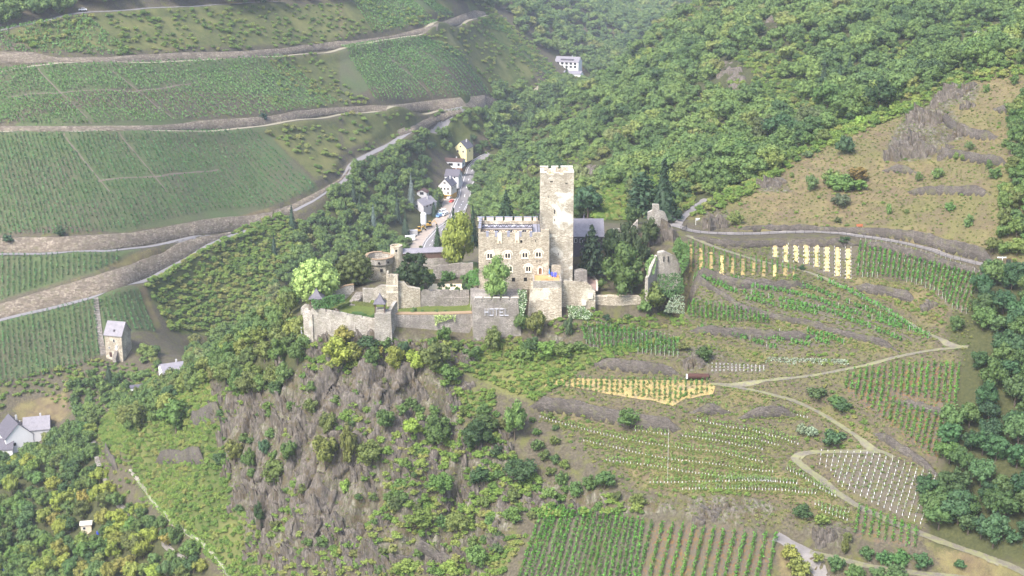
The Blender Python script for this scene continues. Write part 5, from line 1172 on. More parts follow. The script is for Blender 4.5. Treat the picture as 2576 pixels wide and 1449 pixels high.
def field(top, bottom, n, label, group, color=(0.075, 0.14, 0.042), height=1.35, width=0.5, per_m=11, size=0.20, clump=1.1, gap=0.06, seed=0, cut=None, far=False, posts=False):
    a = cast(*along(top, n).T); b = cast(*along(bottom, n).T); out = []
    for i in range(n):
        P = resample(np.array([a[i], b[i]]), 2.0)
        if cut is not None: P = P[inside(cut, P[:, 0], P[:, 1])]
        if len(P) < 3: continue
        V, F = vine_leaves(P, height, width, per_m, size, seed * 1000 + i, clump, gap)
        if len(V) < 16: continue
        if far: out.append((V, F))
        else:
            ps = None
            if posts:
                q = P[::max(1, len(P) // 3)]; ps = [(x, y, float(hz(x, y))) for x, y, z in q]
            row_obj(V, F, f'{ordinal(i)} row from left in {label}', group, vary(color, 0.12), ps)
    return out
G1 = (0.085, 0.195, 0.036); G2 = (0.092, 0.205, 0.036)
# right of the castle
field(R2([(1340, 392), (1500, 402), (1700, 450), (1900, 505), (2080, 565), (2235, 630)]), R2([(1318, 645), (1560, 650), (1800, 705), (1950, 790), (2020, 880), (2140, 920)]), 25, 'the vineyard right of the straw strips', 'rows right of the straw strips', G1, 1.4, 0.6, 13, 0.24, 1.0, 0.05, 1, posts=True)
field(R2([(45, 830), (300, 870), (640, 925)]), R2([(45, 955), (300, 985), (640, 1003)]), 19, 'the small vineyard beside the ivy covered ruin', 'rows beside the ruin', G1, 1.5, 0.6, 14, 0.24, 0.9, 0.05, 2)
field(R6([(690, 790), (860, 790), (1100, 830), (1400, 880), (1550, 930)]), R6([(720, 950), (800, 1000), (1000, 1010), (1300, 1040), (1550, 1060)]), 22, 'the vineyard under the castle wall', 'rows under the castle wall', (0.075, 0.175, 0.036), 1.7, 0.75, 15, 0.25, 1.0, 0.03, 3, posts=True)
field(R2([(1250, 1375), (1490, 1330), (1640, 1310), (1780, 1300), (1940, 1305), (2085, 1325)]), R5([(1225, 50), (1350, 60), (1590, 80), (1750, 110), (1900, 140), (2050, 190)]), 19, 'the upper orange weeded vineyard', 'rows of the upper orange weeded vineyard', G2, 1.6, 0.65, 14, 0.24, 0, 0, 4)
field(R5([(1225, 0), (1310, 5), (1440, 40), (1560, 95), (1700, 155), (1860, 225), (2005, 265)]), R5([(1215, 55), (1300, 110), (1400, 180), (1520, 275), (1620, 350), (1720, 430), (1810, 500), (1935, 580)]), 18, 'the lower orange weeded vineyard', 'rows of the lower orange weeded vineyard', G2, 1.6, 0.65, 14, 0.24, 0, 0, 5)
field(R5([(1335, 940), (1450, 985), (1600, 1045), (1760, 1110)]), R5([(1300, 1145), (1450, 1180), (1600, 1215), (1750, 1245)]), 9, 'the small plot beside the bottom track', 'rows beside the bottom track', G2, 1.7, 0.7, 15, 0.24, 0, 0, 6)
field(R4([(1530, 950), (1650, 958), (1880, 985), (2275, 1050)]), [(1300, 1478), (1400, 1482), (1590, 1490)], 20, 'the large plot at the bottom edge', 'rows of the large bottom plot', G2, 1.8, 0.85, 20, 0.26, 0, 0, 7)
field([(1640, 1322), (1800, 1338), (1952, 1354)], [(1600, 1485), (1760, 1488), (1925, 1490)], 13, 'the plot right of the grey gap at the bottom', 'rows right of the grey gap', G2, 1.8, 0.85, 20, 0.26, 0, 0, 8)
# long rows running across the slope on posts
LONG = [
 [(1020, 660), (1200, 730), (1340, 800), (1450, 860), (1640, 970), (1740, 1050), (1880, 1112)], [(770, 708), (930, 722), (1020, 757), (1240, 842), (1400, 905), (1530, 962), (1670, 1032), (1710, 1052)],
 [(80, 684), (340, 698), (540, 718), (740, 753), (940, 803), (1120, 863), (1300, 923), (1500, 988), (1650, 1043)], [(80, 738), (360, 753), (560, 788), (780, 833), (960, 883), (1140, 923), (1300, 988), (1420, 1033)],
 [(480, 813), (600, 843), (750, 873), (840, 893), (1020, 933)], [(1450, 1053), (1560, 1093), (1650, 1133)],
 [(110, 1048), (400, 1083), (560, 1143), (710, 1193)], [(550, 1083), (720, 1123), (960, 1163)], [(730, 1073), (900, 1093), (1110, 1153)], [(940, 1063), (1080, 1093), (1215, 1148)]]
for i, ln in enumerate(LONG):
    P = resample(castpts(R2(ln)), 1.0); V, F = vine_leaves(P, 1.35, 0.9, 17, 0.25, 9000 + i, 1.3, 0.08)
    row_obj(V, F, f'{ordinal(i)} long vine row across the slope, from the top', 'long rows across the slope', vary((0.075, 0.175, 0.036), 0.1), [(x, y, float(hz(x, y))) for x, y, z in P[::5]])
# far hillside
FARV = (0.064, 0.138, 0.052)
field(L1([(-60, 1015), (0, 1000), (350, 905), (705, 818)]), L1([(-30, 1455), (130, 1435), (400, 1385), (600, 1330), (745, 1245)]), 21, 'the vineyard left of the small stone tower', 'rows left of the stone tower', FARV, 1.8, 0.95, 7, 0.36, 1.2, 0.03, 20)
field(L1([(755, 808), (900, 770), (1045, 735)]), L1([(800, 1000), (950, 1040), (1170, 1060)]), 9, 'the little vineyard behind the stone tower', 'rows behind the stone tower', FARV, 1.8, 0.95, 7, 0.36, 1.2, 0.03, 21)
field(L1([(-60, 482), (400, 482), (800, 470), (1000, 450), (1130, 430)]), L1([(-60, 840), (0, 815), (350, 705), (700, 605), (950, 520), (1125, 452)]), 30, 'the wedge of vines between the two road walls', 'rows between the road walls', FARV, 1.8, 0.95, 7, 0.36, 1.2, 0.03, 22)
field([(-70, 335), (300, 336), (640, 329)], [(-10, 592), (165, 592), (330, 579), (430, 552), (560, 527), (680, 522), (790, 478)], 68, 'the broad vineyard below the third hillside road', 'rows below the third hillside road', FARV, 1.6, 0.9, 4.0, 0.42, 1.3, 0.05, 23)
far = []
far += field([(-130, 182), (0, 175), (130, 164), (330, 161), (560, 151), (700, 143)], [(-10, 312), (110, 313), (227, 313), (440, 304), (690, 286), (850, 264)], 76, '', '', FARV, 1.6, 1.0, 3.4, 0.50, 0, 0, 24, far=True)
far += field([(862, 119), (950, 106), (1062, 94)], [(945, 258), (1090, 246), (1236, 241)], 34, '', '', FARV, 1.6, 1.1, 3.4, 0.55, 0, 0, 25, far=True)
far += field([(870, -20), (960, -22), (1040, -16)], [(940, 86), (1050, 70), (1142, 44)], 30, '', '', FARV, 1.6, 1.1, 3.2, 0.55, 0, 0, 26, far=True)
far += field([(-60, 80), (80, 60), (215, 38)], [(0, 128), (160, 138), (330, 140)], 40, '', '', FARV, 1.4, 1.1, 2.4, 0.55, 2.2, 0.35, 27, far=True)
far += field(M0([(1030, 155), (1110, 160)]), M0([(1540, 560), (1610, 560)]), 5, '', '', FARV, 1.5, 1.0, 3, 0.55, 0, 0, 28, far=True)
V, F = merge(far); fo = link(bpy.data.objects.new('far_vine_rows', mesh_np('far_vine_rows', V, F, 'leaf_vine'))); fo['kind'] = 'stuff'; fo['label'] = 'blue green vine rows on the misty upper hillside'; fo['category'] = 'vineyard'

# straw strips between the rows
def strip(name, q, mat, label, group, lift=0.12):
    """a mulch strip lying on the ground: outline in picture, corners top-left, top-right, bottom-right, bottom-left"""
    c = castpts(q); n = 10; V = []; F = []
    for i in range(n + 1):
        t = i / n; l = c[0] * (1 - t) + c[3] * t; r = c[1] * (1 - t) + c[2] * t
        for j in range(4):
            s = j / 3; p = l * (1 - s) + r * s
            e = 0.10 * vnoise(np.array([p[0] * 1.3]), np.array([p[1] * 1.3]), 5)[0]
            off = 0.07 * vnoise(np.array([i * 0.9 + j * 7]), np.array([p[0] * 0.7]), 8)[0]
            V.append((p[0] + off, p[1], float(hz(p[0] + off, p[1])) + (lift + e if 0 < j < 3 else -0.05)))
    for i in range(n):
        for j in range(3): k = i * 4 + j; F.append((k, k + 4, k + 5, k + 1))
    o = link(bpy.data.objects.new(name, mesh_np(name, V, np.array(F), mat))); tag(o, label, 'straw strip', group); return o
UP = [(680, 718, 405, 490), (757, 797, 400, 530), (835, 875, 395, 530), (912, 955, 395, 545), (990, 1030, 402, 565), (1067, 1108, 408, 600), (1147, 1190, 418, 635), (1227, 1270, 428, 655)]
for i, (a, b, t, m) in enumerate(UP):
    strip('straw_strip', R2([(a + 2, t), (b - 2, t), (b - 2, m), (a + 2, m)]), 'straw', f'{ordinal(i)} bright straw strip from the left between white sleeved vines', 'bright straw strips')
LO = [(48, 74, 400, 605), (118, 153, 425, 612), (197, 230, 455, 618), (278, 313, 482, 628), (357, 390, 497, 622), (437, 470, 507, 628), (517, 550, 517, 632), (594, 628, 527, 642), (677, 710, 547, 638), (754, 793, 572, 635), (828, 846, 592, 632)]
for i, (a, b, t, m) in enumerate(LO):
    strip('straw_strip', R2([(a, t), (b, t), (b, m), (a, m)]), 'straw' if i in (3, 8) else 'old_straw', f'{ordinal(i)} brown straw strip from the left between green vine rows under the path', 'brown straw strips')
    for q, e in ((a - 3, 0), (b + 3, 1)):
        P = resample(castpts(R2([(q, t - 12), (q + 2, m - 18)])), 1.0)
        if len(P) > 2:
            V, F = vine_leaves(P, 1.35, 0.3, 16, 0.16, 5000 + i * 2 + e, 0.9, 0.05)
            row_obj(V, F, f'vine row on the {"left" if e == 0 else "right"} side of the {ordinal(i)} brown straw strip', 'rows beside the brown straw strips', vary(G1, 0.1))
# the straw covered plot with young bushy vines
PL = R6([(330, 1350), (360, 1285), (520, 1262), (900, 1262), (1400, 1272), (1830, 1275), (1890, 1345), (1870, 1400), (1620, 1440)]) + R4([(2500, 170), (2350, 130), (2060, 88), (1700, 20), (1560, 0)])
Pw = castpts(PL); bm = bmesh.new()
vs = [bm.verts.new((p[0], p[1], 0)) for p in Pw]; bmesh.ops.triangle_fill(bm, edges=[bm.edges.new((vs[i], vs[(i + 1) % len(vs)])) for i in range(len(vs))], use_beauty=True)
bmesh.ops.subdivide_edges(bm, edges=bm.edges[:], cuts=6, use_grid_fill=True); bmesh.ops.triangulate(bm, faces=bm.faces[:])
for v in bm.verts:
    v.co.x += 0.3 * float(vnoise(v.co.x, v.co.y, 3)); v.co.z = float(hz(v.co.x, v.co.y)) + 0.16 + 0.12 * float(vnoise(v.co.x * 1.3, v.co.y * 1.3, 4))
me = bpy.data.meshes.new('straw_mulch'); bm.to_mesh(me); bm.free(); me.materials.append(MATS['old_straw'])
tag(link(bpy.data.objects.new('straw_mulch', me)), 'wide ochre straw cover between young bushy vines below the castle', 'straw cover')
xs_ = np.linspace(380, 1815, 31)
for i, x in enumerate(xs_):
    y0 = 1262 + (x - 530) * 0.008; y1 = float(np.interp(x, [380, 973, 1323, 1503, 1620, 1870], [1352, 1405, 1455, 1500, 1440, 1400]))
    P = resample(castpts(R6([(x, y0), (x - 4, y1 - 8)])), 0.5)
    if len(P) < 3: continue
    V, F = vine_leaves(P, 1.0, 0.7, 22, 0.17, 7000 + i, 1.6, 0.06)
    row_obj(V, F, f'{ordinal(i)} column of young bushy vines on the straw cover, from the left', 'young vines on straw', vary((0.095, 0.185, 0.048), 0.1))

# young vines in white sleeves: the nearest as things, those beyond the count as one mass
SLEEVE = MB().tube([(0, 0, -0.05), (0, 0, 0.55)], 0.06, 6).mesh('sleeve', 'sleeve_white')
yv = MB(); yv.tube([(0, 0, 0.5), (0.02, 0, 1.25)], [0.02, 0.012], 4); r0 = np.random.default_rng(3)
Vl, Fl = leaf_cards(np.stack([r0.normal(0, 0.10, 9), r0.normal(0, 0.10, 9), r0.uniform(0.62, 1.3, 9)], -1), (lambda n: n / np.linalg.norm(n, axis=1, keepdims=True))(r0.normal(size=(9, 3))), 0.14, r0)
SHOOT = mesh_np('shoot', Vl, Fl, 'leaf'); STAKE = MB().box(-0.02, 0.02, 0.09, 0.13, -0.2, 1.35).mesh('stake', 'post_grey')
YV = []
def sleeves(a, b, n, label, leafy=1.0):
    P = cast(*along([a, b], n).T)
    for j, p in enumerate(P): YV.append((p, label, j, leafy))
cols = 19
tops = along(R5([(1047, 505), (1200, 520), (1350, 520), (1490, 545), (1640, 600), (1780, 650), (1905, 700)]), cols); bots = along(R5([(1035, 605), (1110, 640), (1190, 770), (1300, 820), (1460, 910), (1600, 965), (1795, 1055)]), cols)
for i in range(cols):
    L = math.dist(tops[i], bots[i]); sleeves(tuple(tops[i]), tuple(bots[i]), max(4, int(L / 9.3)), f'{ordinal(i)} column from left beside the dark wood', 0.5)
for i, (a, b, t, m) in enumerate(UP):
    for q, e in ((a, 'left'), (b, 'right')): sleeves(R2([(q, t - 4)])[0], R2([(q, m)])[0], max(4, int((m - t) / 22)), f'{e} line of {ordinal(i)} bright straw strip', 0.25)
for i in range(14):
    x = 222 + i * 30; sleeves(R2([(x, 1300 + i * 1.5)])[0], R2([(x, 1352)])[0], 3, f'{ordinal(i)} short column beside the rusty tank', 0.7)
CURV = [R5(q) for q in ([(115, 197), (230, 198), (345, 212)], [(510, 237), (620, 227), (800, 227), (940, 257)], [(110, 277), (330, 327), (530, 357), (700, 402), (870, 457)], [(100, 362), (330, 397), (530, 417), (720, 467)], [(0, 397), (250, 432), (450, 472), (600, 497)], [(0, 497), (300, 522), (450, 562), (600, 592)], [(0, 582), (250, 612), (500, 652), (680, 667)], [(0, 667), (230, 692), (450, 722), (860, 757)], [(0, 747), (400, 737), (700, 742)], [(0, 797), (300, 797), (700, 802), (1000, 832)], [(1000, 912), (1150, 962), (1250, 977)], [(1050, 962), (1150, 1000), (1240, 1032)], [(790, 650), (900, 700), (1050, 800), (1150, 850)])]
CURV += [R4(q) for q in ([(1500, 252), (1640, 297), (1850, 352), (2100, 412), (2300, 452), (2570, 492)], [(1830, 432), (2100, 492), (2300, 542), (2570, 587)], [(2000, 582), (2200, 602), (2400, 632), (2570, 657)], [(2330, 747), (2570, 747)], [(2220, 355), (2360, 375), (2470, 385)])]
for i, ln in enumerate(CURV):
    L = sum(math.dist(ln[k], ln[k + 1]) for k in range(len(ln) - 1)); P = cast(*along(ln, max(4, int(L / 8.0))).T)
    for j, p in enumerate(P): YV.append((p, f'{ordinal(i)} curved terrace row', j, 1.0))
    # the rows' own greenery and grass bank
    Pp = resample(castpts(ln), 1.0); Pp[:, 1] += 0.5; V, F = vine_leaves(Pp, 1.2, 0.5, 12, 0.18, 8000 + i, 0.95, 0.12)
    row_obj(V, F, f'thin curved row of young vines on the terraces, {ordinal(i)} of its kind', 'curved rows of young vines', vary((0.13, 0.19, 0.05), 0.1))
YV.sort(key=lambda q: proj(q[0])[2])
for k, (p, lab, j, leafy) in enumerate(YV[:295]):
    o = bpy.data.objects.new('young_vine', SLEEVE); o.location = p; o.rotation_euler = (random.gauss(0, 0.05), random.gauss(0, 0.05), random.uniform(0, 6.28)); o.scale = (1, 1, random.uniform(0.85, 1.15))
    tag(link(o), f'{ordinal(min(j, 80))} sleeved vine, {lab}', 'young vine', 'young vines in white sleeves')
    link(bpy.data.objects.new('stake', STAKE), o)
    if random.random() < leafy: s = link(bpy.data.objects.new('shoot', SHOOT), o); s.color = (*vary((0.12, 0.19, 0.05)), 1)
m = MB()
for p, lab, j, leafy in YV[295:]: m.tube([(p[0], p[1], p[2] - 0.05), (p[0], p[1], p[2] + 0.5)], 0.055, 5)
if m.v:
    o = m.obj('young_vines', 'sleeve_white'); o['kind'] = 'stuff'; o['label'] = 'further white vine sleeves on the terraces'; o['category'] = 'young vines'
print('young vines', len(YV))

# grassy banks along the curved terrace rows
bp = []
for ln in CURV:
    P = resample(castpts(ln), 0.45); k = rng.integers(1, 4, len(P)).sum(); P = np.repeat(P, 3, axis=0); P[:, :2] += rng.normal(0, 0.35, (len(P), 2)); P[:, 1] -= 0.6; bp.append(P)
bp = np.concatenate(bp); bp[:, 2] = hz(bp[:, 0], bp[:, 1]) - 0.05; br = np.zeros((len(bp), 3)); br[:, 2] = rng.uniform(0, 6.28, len(bp))
mass('grass', bp, rng.uniform(0.45, 1.0, (len(bp), 1)) * np.array([[1, 1, 0.6]]), br, np.zeros(len(bp), int), SRC_TUFT, 'yellow green grass banks along the young terrace rows', 'grass')
# ---------------------------------------------------------------- the castle
def pt(u, v, Y): return Vector(at(u, v, Y))
def seg_wall(m, p0, p1, zb0, zb1, zt0, zt1, th, back=True):
    """a straight wall piece from p0 to p1 (XY), thickness towards +normal away from the camera"""
    d = Vector((p1[0] - p0[0], p1[1] - p0[1], 0)).normalized(); n = Vector((-d.y, d.x, 0))
    if n.y < 0: n = -n
    a = Vector((p0[0], p0[1], 0)); b = Vector((p1[0], p1[1], 0)); t = n * th
    m.hexa([(a.x, a.y, zb0), (b.x, b.y, zb1), (b.x + t.x, b.y + t.y, zb1), (a.x + t.x, a.y + t.y, zb0), (a.x, a.y, zt0), (b.x, b.y, zt1), (b.x + t.x, b.y + t.y, zt1), (a.x + t.x, a.y + t.y, zt0)])
def curtain(name, pts, mat, label, th=1.1, foot=3.0, cat='castle wall', group=None, cap=None, merlons=None, rough=0.25):
    """pts: (u, v_top, distance, v_foot). The wall is one continuous sheet with thickness and an uneven top"""
    A_ = [(pt(u, vt, Y), at(u, vb, Y)[2]) for u, vt, Y, vb in pts]
    fine = []
    for (p, zb), (q, zc) in zip(A_[:-1], A_[1:]):
        n = max(1, int((q - p).length / 1.5))
        for k in range(n): t = k / n; fine.append((p.lerp(q, t), zb + (zc - zb) * t))
    fine.append(A_[-1])
    base = Vector((fine[0][0].x, fine[0][0].y, min(f[1] for f in fine) - foot))
    o = thing(name, label, cat, base, 0, group)
    m = MB(); V = []; r = random.Random(len(label))
    N = []
    for i in range(len(fine)):
        d = fine[min(i + 1, len(fine) - 1)][0] - fine[max(i - 1, 0)][0]; n = Vector((-d.y, d.x, 0)).normalized()
        N.append(n if n.y > 0 else -n)
    for i, (p, zb) in enumerate(fine):
        e = r.uniform(-rough, rough * 0.3); f = p - base; t = N[i] * th; bo = N[i] * (-0.25)
        m.v += [(f.x + bo.x, f.y + bo.y, zb - foot - base.z), (f.x, f.y, f.z + e), (f.x + t.x, f.y + t.y, f.z + e), (f.x + t.x, f.y + t.y, zb - foot - base.z)]
    for i in range(len(fine) - 1):
        a = i * 4; b = a + 4
        for q in ((0, 1), (1, 2), (2, 3), (3, 0)): m.f.append((a + q[0], b + q[0], b + q[1], a + q[1])); m.m.append(0)
    m.f.append((0, 1, 2, 3)); m.m.append(0); e = len(m.v) - 4; m.f.append((e, e + 1, e + 2, e + 3)); m.m.append(0)
    m.obj('masonry', mat, o)
    if merlons:
        w, gap, h = merlons; dist = 0
        Ls = [0]
        for i in range(len(fine) - 1): Ls.append(Ls[-1] + (fine[i + 1][0] - fine[i][0]).length)
        s = gap
        while s + w < Ls[-1]:
            def q(t):
                for i in range(len(Ls) - 1):
                    if Ls[i] <= t <= Ls[i + 1]:
                        k = (t - Ls[i]) / (Ls[i + 1] - Ls[i] + 1e-9); return fine[i][0].lerp(fine[i + 1][0], k), N[i]
                return fine[-1][0], N[-1]
            (a, n), (b, _) = q(s), q(s + w); mm = MB(); seg_wall(mm, a - base + n * 0.02, b - base + n * 0.02, a.z - base.z - 0.5, b.z - base.z - 0.5, a.z - base.z + h + r.uniform(-0.1, 0.1), b.z - base.z + h + r.uniform(-0.1, 0.1), 0.5)
            mm.obj('merlon', mat, o); s += w + gap
    if cap:
        mm = MB()
        for i in range(len(fine) - 1):
            a, b = fine[i][0] - base, fine[i + 1][0] - base; n0, n1 = N[i], N[i + 1]
            mm.hexa([a - n0 * 0.08 + Vector((0, 0, -0.12)), b - n1 * 0.08 + Vector((0, 0, -0.12)), b + n1 * (th + 0.08) + Vector((0, 0, -0.12)), a + n0 * (th + 0.08) + Vector((0, 0, -0.12)), a - n0 * 0.08 + Vector((0, 0, 0.16)), b - n1 * 0.08 + Vector((0, 0, 0.16)), b + n1 * (th + 0.08) + Vector((0, 0, 0.16)), a + n0 * (th + 0.08) + Vector((0, 0, 0.16))])
        mm.obj('coping', cap, o)
    return o
def facade(m, x0, x1, z0, z1, holes, y):
    """a wall face looking towards -Y at y with rectangular openings and their reveals"""
    xs = sorted({x0, x1, *[h[0] for h in holes], *[h[1] for h in holes]}); zs = sorted({z0, z1, *[h[2] for h in holes], *[h[3] for h in holes]})
    for i in range(len(xs) - 1):
        for j in range(len(zs) - 1):
            cx, cz_ = (xs[i] + xs[i + 1]) / 2, (zs[j] + zs[j + 1]) / 2
            if any(h[0] < cx < h[1] and h[2] < cz_ < h[3] for h in holes): continue
            m.face([(xs[i], y, zs[j]), (xs[i + 1], y, zs[j]), (xs[i + 1], y, zs[j + 1]), (xs[i], y, zs[j + 1])])
    for a, b, c, d in holes:
        e = y + 0.55
        m.face([(a, y, c), (a, e, c), (a, e, d), (a, y, d)]); m.face([(b, y, c), (b, y, d), (b, e, d), (b, e, c)])
        m.face([(a, y, c), (b, y, c), (b, e, c), (a, e, c)]); m.face([(a, y, d), (a, e, d), (b, e, d), (b, y, d)]); m.face([(a, e, c), (b, e, c), (b, e, d), (a, e, d)])
def arch_ring(x, z0, w, h, n=8):
    """outline of a round-headed opening, counter-clockwise, sill at z0"""
    r = w / 2; zc = z0 + h - r
    return [(x - r, z0), (x + r, z0)] + [(x + r * math.cos(math.pi * k / n), zc + r * math.sin(math.pi * k / n)) for k in range(n + 1)]
def plate(outer, holes, y, th, name, mat, parent, base=(0, 0, 0)):
    """a flat stone plate in the XZ plane with openings, front at y"""
    bm = bmesh.new(); E = []
    for ring in [outer] + holes:
        vs = [bm.verts.new((x, y, z)) for x, z in ring]
        E += [bm.edges.new((vs[i], vs[(i + 1) % len(vs)])) for i in range(len(vs))]
    bmesh.ops.triangle_fill(bm, edges=E, use_beauty=True)
    r = bmesh.ops.extrude_face_region(bm, geom=bm.faces[:]); bmesh.ops.translate(bm, verts=[g for g in r['geom'] if isinstance(g, bmesh.types.BMVert)], vec=(0, th, 0))
    bmesh.ops.recalc_face_normals(bm, faces=bm.faces)
    me = bpy.data.meshes.new(name); bm.to_mesh(me); bm.free(); me.materials.append(MATS[mat])
    return link(bpy.data.objects.new(name, me), parent)
def window(parent, x, z, w, h, lights, y, surround=True, hood=False):
    """round-headed window: stone surround with one opening per light, panes behind"""
    g = 0.18; tw = lights * w + (lights - 1) * g; e = 0.28
    ring = [(x - tw / 2 - e, z - 0.2), (x + tw / 2 + e, z - 0.2), (x + tw / 2 + e, z + h * 0.7)]
    n = 10; R = tw / 2 + e
    ring += [(x + R * math.cos(math.pi * k / n), z + h * 0.7 + (h * 0.3 + e + (0.35 if lights > 1 else 0)) * math.sin(math.pi * k / n)) for k in range(1, n)] + [(x - R, z + h * 0.7)]
    holes = [arch_ring(x - tw / 2 + w / 2 + i * (w + g), z, w, h) for i in range(lights)]
    f = plate(ring, holes, y - 0.07, 0.3, 'window', 'limestone', parent)
    for i in range(lights):
        c = x - tw / 2 + w / 2 + i * (w + g)
        p = plate(arch_ring(c, z - 0.02, w + 0.04, h + 0.04), [], y + 0.27, 0.05, 'pane', 'dark_glass', f)
    m = MB().box(x - tw / 2 - e - 0.1, x + tw / 2 + e + 0.1, y - 0.2, y + 0.05, z - 0.36, z - 0.2); m.obj('sill', 'limestone', f)
    if hood:
        r0, r1 = R + 0.35, R + 0.62; zz = z + h * 0.62; ring = [(x + r1 * math.cos(math.pi * k / 14), zz + r1 * 1.02 * math.sin(math.pi * k / 14)) for k in range(15)] + [(x + r0 * math.cos(math.pi * k / 14), zz + r0 * 1.02 * math.sin(math.pi * k / 14)) for k in range(14, -1, -1)]
        plate(ring, [], y - 0.09, 0.2, 'arch', 'limestone', f)
    return f
def hole_for(x, z, w, h, lights):
    tw = lights * w + (lights - 1) * 0.18; return (x - tw / 2 - 0.1, x + tw / 2 + 0.1, z - 0.1, z + h + 0.1)

def child(m, name, mat, parent, root, smooth=False):
    o = m.obj(name, mat, parent, smooth, loc=root.location if parent is root else None); 
    if parent is root: o.location = (0, 0, 0)
    return o
# ---- the house with the roof terrace
PX0, PX1, PY0, PY1, PZ0, PZ1 = -9.85, 10.95, 400.0, 415.0, 9.5, 27.9
def fx(zx): return (1140.4 + zx / 4.234 - 1288) * 0.1176
def fz(zy, Y=400.0): return float(at(1290, 389.1 + zy / 4.234, Y)[2])
B = (0, 0, 0)
pal = thing('castle_house', 'cream stone castle house with arched twin windows and flat roof terrace', 'castle house', (0.55, 407.5, 12.0))
def lp(o): return o.location
wins = [(fx(388), fz(1104), 0.62, 1.45, 2, True), (fx(579), fz(1101), 0.62, 1.45, 2, True), (fx(762), fz(1096), 0.62, 1.45, 2, True), (fx(905), fz(1089), 0.62, 1.45, 2, True),
        (fx(612), fz(1243), 0.62, 1.6, 1, False), (fx(798), fz(1243), 0.55, 1.5, 2, True), (fx(383), fz(1243), 0.55, 1.4, 2, False), (fx(548), fz(1225), 0.5, 1.1, 1, False)]
doors = (fx(925), 12.6 + 3.1, 0.95, 2.0)
plainh = [(fx(641) - 0.48, fx(641) + 0.48, fz(1355), fz(1312)), (fx(768) - 0.5, fx(768) + 0.5, fz(1352), fz(1309)), (fx(723) - 0.32, fx(723) + 0.32, fz(942), fz(911)), (fx(873) - 0.1, fx(873) + 0.1, fz(935), fz(905)), (fx(890) - 0.1, fx(890) + 0.1, fz(1155), fz(1120)), (fx(923) - 0.1, fx(923) + 0.1, fz(1153), fz(1120))]
holes = [hole_for(*w[:5]) for w in wins] + plainh + [(doors[0] - 0.5, doors[0] + 0.5, doors[1], doors[1] + doors[3] + 0.05)]
m = MB(); facade(m, PX0, PX1, PZ0, PZ1 + 0.55, holes, PY0)
m.face([(PX0, PY1, PZ0), (PX0, PY0, PZ0), (PX0, PY0, PZ1 + 0.55), (PX0, PY1, PZ1 + 0.55)]); m.face([(PX1, PY0, PZ0), (PX1, PY1, PZ0), (PX1, PY1, PZ1 + 0.55), (PX1, PY0, PZ1 + 0.55)]); m.face([(PX1, PY1, PZ0), (PX0, PY1, PZ0), (PX0, PY1, PZ1 + 0.55), (PX1, PY1, PZ1 + 0.55)])
# parapet inner faces and top
t_ = 0.7
for a, b, c, d in ((PX0, PX1, PY0, PY0 + t_), (PX0, PX1, PY1 - t_, PY1), (PX0, PX0 + t_, PY0 + t_, PY1 - t_), (PX1 - t_, PX1, PY0 + t_, PY1 - t_)):
    m.face([(a, c, PZ1 + 0.55), (b, c, PZ1 + 0.55), (b, d, PZ1 + 0.55), (a, d, PZ1 + 0.55)])
i0, i1, j0, j1 = PX0 + t_, PX1 - t_, PY0 + t_, PY1 - t_
for q in ([(i0, j0), (i1, j0)], [(i1, j0), (i1, j1)], [(i1, j1), (i0, j1)], [(i0, j1), (i0, j0)]):
    (a, b), (c, d) = q; m.face([(a, b, PZ1 - 0.9), (c, d, PZ1 - 0.9), (c, d, PZ1 + 0.55), (a, b, PZ1 + 0.55)])
child(m, 'walls', 'castle_stone', pal, pal)
DECK = PZ1 - 0.35
wx0, wx1, wy0, wy1 = fx(290), fx(838), PY0 + 3.2, PY1 - 5.6
m = MB()
for a, b, c, d in ((i0, i1, j0, wy0), (i0, i1, wy1, j1), (i0, wx0, wy0, wy1), (wx1, i1, wy0, wy1)):
    m.box(a, b, c, d, DECK - 0.3, DECK)
child(m, 'roof_deck', 'lead_roof', pal, pal)
m = MB()
m.face([(wx0, wy1 + 0.01, DECK - 3.6), (wx1, wy1 + 0.01, DECK - 3.6), (wx1, wy1 + 0.01, DECK - 0.3), (wx0, wy1 + 0.01, DECK - 0.3)]); m.face([(wx0, wy0, DECK - 3.6), (wx0, wy1, DECK - 3.6), (wx0, wy1, DECK - 0.3), (wx0, wy0, DECK - 0.3)]); m.face([(wx1, wy1, DECK - 3.6), (wx1, wy0, DECK - 3.6), (wx1, wy0, DECK - 0.3), (wx1, wy1, DECK - 0.3)]); m.face([(wx0, wy0, DECK - 3.6), (wx1, wy0, DECK - 3.6), (wx1, wy1, DECK - 3.6), (wx0, wy1, DECK - 3.6)])
m.face([(wx0, wy0 - 0.01, DECK - 3.6), (wx0, wy0 - 0.01, DECK - 0.3), (wx1, wy0 - 0.01, DECK - 0.3), (wx1, wy0 - 0.01, DECK - 3.6)])
lw = child(m, 'light_well', 'cream_render', pal, pal)
for zx in (460, 605, 757):
    x = fx(zx); mm = MB().box(x - 0.6, x + 0.6, wy1 - 0.1, wy1 - 0.02, DECK - 2.2, DECK - 0.7); mm.v = [(a - pal.location.x, b - pal.location.y, c - pal.location.z) for a, b, c in mm.v]; w = mm.obj('well_window', 'dark_glass', lw)
    mm = MB()
    for a, b, c, d in ((x - 0.68, x - 0.6, DECK - 2.28, DECK - 0.62), (x + 0.6, x + 0.68, DECK - 2.28, DECK - 0.62), (x - 0.03, x + 0.03, DECK - 2.2, DECK - 0.7)): mm.box(a, b, wy1 - 0.14, wy1 - 0.03, c, d)
    mm.v = [(a - pal.location.x, b - pal.location.y, c - pal.location.z) for a, b, c in mm.v]; mm.obj('window_frame', 'white_paint', lw)
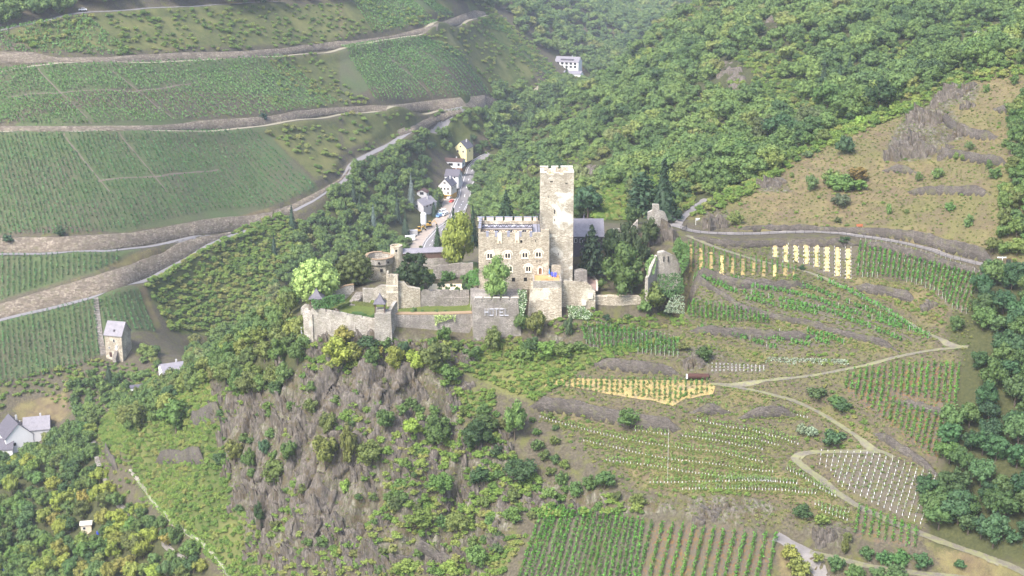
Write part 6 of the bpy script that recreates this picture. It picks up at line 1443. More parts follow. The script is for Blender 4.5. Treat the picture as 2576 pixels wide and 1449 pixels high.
# merlons: back row, left row, right return
def merlon(x0, x1, y0, y1, z0=PZ1 + 0.5, z1=PZ1 + 1.65, mat='cream_render'):
    o = child(MB().box(x0, x1, y0, y1, z0, z1), 'merlon', mat, pal, pal)
    c = child(MB().box(x0 - 0.08, x1 + 0.08, y0 - 0.08, y1 + 0.08, z1 + 0.003, z1 + 0.14), 'merlon_cap', 'lead_roof', pal, pal)
for a, b in ((262, 330), (356, 430), (452, 525), (549, 628), (652, 728), (752, 830), (850, 895)): merlon(fx(a) * 1.03, fx(b) * 1.03, PY1 - 0.68, PY1 - 0.02)
for k in range(5): y = PY0 + 0.9 + k * 2.9; merlon(PX0 + 0.02, PX0 + 0.66, y, y + 1.5, mat='castle_stone')
for a in (365, 460, 588, 712, 825): x = fx(a); merlon(x - 0.38, x + 0.38, PY0 - 0.06, PY0 + 0.6, PZ1 - 0.7, PZ1 + 0.7, 'lead_roof')
child(MB().box(fx(930), fx(1012), PY0 + 0.02, PY0 + 1.6, PZ1 + 0.5, PZ1 + 1.3), 'parapet_block', 'castle_stone', pal, pal)
for zx, hb in ((495, 945), (678, 938)):
    x = fx(zx); f = plate([(x - 0.62, fz(hb)), (x - 0.62, fz(832)), (x + 0.62, fz(832)), (x + 0.62, fz(hb))], [arch_ring(x, fz(hb) + 0.05, 0.62, 0.75)], PY0 - 0.22, 0.21, 'chimney_breast', 'cream_render', pal); f.location = -Vector(pal.location)
    f.location = (-pal.location.x, -pal.location.y, -pal.location.z)
for w in wins:
    f = window(pal, w[0], w[1], w[2], w[3], w[4], PY0, hood=w[5]); f.location = (-pal.location.x, -pal.location.y, -pal.location.z)
for a, b, c, d in plainh:
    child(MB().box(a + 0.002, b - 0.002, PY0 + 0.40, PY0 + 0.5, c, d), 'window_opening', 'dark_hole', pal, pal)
f = plate([(doors[0] - 0.78, doors[1]), (doors[0] + 0.78, doors[1])] + arch_ring(doors[0], doors[1], 1.56, 2.5)[2:], [arch_ring(doors[0], doors[1] + 0.01, 0.95, 2.0)], PY0 - 0.08, 0.3, 'door_surround', 'limestone', pal); f.location = (-pal.location.x, -pal.location.y, -pal.location.z)
f = plate(arch_ring(doors[0], doors[1] + 0.01, 0.99, 2.02), [], PY0 + 0.25, 0.06, 'door', 'door_wood', pal); f.location = (-pal.location.x, -pal.location.y, -pal.location.z)
# trussed railings round the light well
def truss(a, b, n, name):
    a = Vector(a); b = Vector(b); up = Vector((0, 0, 1.0)); m = MB()
    m.bar(a, b, 0.2); m.bar(a + up, b + up, 0.2)
    for k in range(n):
        p = a.lerp(b, k / n); q = a.lerp(b, (k + 0.5) / n) + up; r = a.lerp(b, (k + 1) / n); m.bar(p, q, 0.16); m.bar(q, r, 0.16); m.bar(p, p + up, 0.08)
    m.bar(b, b + up, 0.08); return child(m, name, 'iron', pal, pal)
truss((wx0 - 0.2, wy1 + 0.15, DECK + 0.02), (wx1 + 0.2, wy1 + 0.15, DECK + 0.02), 9, 'truss_railing'); truss((wx0 - 0.2, wy0 - 0.15, DECK + 0.02), (wx1 + 0.2, wy0 - 0.15, DECK + 0.02), 9, 'truss_railing'); truss((wx1 + 0.2, wy0 - 0.15, DECK + 0.02), (wx1 + 0.2, wy1 + 0.15, DECK + 0.02), 5, 'truss_railing')
for x in (fx(345), fx(440), fx(640), fx(740)): child(MB().box(x - 0.5, x + 0.5, wy1 + 2.2, wy1 + 3.0, DECK + 0.004, DECK + 0.18), 'skylight', 'white_paint', pal, pal)
m = MB(); ax = Vector((fx(300), PY1 - 1.0, DECK)); m.bar(ax, ax + Vector((0, 0, 3.6)), 0.06)
for k, L in enumerate((1.6, 1.2, 0.9)): m.bar(ax + Vector((-L / 2, 0, 3.5 - 0.3 * k)), ax + Vector((L / 2, 0, 3.5 - 0.3 * k)), 0.04)
child(m, 'aerial', 'iron', pal, pal)

# ---- the keep
KX0, KX1, KY0, KY1, KZ0, KZ1 = 8.4, 18.15, 405.0, 414.6, 9.0, 44.6
keep = thing('castle_keep', 'tall square pale stone castle keep with slit windows and broken battlements', 'keep', ((KX0 + KX1) / 2, (KY0 + KY1) / 2, 12.0))
def kz(zy): return float(at(1400, 389.1 + zy / 4.234, KY0)[2])
def kx(zx): return (1140.4 + zx / 4.234 - 1288) * 0.1172
slits = [(kx(1044) - 0.42, kx(1044) + 0.42, kz(297), kz(281)), (kx(1203) - 0.36, kx(1203) + 0.36, kz(312), kz(299)), (kx(1010) - 0.1, kx(1010) + 0.1, kz(462), kz(437)), (kx(1080) - 0.16, kx(1080) + 0.16, kz(632), kz(585)), (kx(1082) - 0.11, kx(1082) + 0.11, kz(714), kz(680)), (kx(1123) - 0.11, kx(1123) + 0.11, kz(1078), kz(1045))]
m = MB(); facade(m, KX0, KX1, KZ0, KZ1, slits, KY0)
for q in ([(KX0, KY1), (KX0, KY0)], [(KX1, KY0), (KX1, KY1)], [(KX1, KY1), (KX0, KY1)]):
    (a, b), (c, d) = q; m.face([(a, b, KZ0), (c, d, KZ0), (c, d, KZ1), (a, b, KZ1)])
T_ = 1.0
for a, b, c, d in ((KX0, KX1, KY0, KY0 + T_), (KX0, KX1, KY1 - T_, KY1), (KX0, KX0 + T_, KY0 + T_, KY1 - T_), (KX1 - T_, KX1, KY0 + T_, KY1 - T_)): m.face([(a, c, KZ1), (b, c, KZ1), (b, d, KZ1), (a, d, KZ1)])
a, b, c, d = KX0 + T_, KX1 - T_, KY0 + T_, KY1 - T_
for q in ([(a, c), (b, c)], [(b, c), (b, d)], [(b, d), (a, d)], [(a, d), (a, c)]): m.face([(*q[0], KZ1 - 1.2), (*q[1], KZ1 - 1.2), (*q[1], KZ1), (*q[0], KZ1)])
child(m, 'walls', 'tower_stone', keep, keep)
child(MB().box(a, b, c, d, KZ1 - 1.5, KZ1 - 1.2), 'platform', 'garden_gravel', keep, keep)
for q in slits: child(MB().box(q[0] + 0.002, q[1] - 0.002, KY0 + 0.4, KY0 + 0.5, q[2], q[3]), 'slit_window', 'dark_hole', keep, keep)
for x0, x1, y0, y1, h in ((KX0, kx(992), KY0, KY0 + T_, 1.0), (kx(1070), kx(1127), KY0, KY0 + T_, 0.9), (kx(1172), KX1, KY0, KY0 + T_, 1.05), (KX0, KX0 + T_, KY0 + 1.05, KY0 + 4, 0.8), (KX0, KX0 + T_, KY0 + 5, KY0 + 6.6, 0.9), (KX0, KX0 + 2.4, KY1 - T_, KY1, 1.0), (KX0 + 3.4, KX0 + 5.4, KY1 - T_, KY1, 0.95), (KX0 + 6.2, KX1, KY1 - T_, KY1, 1.05), (KX1 - T_, KX1, KY0 + 1.1, KY0 + 3, 0.9), (KX1 - T_, KX1, KY0 + 4, KY0 + 6.5, 0.8)):
    h *= random.uniform(0.45, 0.75)
    o = child(MB().box(x0 + 0.003, x1 - 0.003, y0 + 0.003, y1 - 0.003, KZ1, KZ1 + h), 'merlon', 'tower_stone', keep, keep); child(MB().box(x0 - 0.06, x1 + 0.06, y0 - 0.06, y1 + 0.06, KZ1 + h + 0.003, KZ1 + h + 0.16), 'merlon_cap', 'coping', keep, keep)
rg = np.random.default_rng(5); n = 70; Pp = np.stack([rg.uniform(KX0 + 0.6, KX1 - 0.4, n), KY0 + 0.5 + rg.uniform(0, 4, n) ** 1.0, np.full(n, KZ1 - 0.5) + rg.uniform(-0.6, 0.5, n)], -1); Nn = rg.normal(size=(n, 3)); Nn[:, 2] += 1; Nn /= np.linalg.norm(Nn, axis=1, keepdims=True)
V, F = leaf_cards(Pp - np.array(keep.location), Nn, 0.32, rg); o = link(bpy.data.objects.new('weeds', mesh_np('weeds', V, F, 'leaf')), keep); o.color = (0.20, 0.20, 0.06, 1); o['kind'] = 'stuff'
# iron stair from the roof terrace to the keep
st = thing('iron_stair', 'black iron outside stair climbing from the roof terrace to the keep', 'stair', (fx(905), KY0 - 0.5, DECK))
m = MB(); p0 = Vector((fx(912), PY0 + 0.6, DECK)); p1 = Vector((fx(898), KY0 - 0.6, DECK + 5.4))
for s in (-0.42, 0.42): m.bar(p0 + Vector((s, 0, 0)), p1 + Vector((s, 0, 0)), 0.09, 0.2); m.bar(p0 + Vector((s, 0, 1.0)), p1 + Vector((s, 0, 1.0)), 0.06)
child(m, 'stringers', 'iron', st, st)
for k in range(16):
    p = p0.lerp(p1, (k + 0.5) / 16); child(MB().box(p.x - 0.4, p.x + 0.4, p.y - 0.13, p.y + 0.13, p.z - 0.02, p.z + 0.03), 'step', 'iron', st, st)
m = MB(); q = p1; m.box(q.x - 0.7, q.x + 0.7, q.y - 0.3, q.y + 0.55, q.z - 0.08, q.z); 
for s in (-0.68, 0.68): m.bar(q + Vector((s, -0.25, 0)), q + Vector((s, -0.25, 1.1)), 0.06); m.bar(q + Vector((s, 0.45, 0)), q + Vector((s, 0.45, 1.1)), 0.06); m.bar(q + Vector((s, -0.25, 1.1)), q + Vector((s, 0.45, 1.1)), 0.06)
child(m, 'landing', 'iron', st, st)

# ---- bastions and walls
Z3 = lambda zx, zy: (704.4 + zx / 4.0, 603.7 + zy / 4.0)
curtain('curtain_wall', [(783, 776, 392.2, 826), (847, 787.5, 390.2, 834), (894, 796, 389.2, 843), (945, 804, 388.4, 848)], 'outer_stone', 'pale stone wall below the clipped lawn with low battlements', 1.9, 4, merlons=(1.7, 0.5, 0.35))
# polygonal corner turret on the left
tl = thing('corner_turret', 'six sided pale stone turret at the left end of the castle wall', 'turret', tuple(at(770, 845, 394)))
ring = [tuple(at(u, 782, Y)[:2]) for u, Y in ((757, 398), (763, 393.5), (785, 391.6), (796, 394), (790, 400), (768, 402))]
zt = float(at(770, 784, 394)[2]); ring0 = [(x + (x - tl.location.x) * 0.10 - 0.1, y - 0.3) for x, y in ring]
child(MB().prism(ring0, -6.5, zt, ring), 'masonry', 'outer_stone', tl, tl)
def letters(parent, txt, origin, dirx, h, w, mat, depth=0.12, name='letter'):
    """block letters built from bars, on a wall: origin at lower left, dirx along the wall"""
    S = {'H': [((0, 0), (0, 1)), ((1, 0), (1, 1)), ((0, .5), (1, .5))], 'O': [((0, 0), (0, 1)), ((1, 0), (1, 1)), ((0, 0), (1, 0)), ((0, 1), (1, 1))], 'T': [((.5, 0), (.5, 1)), ((0, 1), (1, 1))], 'E': [((0, 0), (0, 1)), ((0, 0), (1, 0)), ((0, .5), (.8, .5)), ((0, 1), (1, 1))], 'L': [((0, 0), (0, 1)), ((0, 0), (1, 0))]}
    n = len(txt); cw = w / n; d = Vector(dirx).normalized(); nrm = Vector((d.y, -d.x, 0)); o0 = Vector(origin)
    for i, ch in enumerate(txt):
        m = MB(); b = cw * 0.16
        for (x0, y0), (x1, y1) in S[ch]:
            P = lambda x, y: o0 + d * (i * cw + b / 2 + x * (cw * 0.62)) + Vector((0, 0, b / 2 + y * (h - b)))
            a, c = P(x0, y0), P(x1, y1); t = (c - a).normalized() * (b / 2)
            m.bar(a - t + nrm * (0.06 + 0.003 * len(m.f)), c + t + nrm * (0.06 + 0.003 * len(m.f)), b if abs(t.z) < 0.01 else depth, depth if abs(t.z) < 0.01 else b, up=nrm)
        child(m, name, mat, parent, parent)
lt = thing('turret_lettering', 'white letters H and O on the left turret', 'sign', tuple(at(764, 832, 393)))
A0 = Vector(at(755.5, 830, 397.6)); A1 = Vector(at(764, 832, 392.9)); dd = (A1 - A0); dd.z = 0
letters(lt, 'HO', A0 + Vector((-0.25, -0.5, 0)), dd, 2.2, dd.length * 0.9, 'sign_white', 0.12)
# square pier carrying the right pavilion
pier = thing('pavilion_pier', 'tall square pale stone pier beneath the right pavilion', 'turret', tuple(at(962, 850, 388)))
pa, pb = at(942, 789, 386.0), at(983, 789, 386.4); ztp = float(pa[2])
r1 = [(pa[0], 386.0), (pb[0], 386.4), (pb[0], 390.6), (pa[0], 390.6)]; r0 = [(pa[0] - 0.3, 385.5), (pb[0] + 0.5, 385.9), (pb[0] + 0.3, 391), (pa[0] - 0.3, 391)]
child(MB().prism(r0, -7.0, ztp, r1), 'masonry', 'outer_stone', pier, pier)
def pavilion(cx, cy, z, half, post_h, roof_h, label, closed):
    o = thing('pavilion', label, 'pavilion', (cx, cy, z)); e = half * 1.35
    for sx in (-1, 1):
        for sy in (-1, 1): MB().box(sx * half - 0.11, sx * half + 0.11, sy * half - 0.11, sy * half + 0.11, -0.3, post_h).obj('post', 'brown_wood', o)
    m = MB(); n = 6; prof = [(1.0, 0.0), (0.74, 0.16), (0.5, 0.36), (0.3, 0.58), (0.12, 0.82), (0.02, 1.0)]
    for (a, za), (b, zb) in zip(prof[:-1], prof[1:]):
        for k in range(4):
            c0 = [(-1, -1), (1, -1), (1, 1), (-1, 1)][k]; c1 = [(-1, -1), (1, -1), (1, 1), (-1, 1)][(k + 1) % 4]
            m.face([(c0[0] * a * e, c0[1] * a * e, post_h + za * roof_h), (c1[0] * a * e, c1[1] * a * e, post_h + za * roof_h), (c1[0] * b * e, c1[1] * b * e, post_h + zb * roof_h), (c0[0] * b * e, c0[1] * b * e, post_h + zb * roof_h)])
    m.box(-e, e, -e, e, post_h - 0.14, post_h - 0.003); r = m.obj('roof', 'slate_dark', o)
    MB().tube([(0, 0, post_h + roof_h - 0.1), (0, 0, post_h + roof_h + 0.9)], [0.06, 0.03], 6).obj('finial', 'post_grey', r)
    MB().box(-half + 0.1, half - 0.1, -half + 0.1, half - 0.1, -0.3, 0.9 if not closed else post_h - 0.5).obj('parapet', 'outer_stone', o)
    return o
p = at(797, 766, 396.5); pavilion(p[0], 396.8, float(p[2]), 1.65, 2.2, 2.9, 'left garden pavilion with curved dark slate roof', True)
p = at(956, 789, 387.5); pavilion(p[0], 388.2, ztp, 1.35, 2.7, 3.0, 'right garden pavilion with pointed dark slate roof on its pier', False)
curtain('stair_wall', [(984, 779, 388.2, 800), (999, 756, 393, 790)], 'outer_stone', 'stepped stone wall climbing from the pier to the small turret', 1.0, 5)
ft = thing('square_turret', 'small square turret with two friezes of little arches', 'turret', tuple(at(986, 754, 399)))
ta, tb = at(971, 700, 398), at(1001, 700, 398); zft = float(at(986, 697, 398)[2])
child(MB().box(ta[0], tb[0], 398, 401.6, 4.0, zft), 'masonry', 'castle_stone', ft, ft)
for k in range(3): w = (tb[0] - ta[0]); x = ta[0] + w * (0.02 + 0.36 * k); child(MB().box(x, x + w * 0.24, 398.003, 398.5, zft, zft + 0.8), 'merlon', 'castle_stone', ft, ft)
for k in range(3): w = 3.6; y = 398.0 + w * (0.02 + 0.36 * k); child(MB().box(ta[0] + 0.003, ta[0] + 0.5, y + 0.55, y + w * 0.24 + 0.55, zft, zft + 0.8), 'merlon', 'castle_stone', ft, ft)
for zf in (zft - 3.1, zft - 5.0):
    m = MB(); w = tb[0] - ta[0]
    for k in range(5):
        x = ta[0] + w * (k + 0.5) / 5; m.tube([(x + 0.3 * math.cos(math.pi * q / 6), 397.94, zf + 0.3 * math.sin(math.pi * q / 6)) for q in range(7)], 0.07, 5)
    m.bar((ta[0], 397.93, zf + 0.42), (tb[0], 397.93, zf + 0.42), 0.12); child(m, 'arch_frieze', 'limestone', ft, ft)
curtain('garden_wall', [(1000.5, 708, 399.2, 760), (1017, 710.5, 399.4, 765), (1026, 721, 399.6, 770), (1057, 726.7, 400.6, 783)], 'castle_stone', 'swooping cream wall joining the small turret to the garden', 0.9, 3, cap='coping')
curtain('upper_terrace_wall', [(1058, 733, 400.8, 784), (1110, 733, 401.6, 786), (1180, 733.7, 402.8, 786)], 'grey_stone', 'long grey retaining wall under the castle garden', 1.6, 3, merlons=(2.3, 0.6, 0.5))
curtain('recess_wall', [(1115, 748, 401.0, 784), (1180, 748, 402.2, 786)], 'grey_stone', 'darker lower wall in the recess beneath the garden', 0.6, 3)
curtain('lower_terrace_wall', [(983, 790, 391.2, 818), (1060, 791, 391.2, 826), (1130, 790, 391.2, 834), (1188, 788, 391.2, 840)], 'grey_stone', 'low grey retaining wall with shrubs on top beside the hotel bastion', 1.9, 5, cap='brick_cap')
hb_ = thing('hotel_bastion', 'big grey stone bastion carrying the word HOTEL', 'bastion', tuple(at(1250, 840, 390)))
ztb = float(at(1250, 755.5, 388)[2]); xl, xr = at(1192, 755, 388)[0], at(1303, 755, 388)[0]; xlb = at(1183, 755, 398)[0]
r1 = [(xl, 388), (xr, 388), (xr + 2.2, 396), (xr + 1, 400.5), (xlb, 400.5), (xlb, 398)]; r0 = [(xl - 0.3, 387.2), (xr + 1.6, 387.2), (xr + 3.6, 396), (xr + 1, 401), (xlb - 0.3, 401), (xlb - 0.3, 398)]
child(MB().prism(r0, -7, ztb, r1), 'masonry', 'grey_stone', hb_, hb_)
for k in range(5):
    x = xl + 0.35 + k * 2.6; child(MB().box(x, x + 1.9, 388.003, 388.6, ztb - 0.02, ztb + 0.75), 'merlon', 'grey_stone', hb_, hb_)
    child(MB().box(x - 0.05, x + 1.95, 387.95, 388.66, ztb + 0.753, ztb + 0.88), 'merlon_cap', 'coping', hb_, hb_)
sg = thing('hotel_lettering', 'white capital letters HOTEL on the grey bastion wall', 'sign', tuple(at(1248, 794, 387.3)))
p = at(1219, 794.5, 387.35); q = at(1277, 794.5, 387.35); letters(sg, 'HOTEL', (p[0], 387.62, p[2]), (1, 0, 0), 2.15, q[0] - p[0] + 0.6, 'sign_white', 0.10)
for c in sg.children: c.rotation_euler = (-0.045, 0, 0)
lb = thing('deck_bastion', 'high pale bastion with a wooden sun deck before the castle door', 'bastion', tuple(at(1370, 790, 391)))
za, zb_ = float(at(1370, 707, 392.5)[2]), float(at(1370, 792, 390)[2]); x0, x1 = at(1341, 707, 392.5)[0], at(1412.5, 707, 392.5)[0]
zm = float(at(1370, 725, 392.3)[2])
child(MB().prism([(x0 - 2.1, 390), (x1 + 0.1, 390), (x1 + 0.1, 400), (x0 - 2.1, 400)], zb_ - 5, zm, [(x0 - 0.6, 391.9), (x1 + 0.05, 391.9), (x1 + 0.05, 400), (x0 - 0.6, 400)]), 'masonry', 'castle_stone', lb, lb)
child(MB().box(x0, x1, 392.3, 401.0, zm - 0.3, za - 0.5), 'upper_masonry', 'outer_stone', lb, lb)
for q in ((x0, x1, 392.3, 392.75), (x0, x0 + 0.45, 392.76, 398.5), (x1 - 0.45, x1, 392.76, 401.0)): child(MB().box(q[0], q[1], q[2], q[3], za - 0.502, za + 0.05), 'parapet', 'outer_stone', lb, lb)
for k in range(12):
    xx0 = x0 + 0.5 + (x1 - x0 - 1.0) * k / 12; child(MB().box(xx0, xx0 + (x1 - x0 - 1.0) / 12 - 0.03, 392.8, 399.95, za - 0.497, za - 0.42), 'deck_plank', 'deck_wood', lb, lb)
child(MB().box(x0 + 5.6, x1, 400.4, 400.9, za - 0.5, za + 2.6), 'side_wall', 'castle_stone', lb, lb)
DZ = za - 0.42
def sunchair(x, y, rz, label, mat='blue_cloth'):
    o = thing('deck_chair', label, 'chair', (x, y, DZ), rz, 'blue deck chairs')
    MB().box(-0.35, 0.35, -0.5, 0.35, 0.34, 0.46).obj('seat', mat, o)
    m = MB(); m.hexa([(-0.35, 0.3, 0.42), (0.35, 0.3, 0.42), (0.35, 0.4, 0.42), (-0.35, 0.4, 0.42), (-0.35, 0.7, 1.3), (0.35, 0.7, 1.3), (0.35, 0.8, 1.28), (-0.35, 0.8, 1.28)]); m.obj('backrest', mat, o)
    for sx in (-0.32, 0.32):
        for sy in (-0.45, 0.3): MB().box(sx - 0.03, sx + 0.03, sy - 0.03, sy + 0.03, 0.0, 0.36).obj('leg', 'white_paint', o)
sunchair(fx(1052), 398.3, 0.1, 'blue deck chair nearest the castle door on the sun deck'); sunchair(fx(1080), 397.8, -0.2, 'blue deck chair at the outer end of the sun deck')
um = thing('folded_parasol', 'folded blue parasol standing on the wooden sun deck', 'parasol', (fx(1021), 398.6, DZ))
MB().tube([(0, 0, 0), (0, 0, 2.5)], 0.04, 6).obj('pole', 'white_paint', um); MB().tube([(0, 0, 0.8), (0, 0, 1.1), (0, 0, 1.7), (0, 0, 2.45)], [0.20, 0.24, 0.17, 0.05], 8).obj('canopy', 'parasol_blue', um); MB().tube([(0, 0, 0), (0, 0, 0.12)], 0.3, 10).obj('foot', 'post_grey', um)
tb_ = thing('deck_table', 'small brown wooden table on the sun deck', 'table', (fx(978), 394.8, DZ))
MB().box(-0.6, 0.6, -0.4, 0.4, 0.68, 0.74).obj('table_top', 'deck_wood', tb_)
for sx in (-0.5, 0.5):
    for sy in (-0.32, 0.32): MB().box(sx - 0.03, sx + 0.03, sy - 0.03, sy + 0.03, 0, 0.68).obj('leg', 'deck_wood', tb_)
for q, (xx, yy, rr) in enumerate(((fx(935), 394.6, 1.5), (fx(1035), 394.8, -1.5))):
    c = thing('wooden_chair', 'wooden garden chair ' + ('left' if q == 0 else 'right') + ' of the small deck table', 'chair', (xx, yy, DZ), rr)
    MB().box(-0.25, 0.25, -0.25, 0.25, 0.42, 0.47).obj('seat', 'deck_wood', c); MB().box(-0.25, 0.25, 0.21, 0.26, 0.47, 0.95).obj('backrest', 'deck_wood', c)
    for sx in (-0.22, 0.22):
        for sy in (-0.22, 0.22): MB().box(sx - 0.025, sx + 0.025, sy - 0.025, sy + 0.025, 0, 0.42).obj('leg', 'deck_wood', c)
curtain('drive_wall', [(1412, 712, 395, 770), (1440, 712, 395, 768), (1478, 714, 395, 768), (1498, 733, 395.2, 770)], 'castle_stone', 'cream battlemented wall with a stone shield beside the castle drive', 2.2, 4, merlons=(2.6, 0.7, 0.55))
curtain('drive_wall', [(1496, 745, 397, 785), (1560, 745.5, 397, 788), (1634, 748, 397.2, 790)], 'castle_stone', 'low cream wall below the big yew', 2.0, 4)
for u, v, Y, lab in ((1485.5, 745, 394.8, 'small square stone shield high on the cream drive wall'), (1469, 762, 394.6, 'weathered stone shield low on the cream drive wall')):
    p = at(u, v, Y); o = thing('stone_shield', lab, 'relief', tuple(p)); MB().box(-0.65, 0.65, -0.2, 0.2, -0.75, 0.75).obj('frame', 'limestone', o); MB().prism([(-0.45, -0.26), (0.45, -0.26), (0.45, -0.2), (-0.45, -0.2)], -0.5, 0.5).obj('crest', 'coping', o)
# gate hut with arch by the drive
gx0, gx1 = at(1445, 700, 404)[0], at(1477, 700, 404)[0]; gz0, gz1 = 10.6, float(at(1460, 683, 404)[2])
gh = thing('gate_arch', 'small rough stone building with an arched opening beside the drive', 'gatehouse', ((gx0 + gx1) / 2, 404, 11)); m = MB(); cxg = (gx0 + gx1) / 2 + 0.1
f = plate([(gx0, gz0), (gx1, gz0), (gx1, gz1 - 0.3), (cxg, gz1 + 0.2), (gx0, gz1 - 0.2)], [arch_ring(cxg, gz0 + 0.02, 1.5, 2.0)], 404, 3.0, 'masonry', 'grey_stone', gh); f.location = (-gh.location.x, -gh.location.y, -gh.location.z)
child(MB().box(cxg - 0.9, cxg + 0.9, 405.2, 405.3, gz0, gz1 - 0.5), 'shadowed_door', 'dark_hole', gh, gh)  # near-black panel across the arch, stands in for the shade inside

# round bastion on the left, two tiers, open on top
rb = thing('round_bastion', 'two tiered polygonal stone bastion with rust brown coping left of the dark yew', 'bastion', tuple(at(955, 716, 422)))
c0 = at(955, 650, 422); cx, cy = c0[0], 422.3; zr = float(at(955, 654, 417.8)[2]); zk = float(at(955, 672, 418)[2])
def ngon(r, n=10, sq=1.0, ph=0.2): return [(cx + r * math.cos(2 * math.pi * k / n + ph), cy + r * sq * math.sin(2 * math.pi * k / n + ph)) for k in range(n)]
out_, inn = ngon(4.55), ngon(3.75)
m = MB(); m.prism(ngon(3.9), 3.0, zk, ngon(4.1)); child(m, 'lower_body', 'castle_stone', rb, rb)
m = MB(); m.prism(ngon(4.2), zk, zk + 0.55, ngon(4.6)); child(m, 'corbel_ring', 'outer_stone', rb, rb)
m = MB()
for k in range(10):
    j = (k + 1) % 10; h0 = zr + (0.35 if k in (2, 3, 4) else 0); h1 = h0
    m.hexa([(*out_[k], zk + 0.55), (*out_[j], zk + 0.55), (*inn[j], zk + 0.55), (*inn[k], zk + 0.55), (*out_[k], h0), (*out_[j], h1), (*inn[j], h1), (*inn[k], h0)])
child(m, 'parapet', 'outer_stone', rb, rb)
m = MB(); o2, i2 = ngon(4.68), ngon(3.62)
for k in range(10):
    j = (k + 1) % 10; h0 = zr + (0.35 if k in (2, 3, 4) else 0) + 0.003
    m.hexa([(*o2[k], h0), (*o2[j], h0), (*i2[j], h0), (*i2[k], h0), (*o2[k], h0 + 0.16), (*o2[j], h0 + 0.16), (*i2[j], h0 + 0.16), (*i2[k], h0 + 0.16)])
child(m, 'coping', 'brick_cap', rb, rb)
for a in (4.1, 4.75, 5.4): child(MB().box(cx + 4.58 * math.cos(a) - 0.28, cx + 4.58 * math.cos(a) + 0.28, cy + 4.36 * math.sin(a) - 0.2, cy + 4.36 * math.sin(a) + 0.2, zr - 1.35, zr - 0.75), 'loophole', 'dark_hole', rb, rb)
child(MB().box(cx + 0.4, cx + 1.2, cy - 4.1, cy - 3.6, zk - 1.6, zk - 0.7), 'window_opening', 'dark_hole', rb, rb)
rt = thing('round_tower', 'small round stone tower at the end of the covered walkway', 'turret', tuple(at(997, 660, 424)))
c0 = at(997, 617, 424); zt = float(c0[2]); m = MB(); n = 20
R_ = 1.95
for k in range(n):
    a0, a1 = 2 * math.pi * k / n, 2 * math.pi * (k + 1) / n; f = lambda r, a: (c0[0] + r * math.cos(a), 424 + r * math.sin(a))
    m.hexa([(*f(R_ + 0.1, a0), 3), (*f(R_ + 0.1, a1), 3), (*f(R_ - 0.5, a1), 3), (*f(R_ - 0.5, a0), 3), (*f(R_, a0), zt), (*f(R_, a1), zt), (*f(R_ - 0.45, a1), zt), (*f(R_ - 0.45, a0), zt)])
child(m, 'masonry', 'castle_stone', rt, rt); child(MB().prism([(c0[0] + 1.6 * math.cos(2 * math.pi * k / 12), 424 + 1.6 * math.sin(2 * math.pi * k / 12)) for k in range(12)], zt - 1.2, zt - 0.7), 'floor', 'garden_gravel', rt, rt)
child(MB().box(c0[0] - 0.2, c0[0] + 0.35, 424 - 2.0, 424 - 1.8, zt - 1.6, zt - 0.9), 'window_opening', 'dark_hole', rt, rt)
# covered walkway
cw = thing('covered_walkway', 'long covered walkway with slate roof and brown boards behind the yew', 'walkway', tuple(at(1078, 655, 424)))
a = at(1013, 626.5, 426); b = at(1146, 620.5, 426); c = at(1013, 639.5, 423); d = at(1146, 633, 423)
m = MB(); zoff = 0.16; m.hexa([c, d, b, a, c + [0, 0, zoff], d + [0, 0, zoff], b + [0, 0, zoff], a + [0, 0, zoff]]); child(m, 'roof', 'slate_roof', cw, cw)
m = MB(); m.hexa([a, b, b + [0, 2.6, -1.6], a + [0, 2.6, -1.6], a + [0, 0, zoff], b + [0, 0, zoff], b + [0, 2.6, -1.6 + zoff], a + [0, 2.6, -1.6 + zoff]]); child(m, 'rear_roof', 'slate_roof', cw, cw)
nb = 36
for k in range(nb):
    t0, t1 = k / nb, (k + 1) / nb; e = c + (d - c) * t0; f = c + (d - c) * t1; child(MB().box(e[0] + 0.015, f[0] - 0.015, 423.35 + (k % 2) * 0.02, 423.45 + (k % 2) * 0.02, min(e[2], f[2]) - 2.0, min(e[2], f[2]) + 0.05), 'board', 'brown_wood', cw, cw)
curtain('walkway_wall', [(1013, 652, 423.2, 668), (1146, 646, 423.2, 664)], 'grey_stone', 'rough grey stone wall under the covered walkway', 0.8, 3)
curtain('garden_side_wall', [(912, 723, 402.5, 745), (940, 722, 402.5, 748), (972, 716, 401.5, 752)], 'outer_stone', 'rough broken wall beside the garden steps', 0.9, 4, rough=0.7)
curtain('arched_wall', [(815, 744, 403, 762), (845, 731, 404, 752), (870, 719, 405, 742), (890, 716, 406, 736)], 'outer_stone', 'low wall with mossy coping sweeping up behind the left pavilion', 0.8, 4, cap='brick_cap')
# steps in the garden
gs = thing('garden_steps', 'flight of dark stone steps rising from the lawn', 'steps', tuple(at(882, 765, 400)))
s0 = at(882, 764, 399.5); s1 = at(908, 734, 405.0)
for k in range(14):
    t = k / 14; x = s0[0] + (s1[0] - s0[0]) * t; y = 399.5 + 5.5 * t; z = 6.2 + (float(s1[2]) - 6.2) * (k + 1) / 14; child(MB().box(x - 1.3, x + 1.3, y, y + 0.42, 5.2, z), 'step', 'grey_stone', gs, gs)
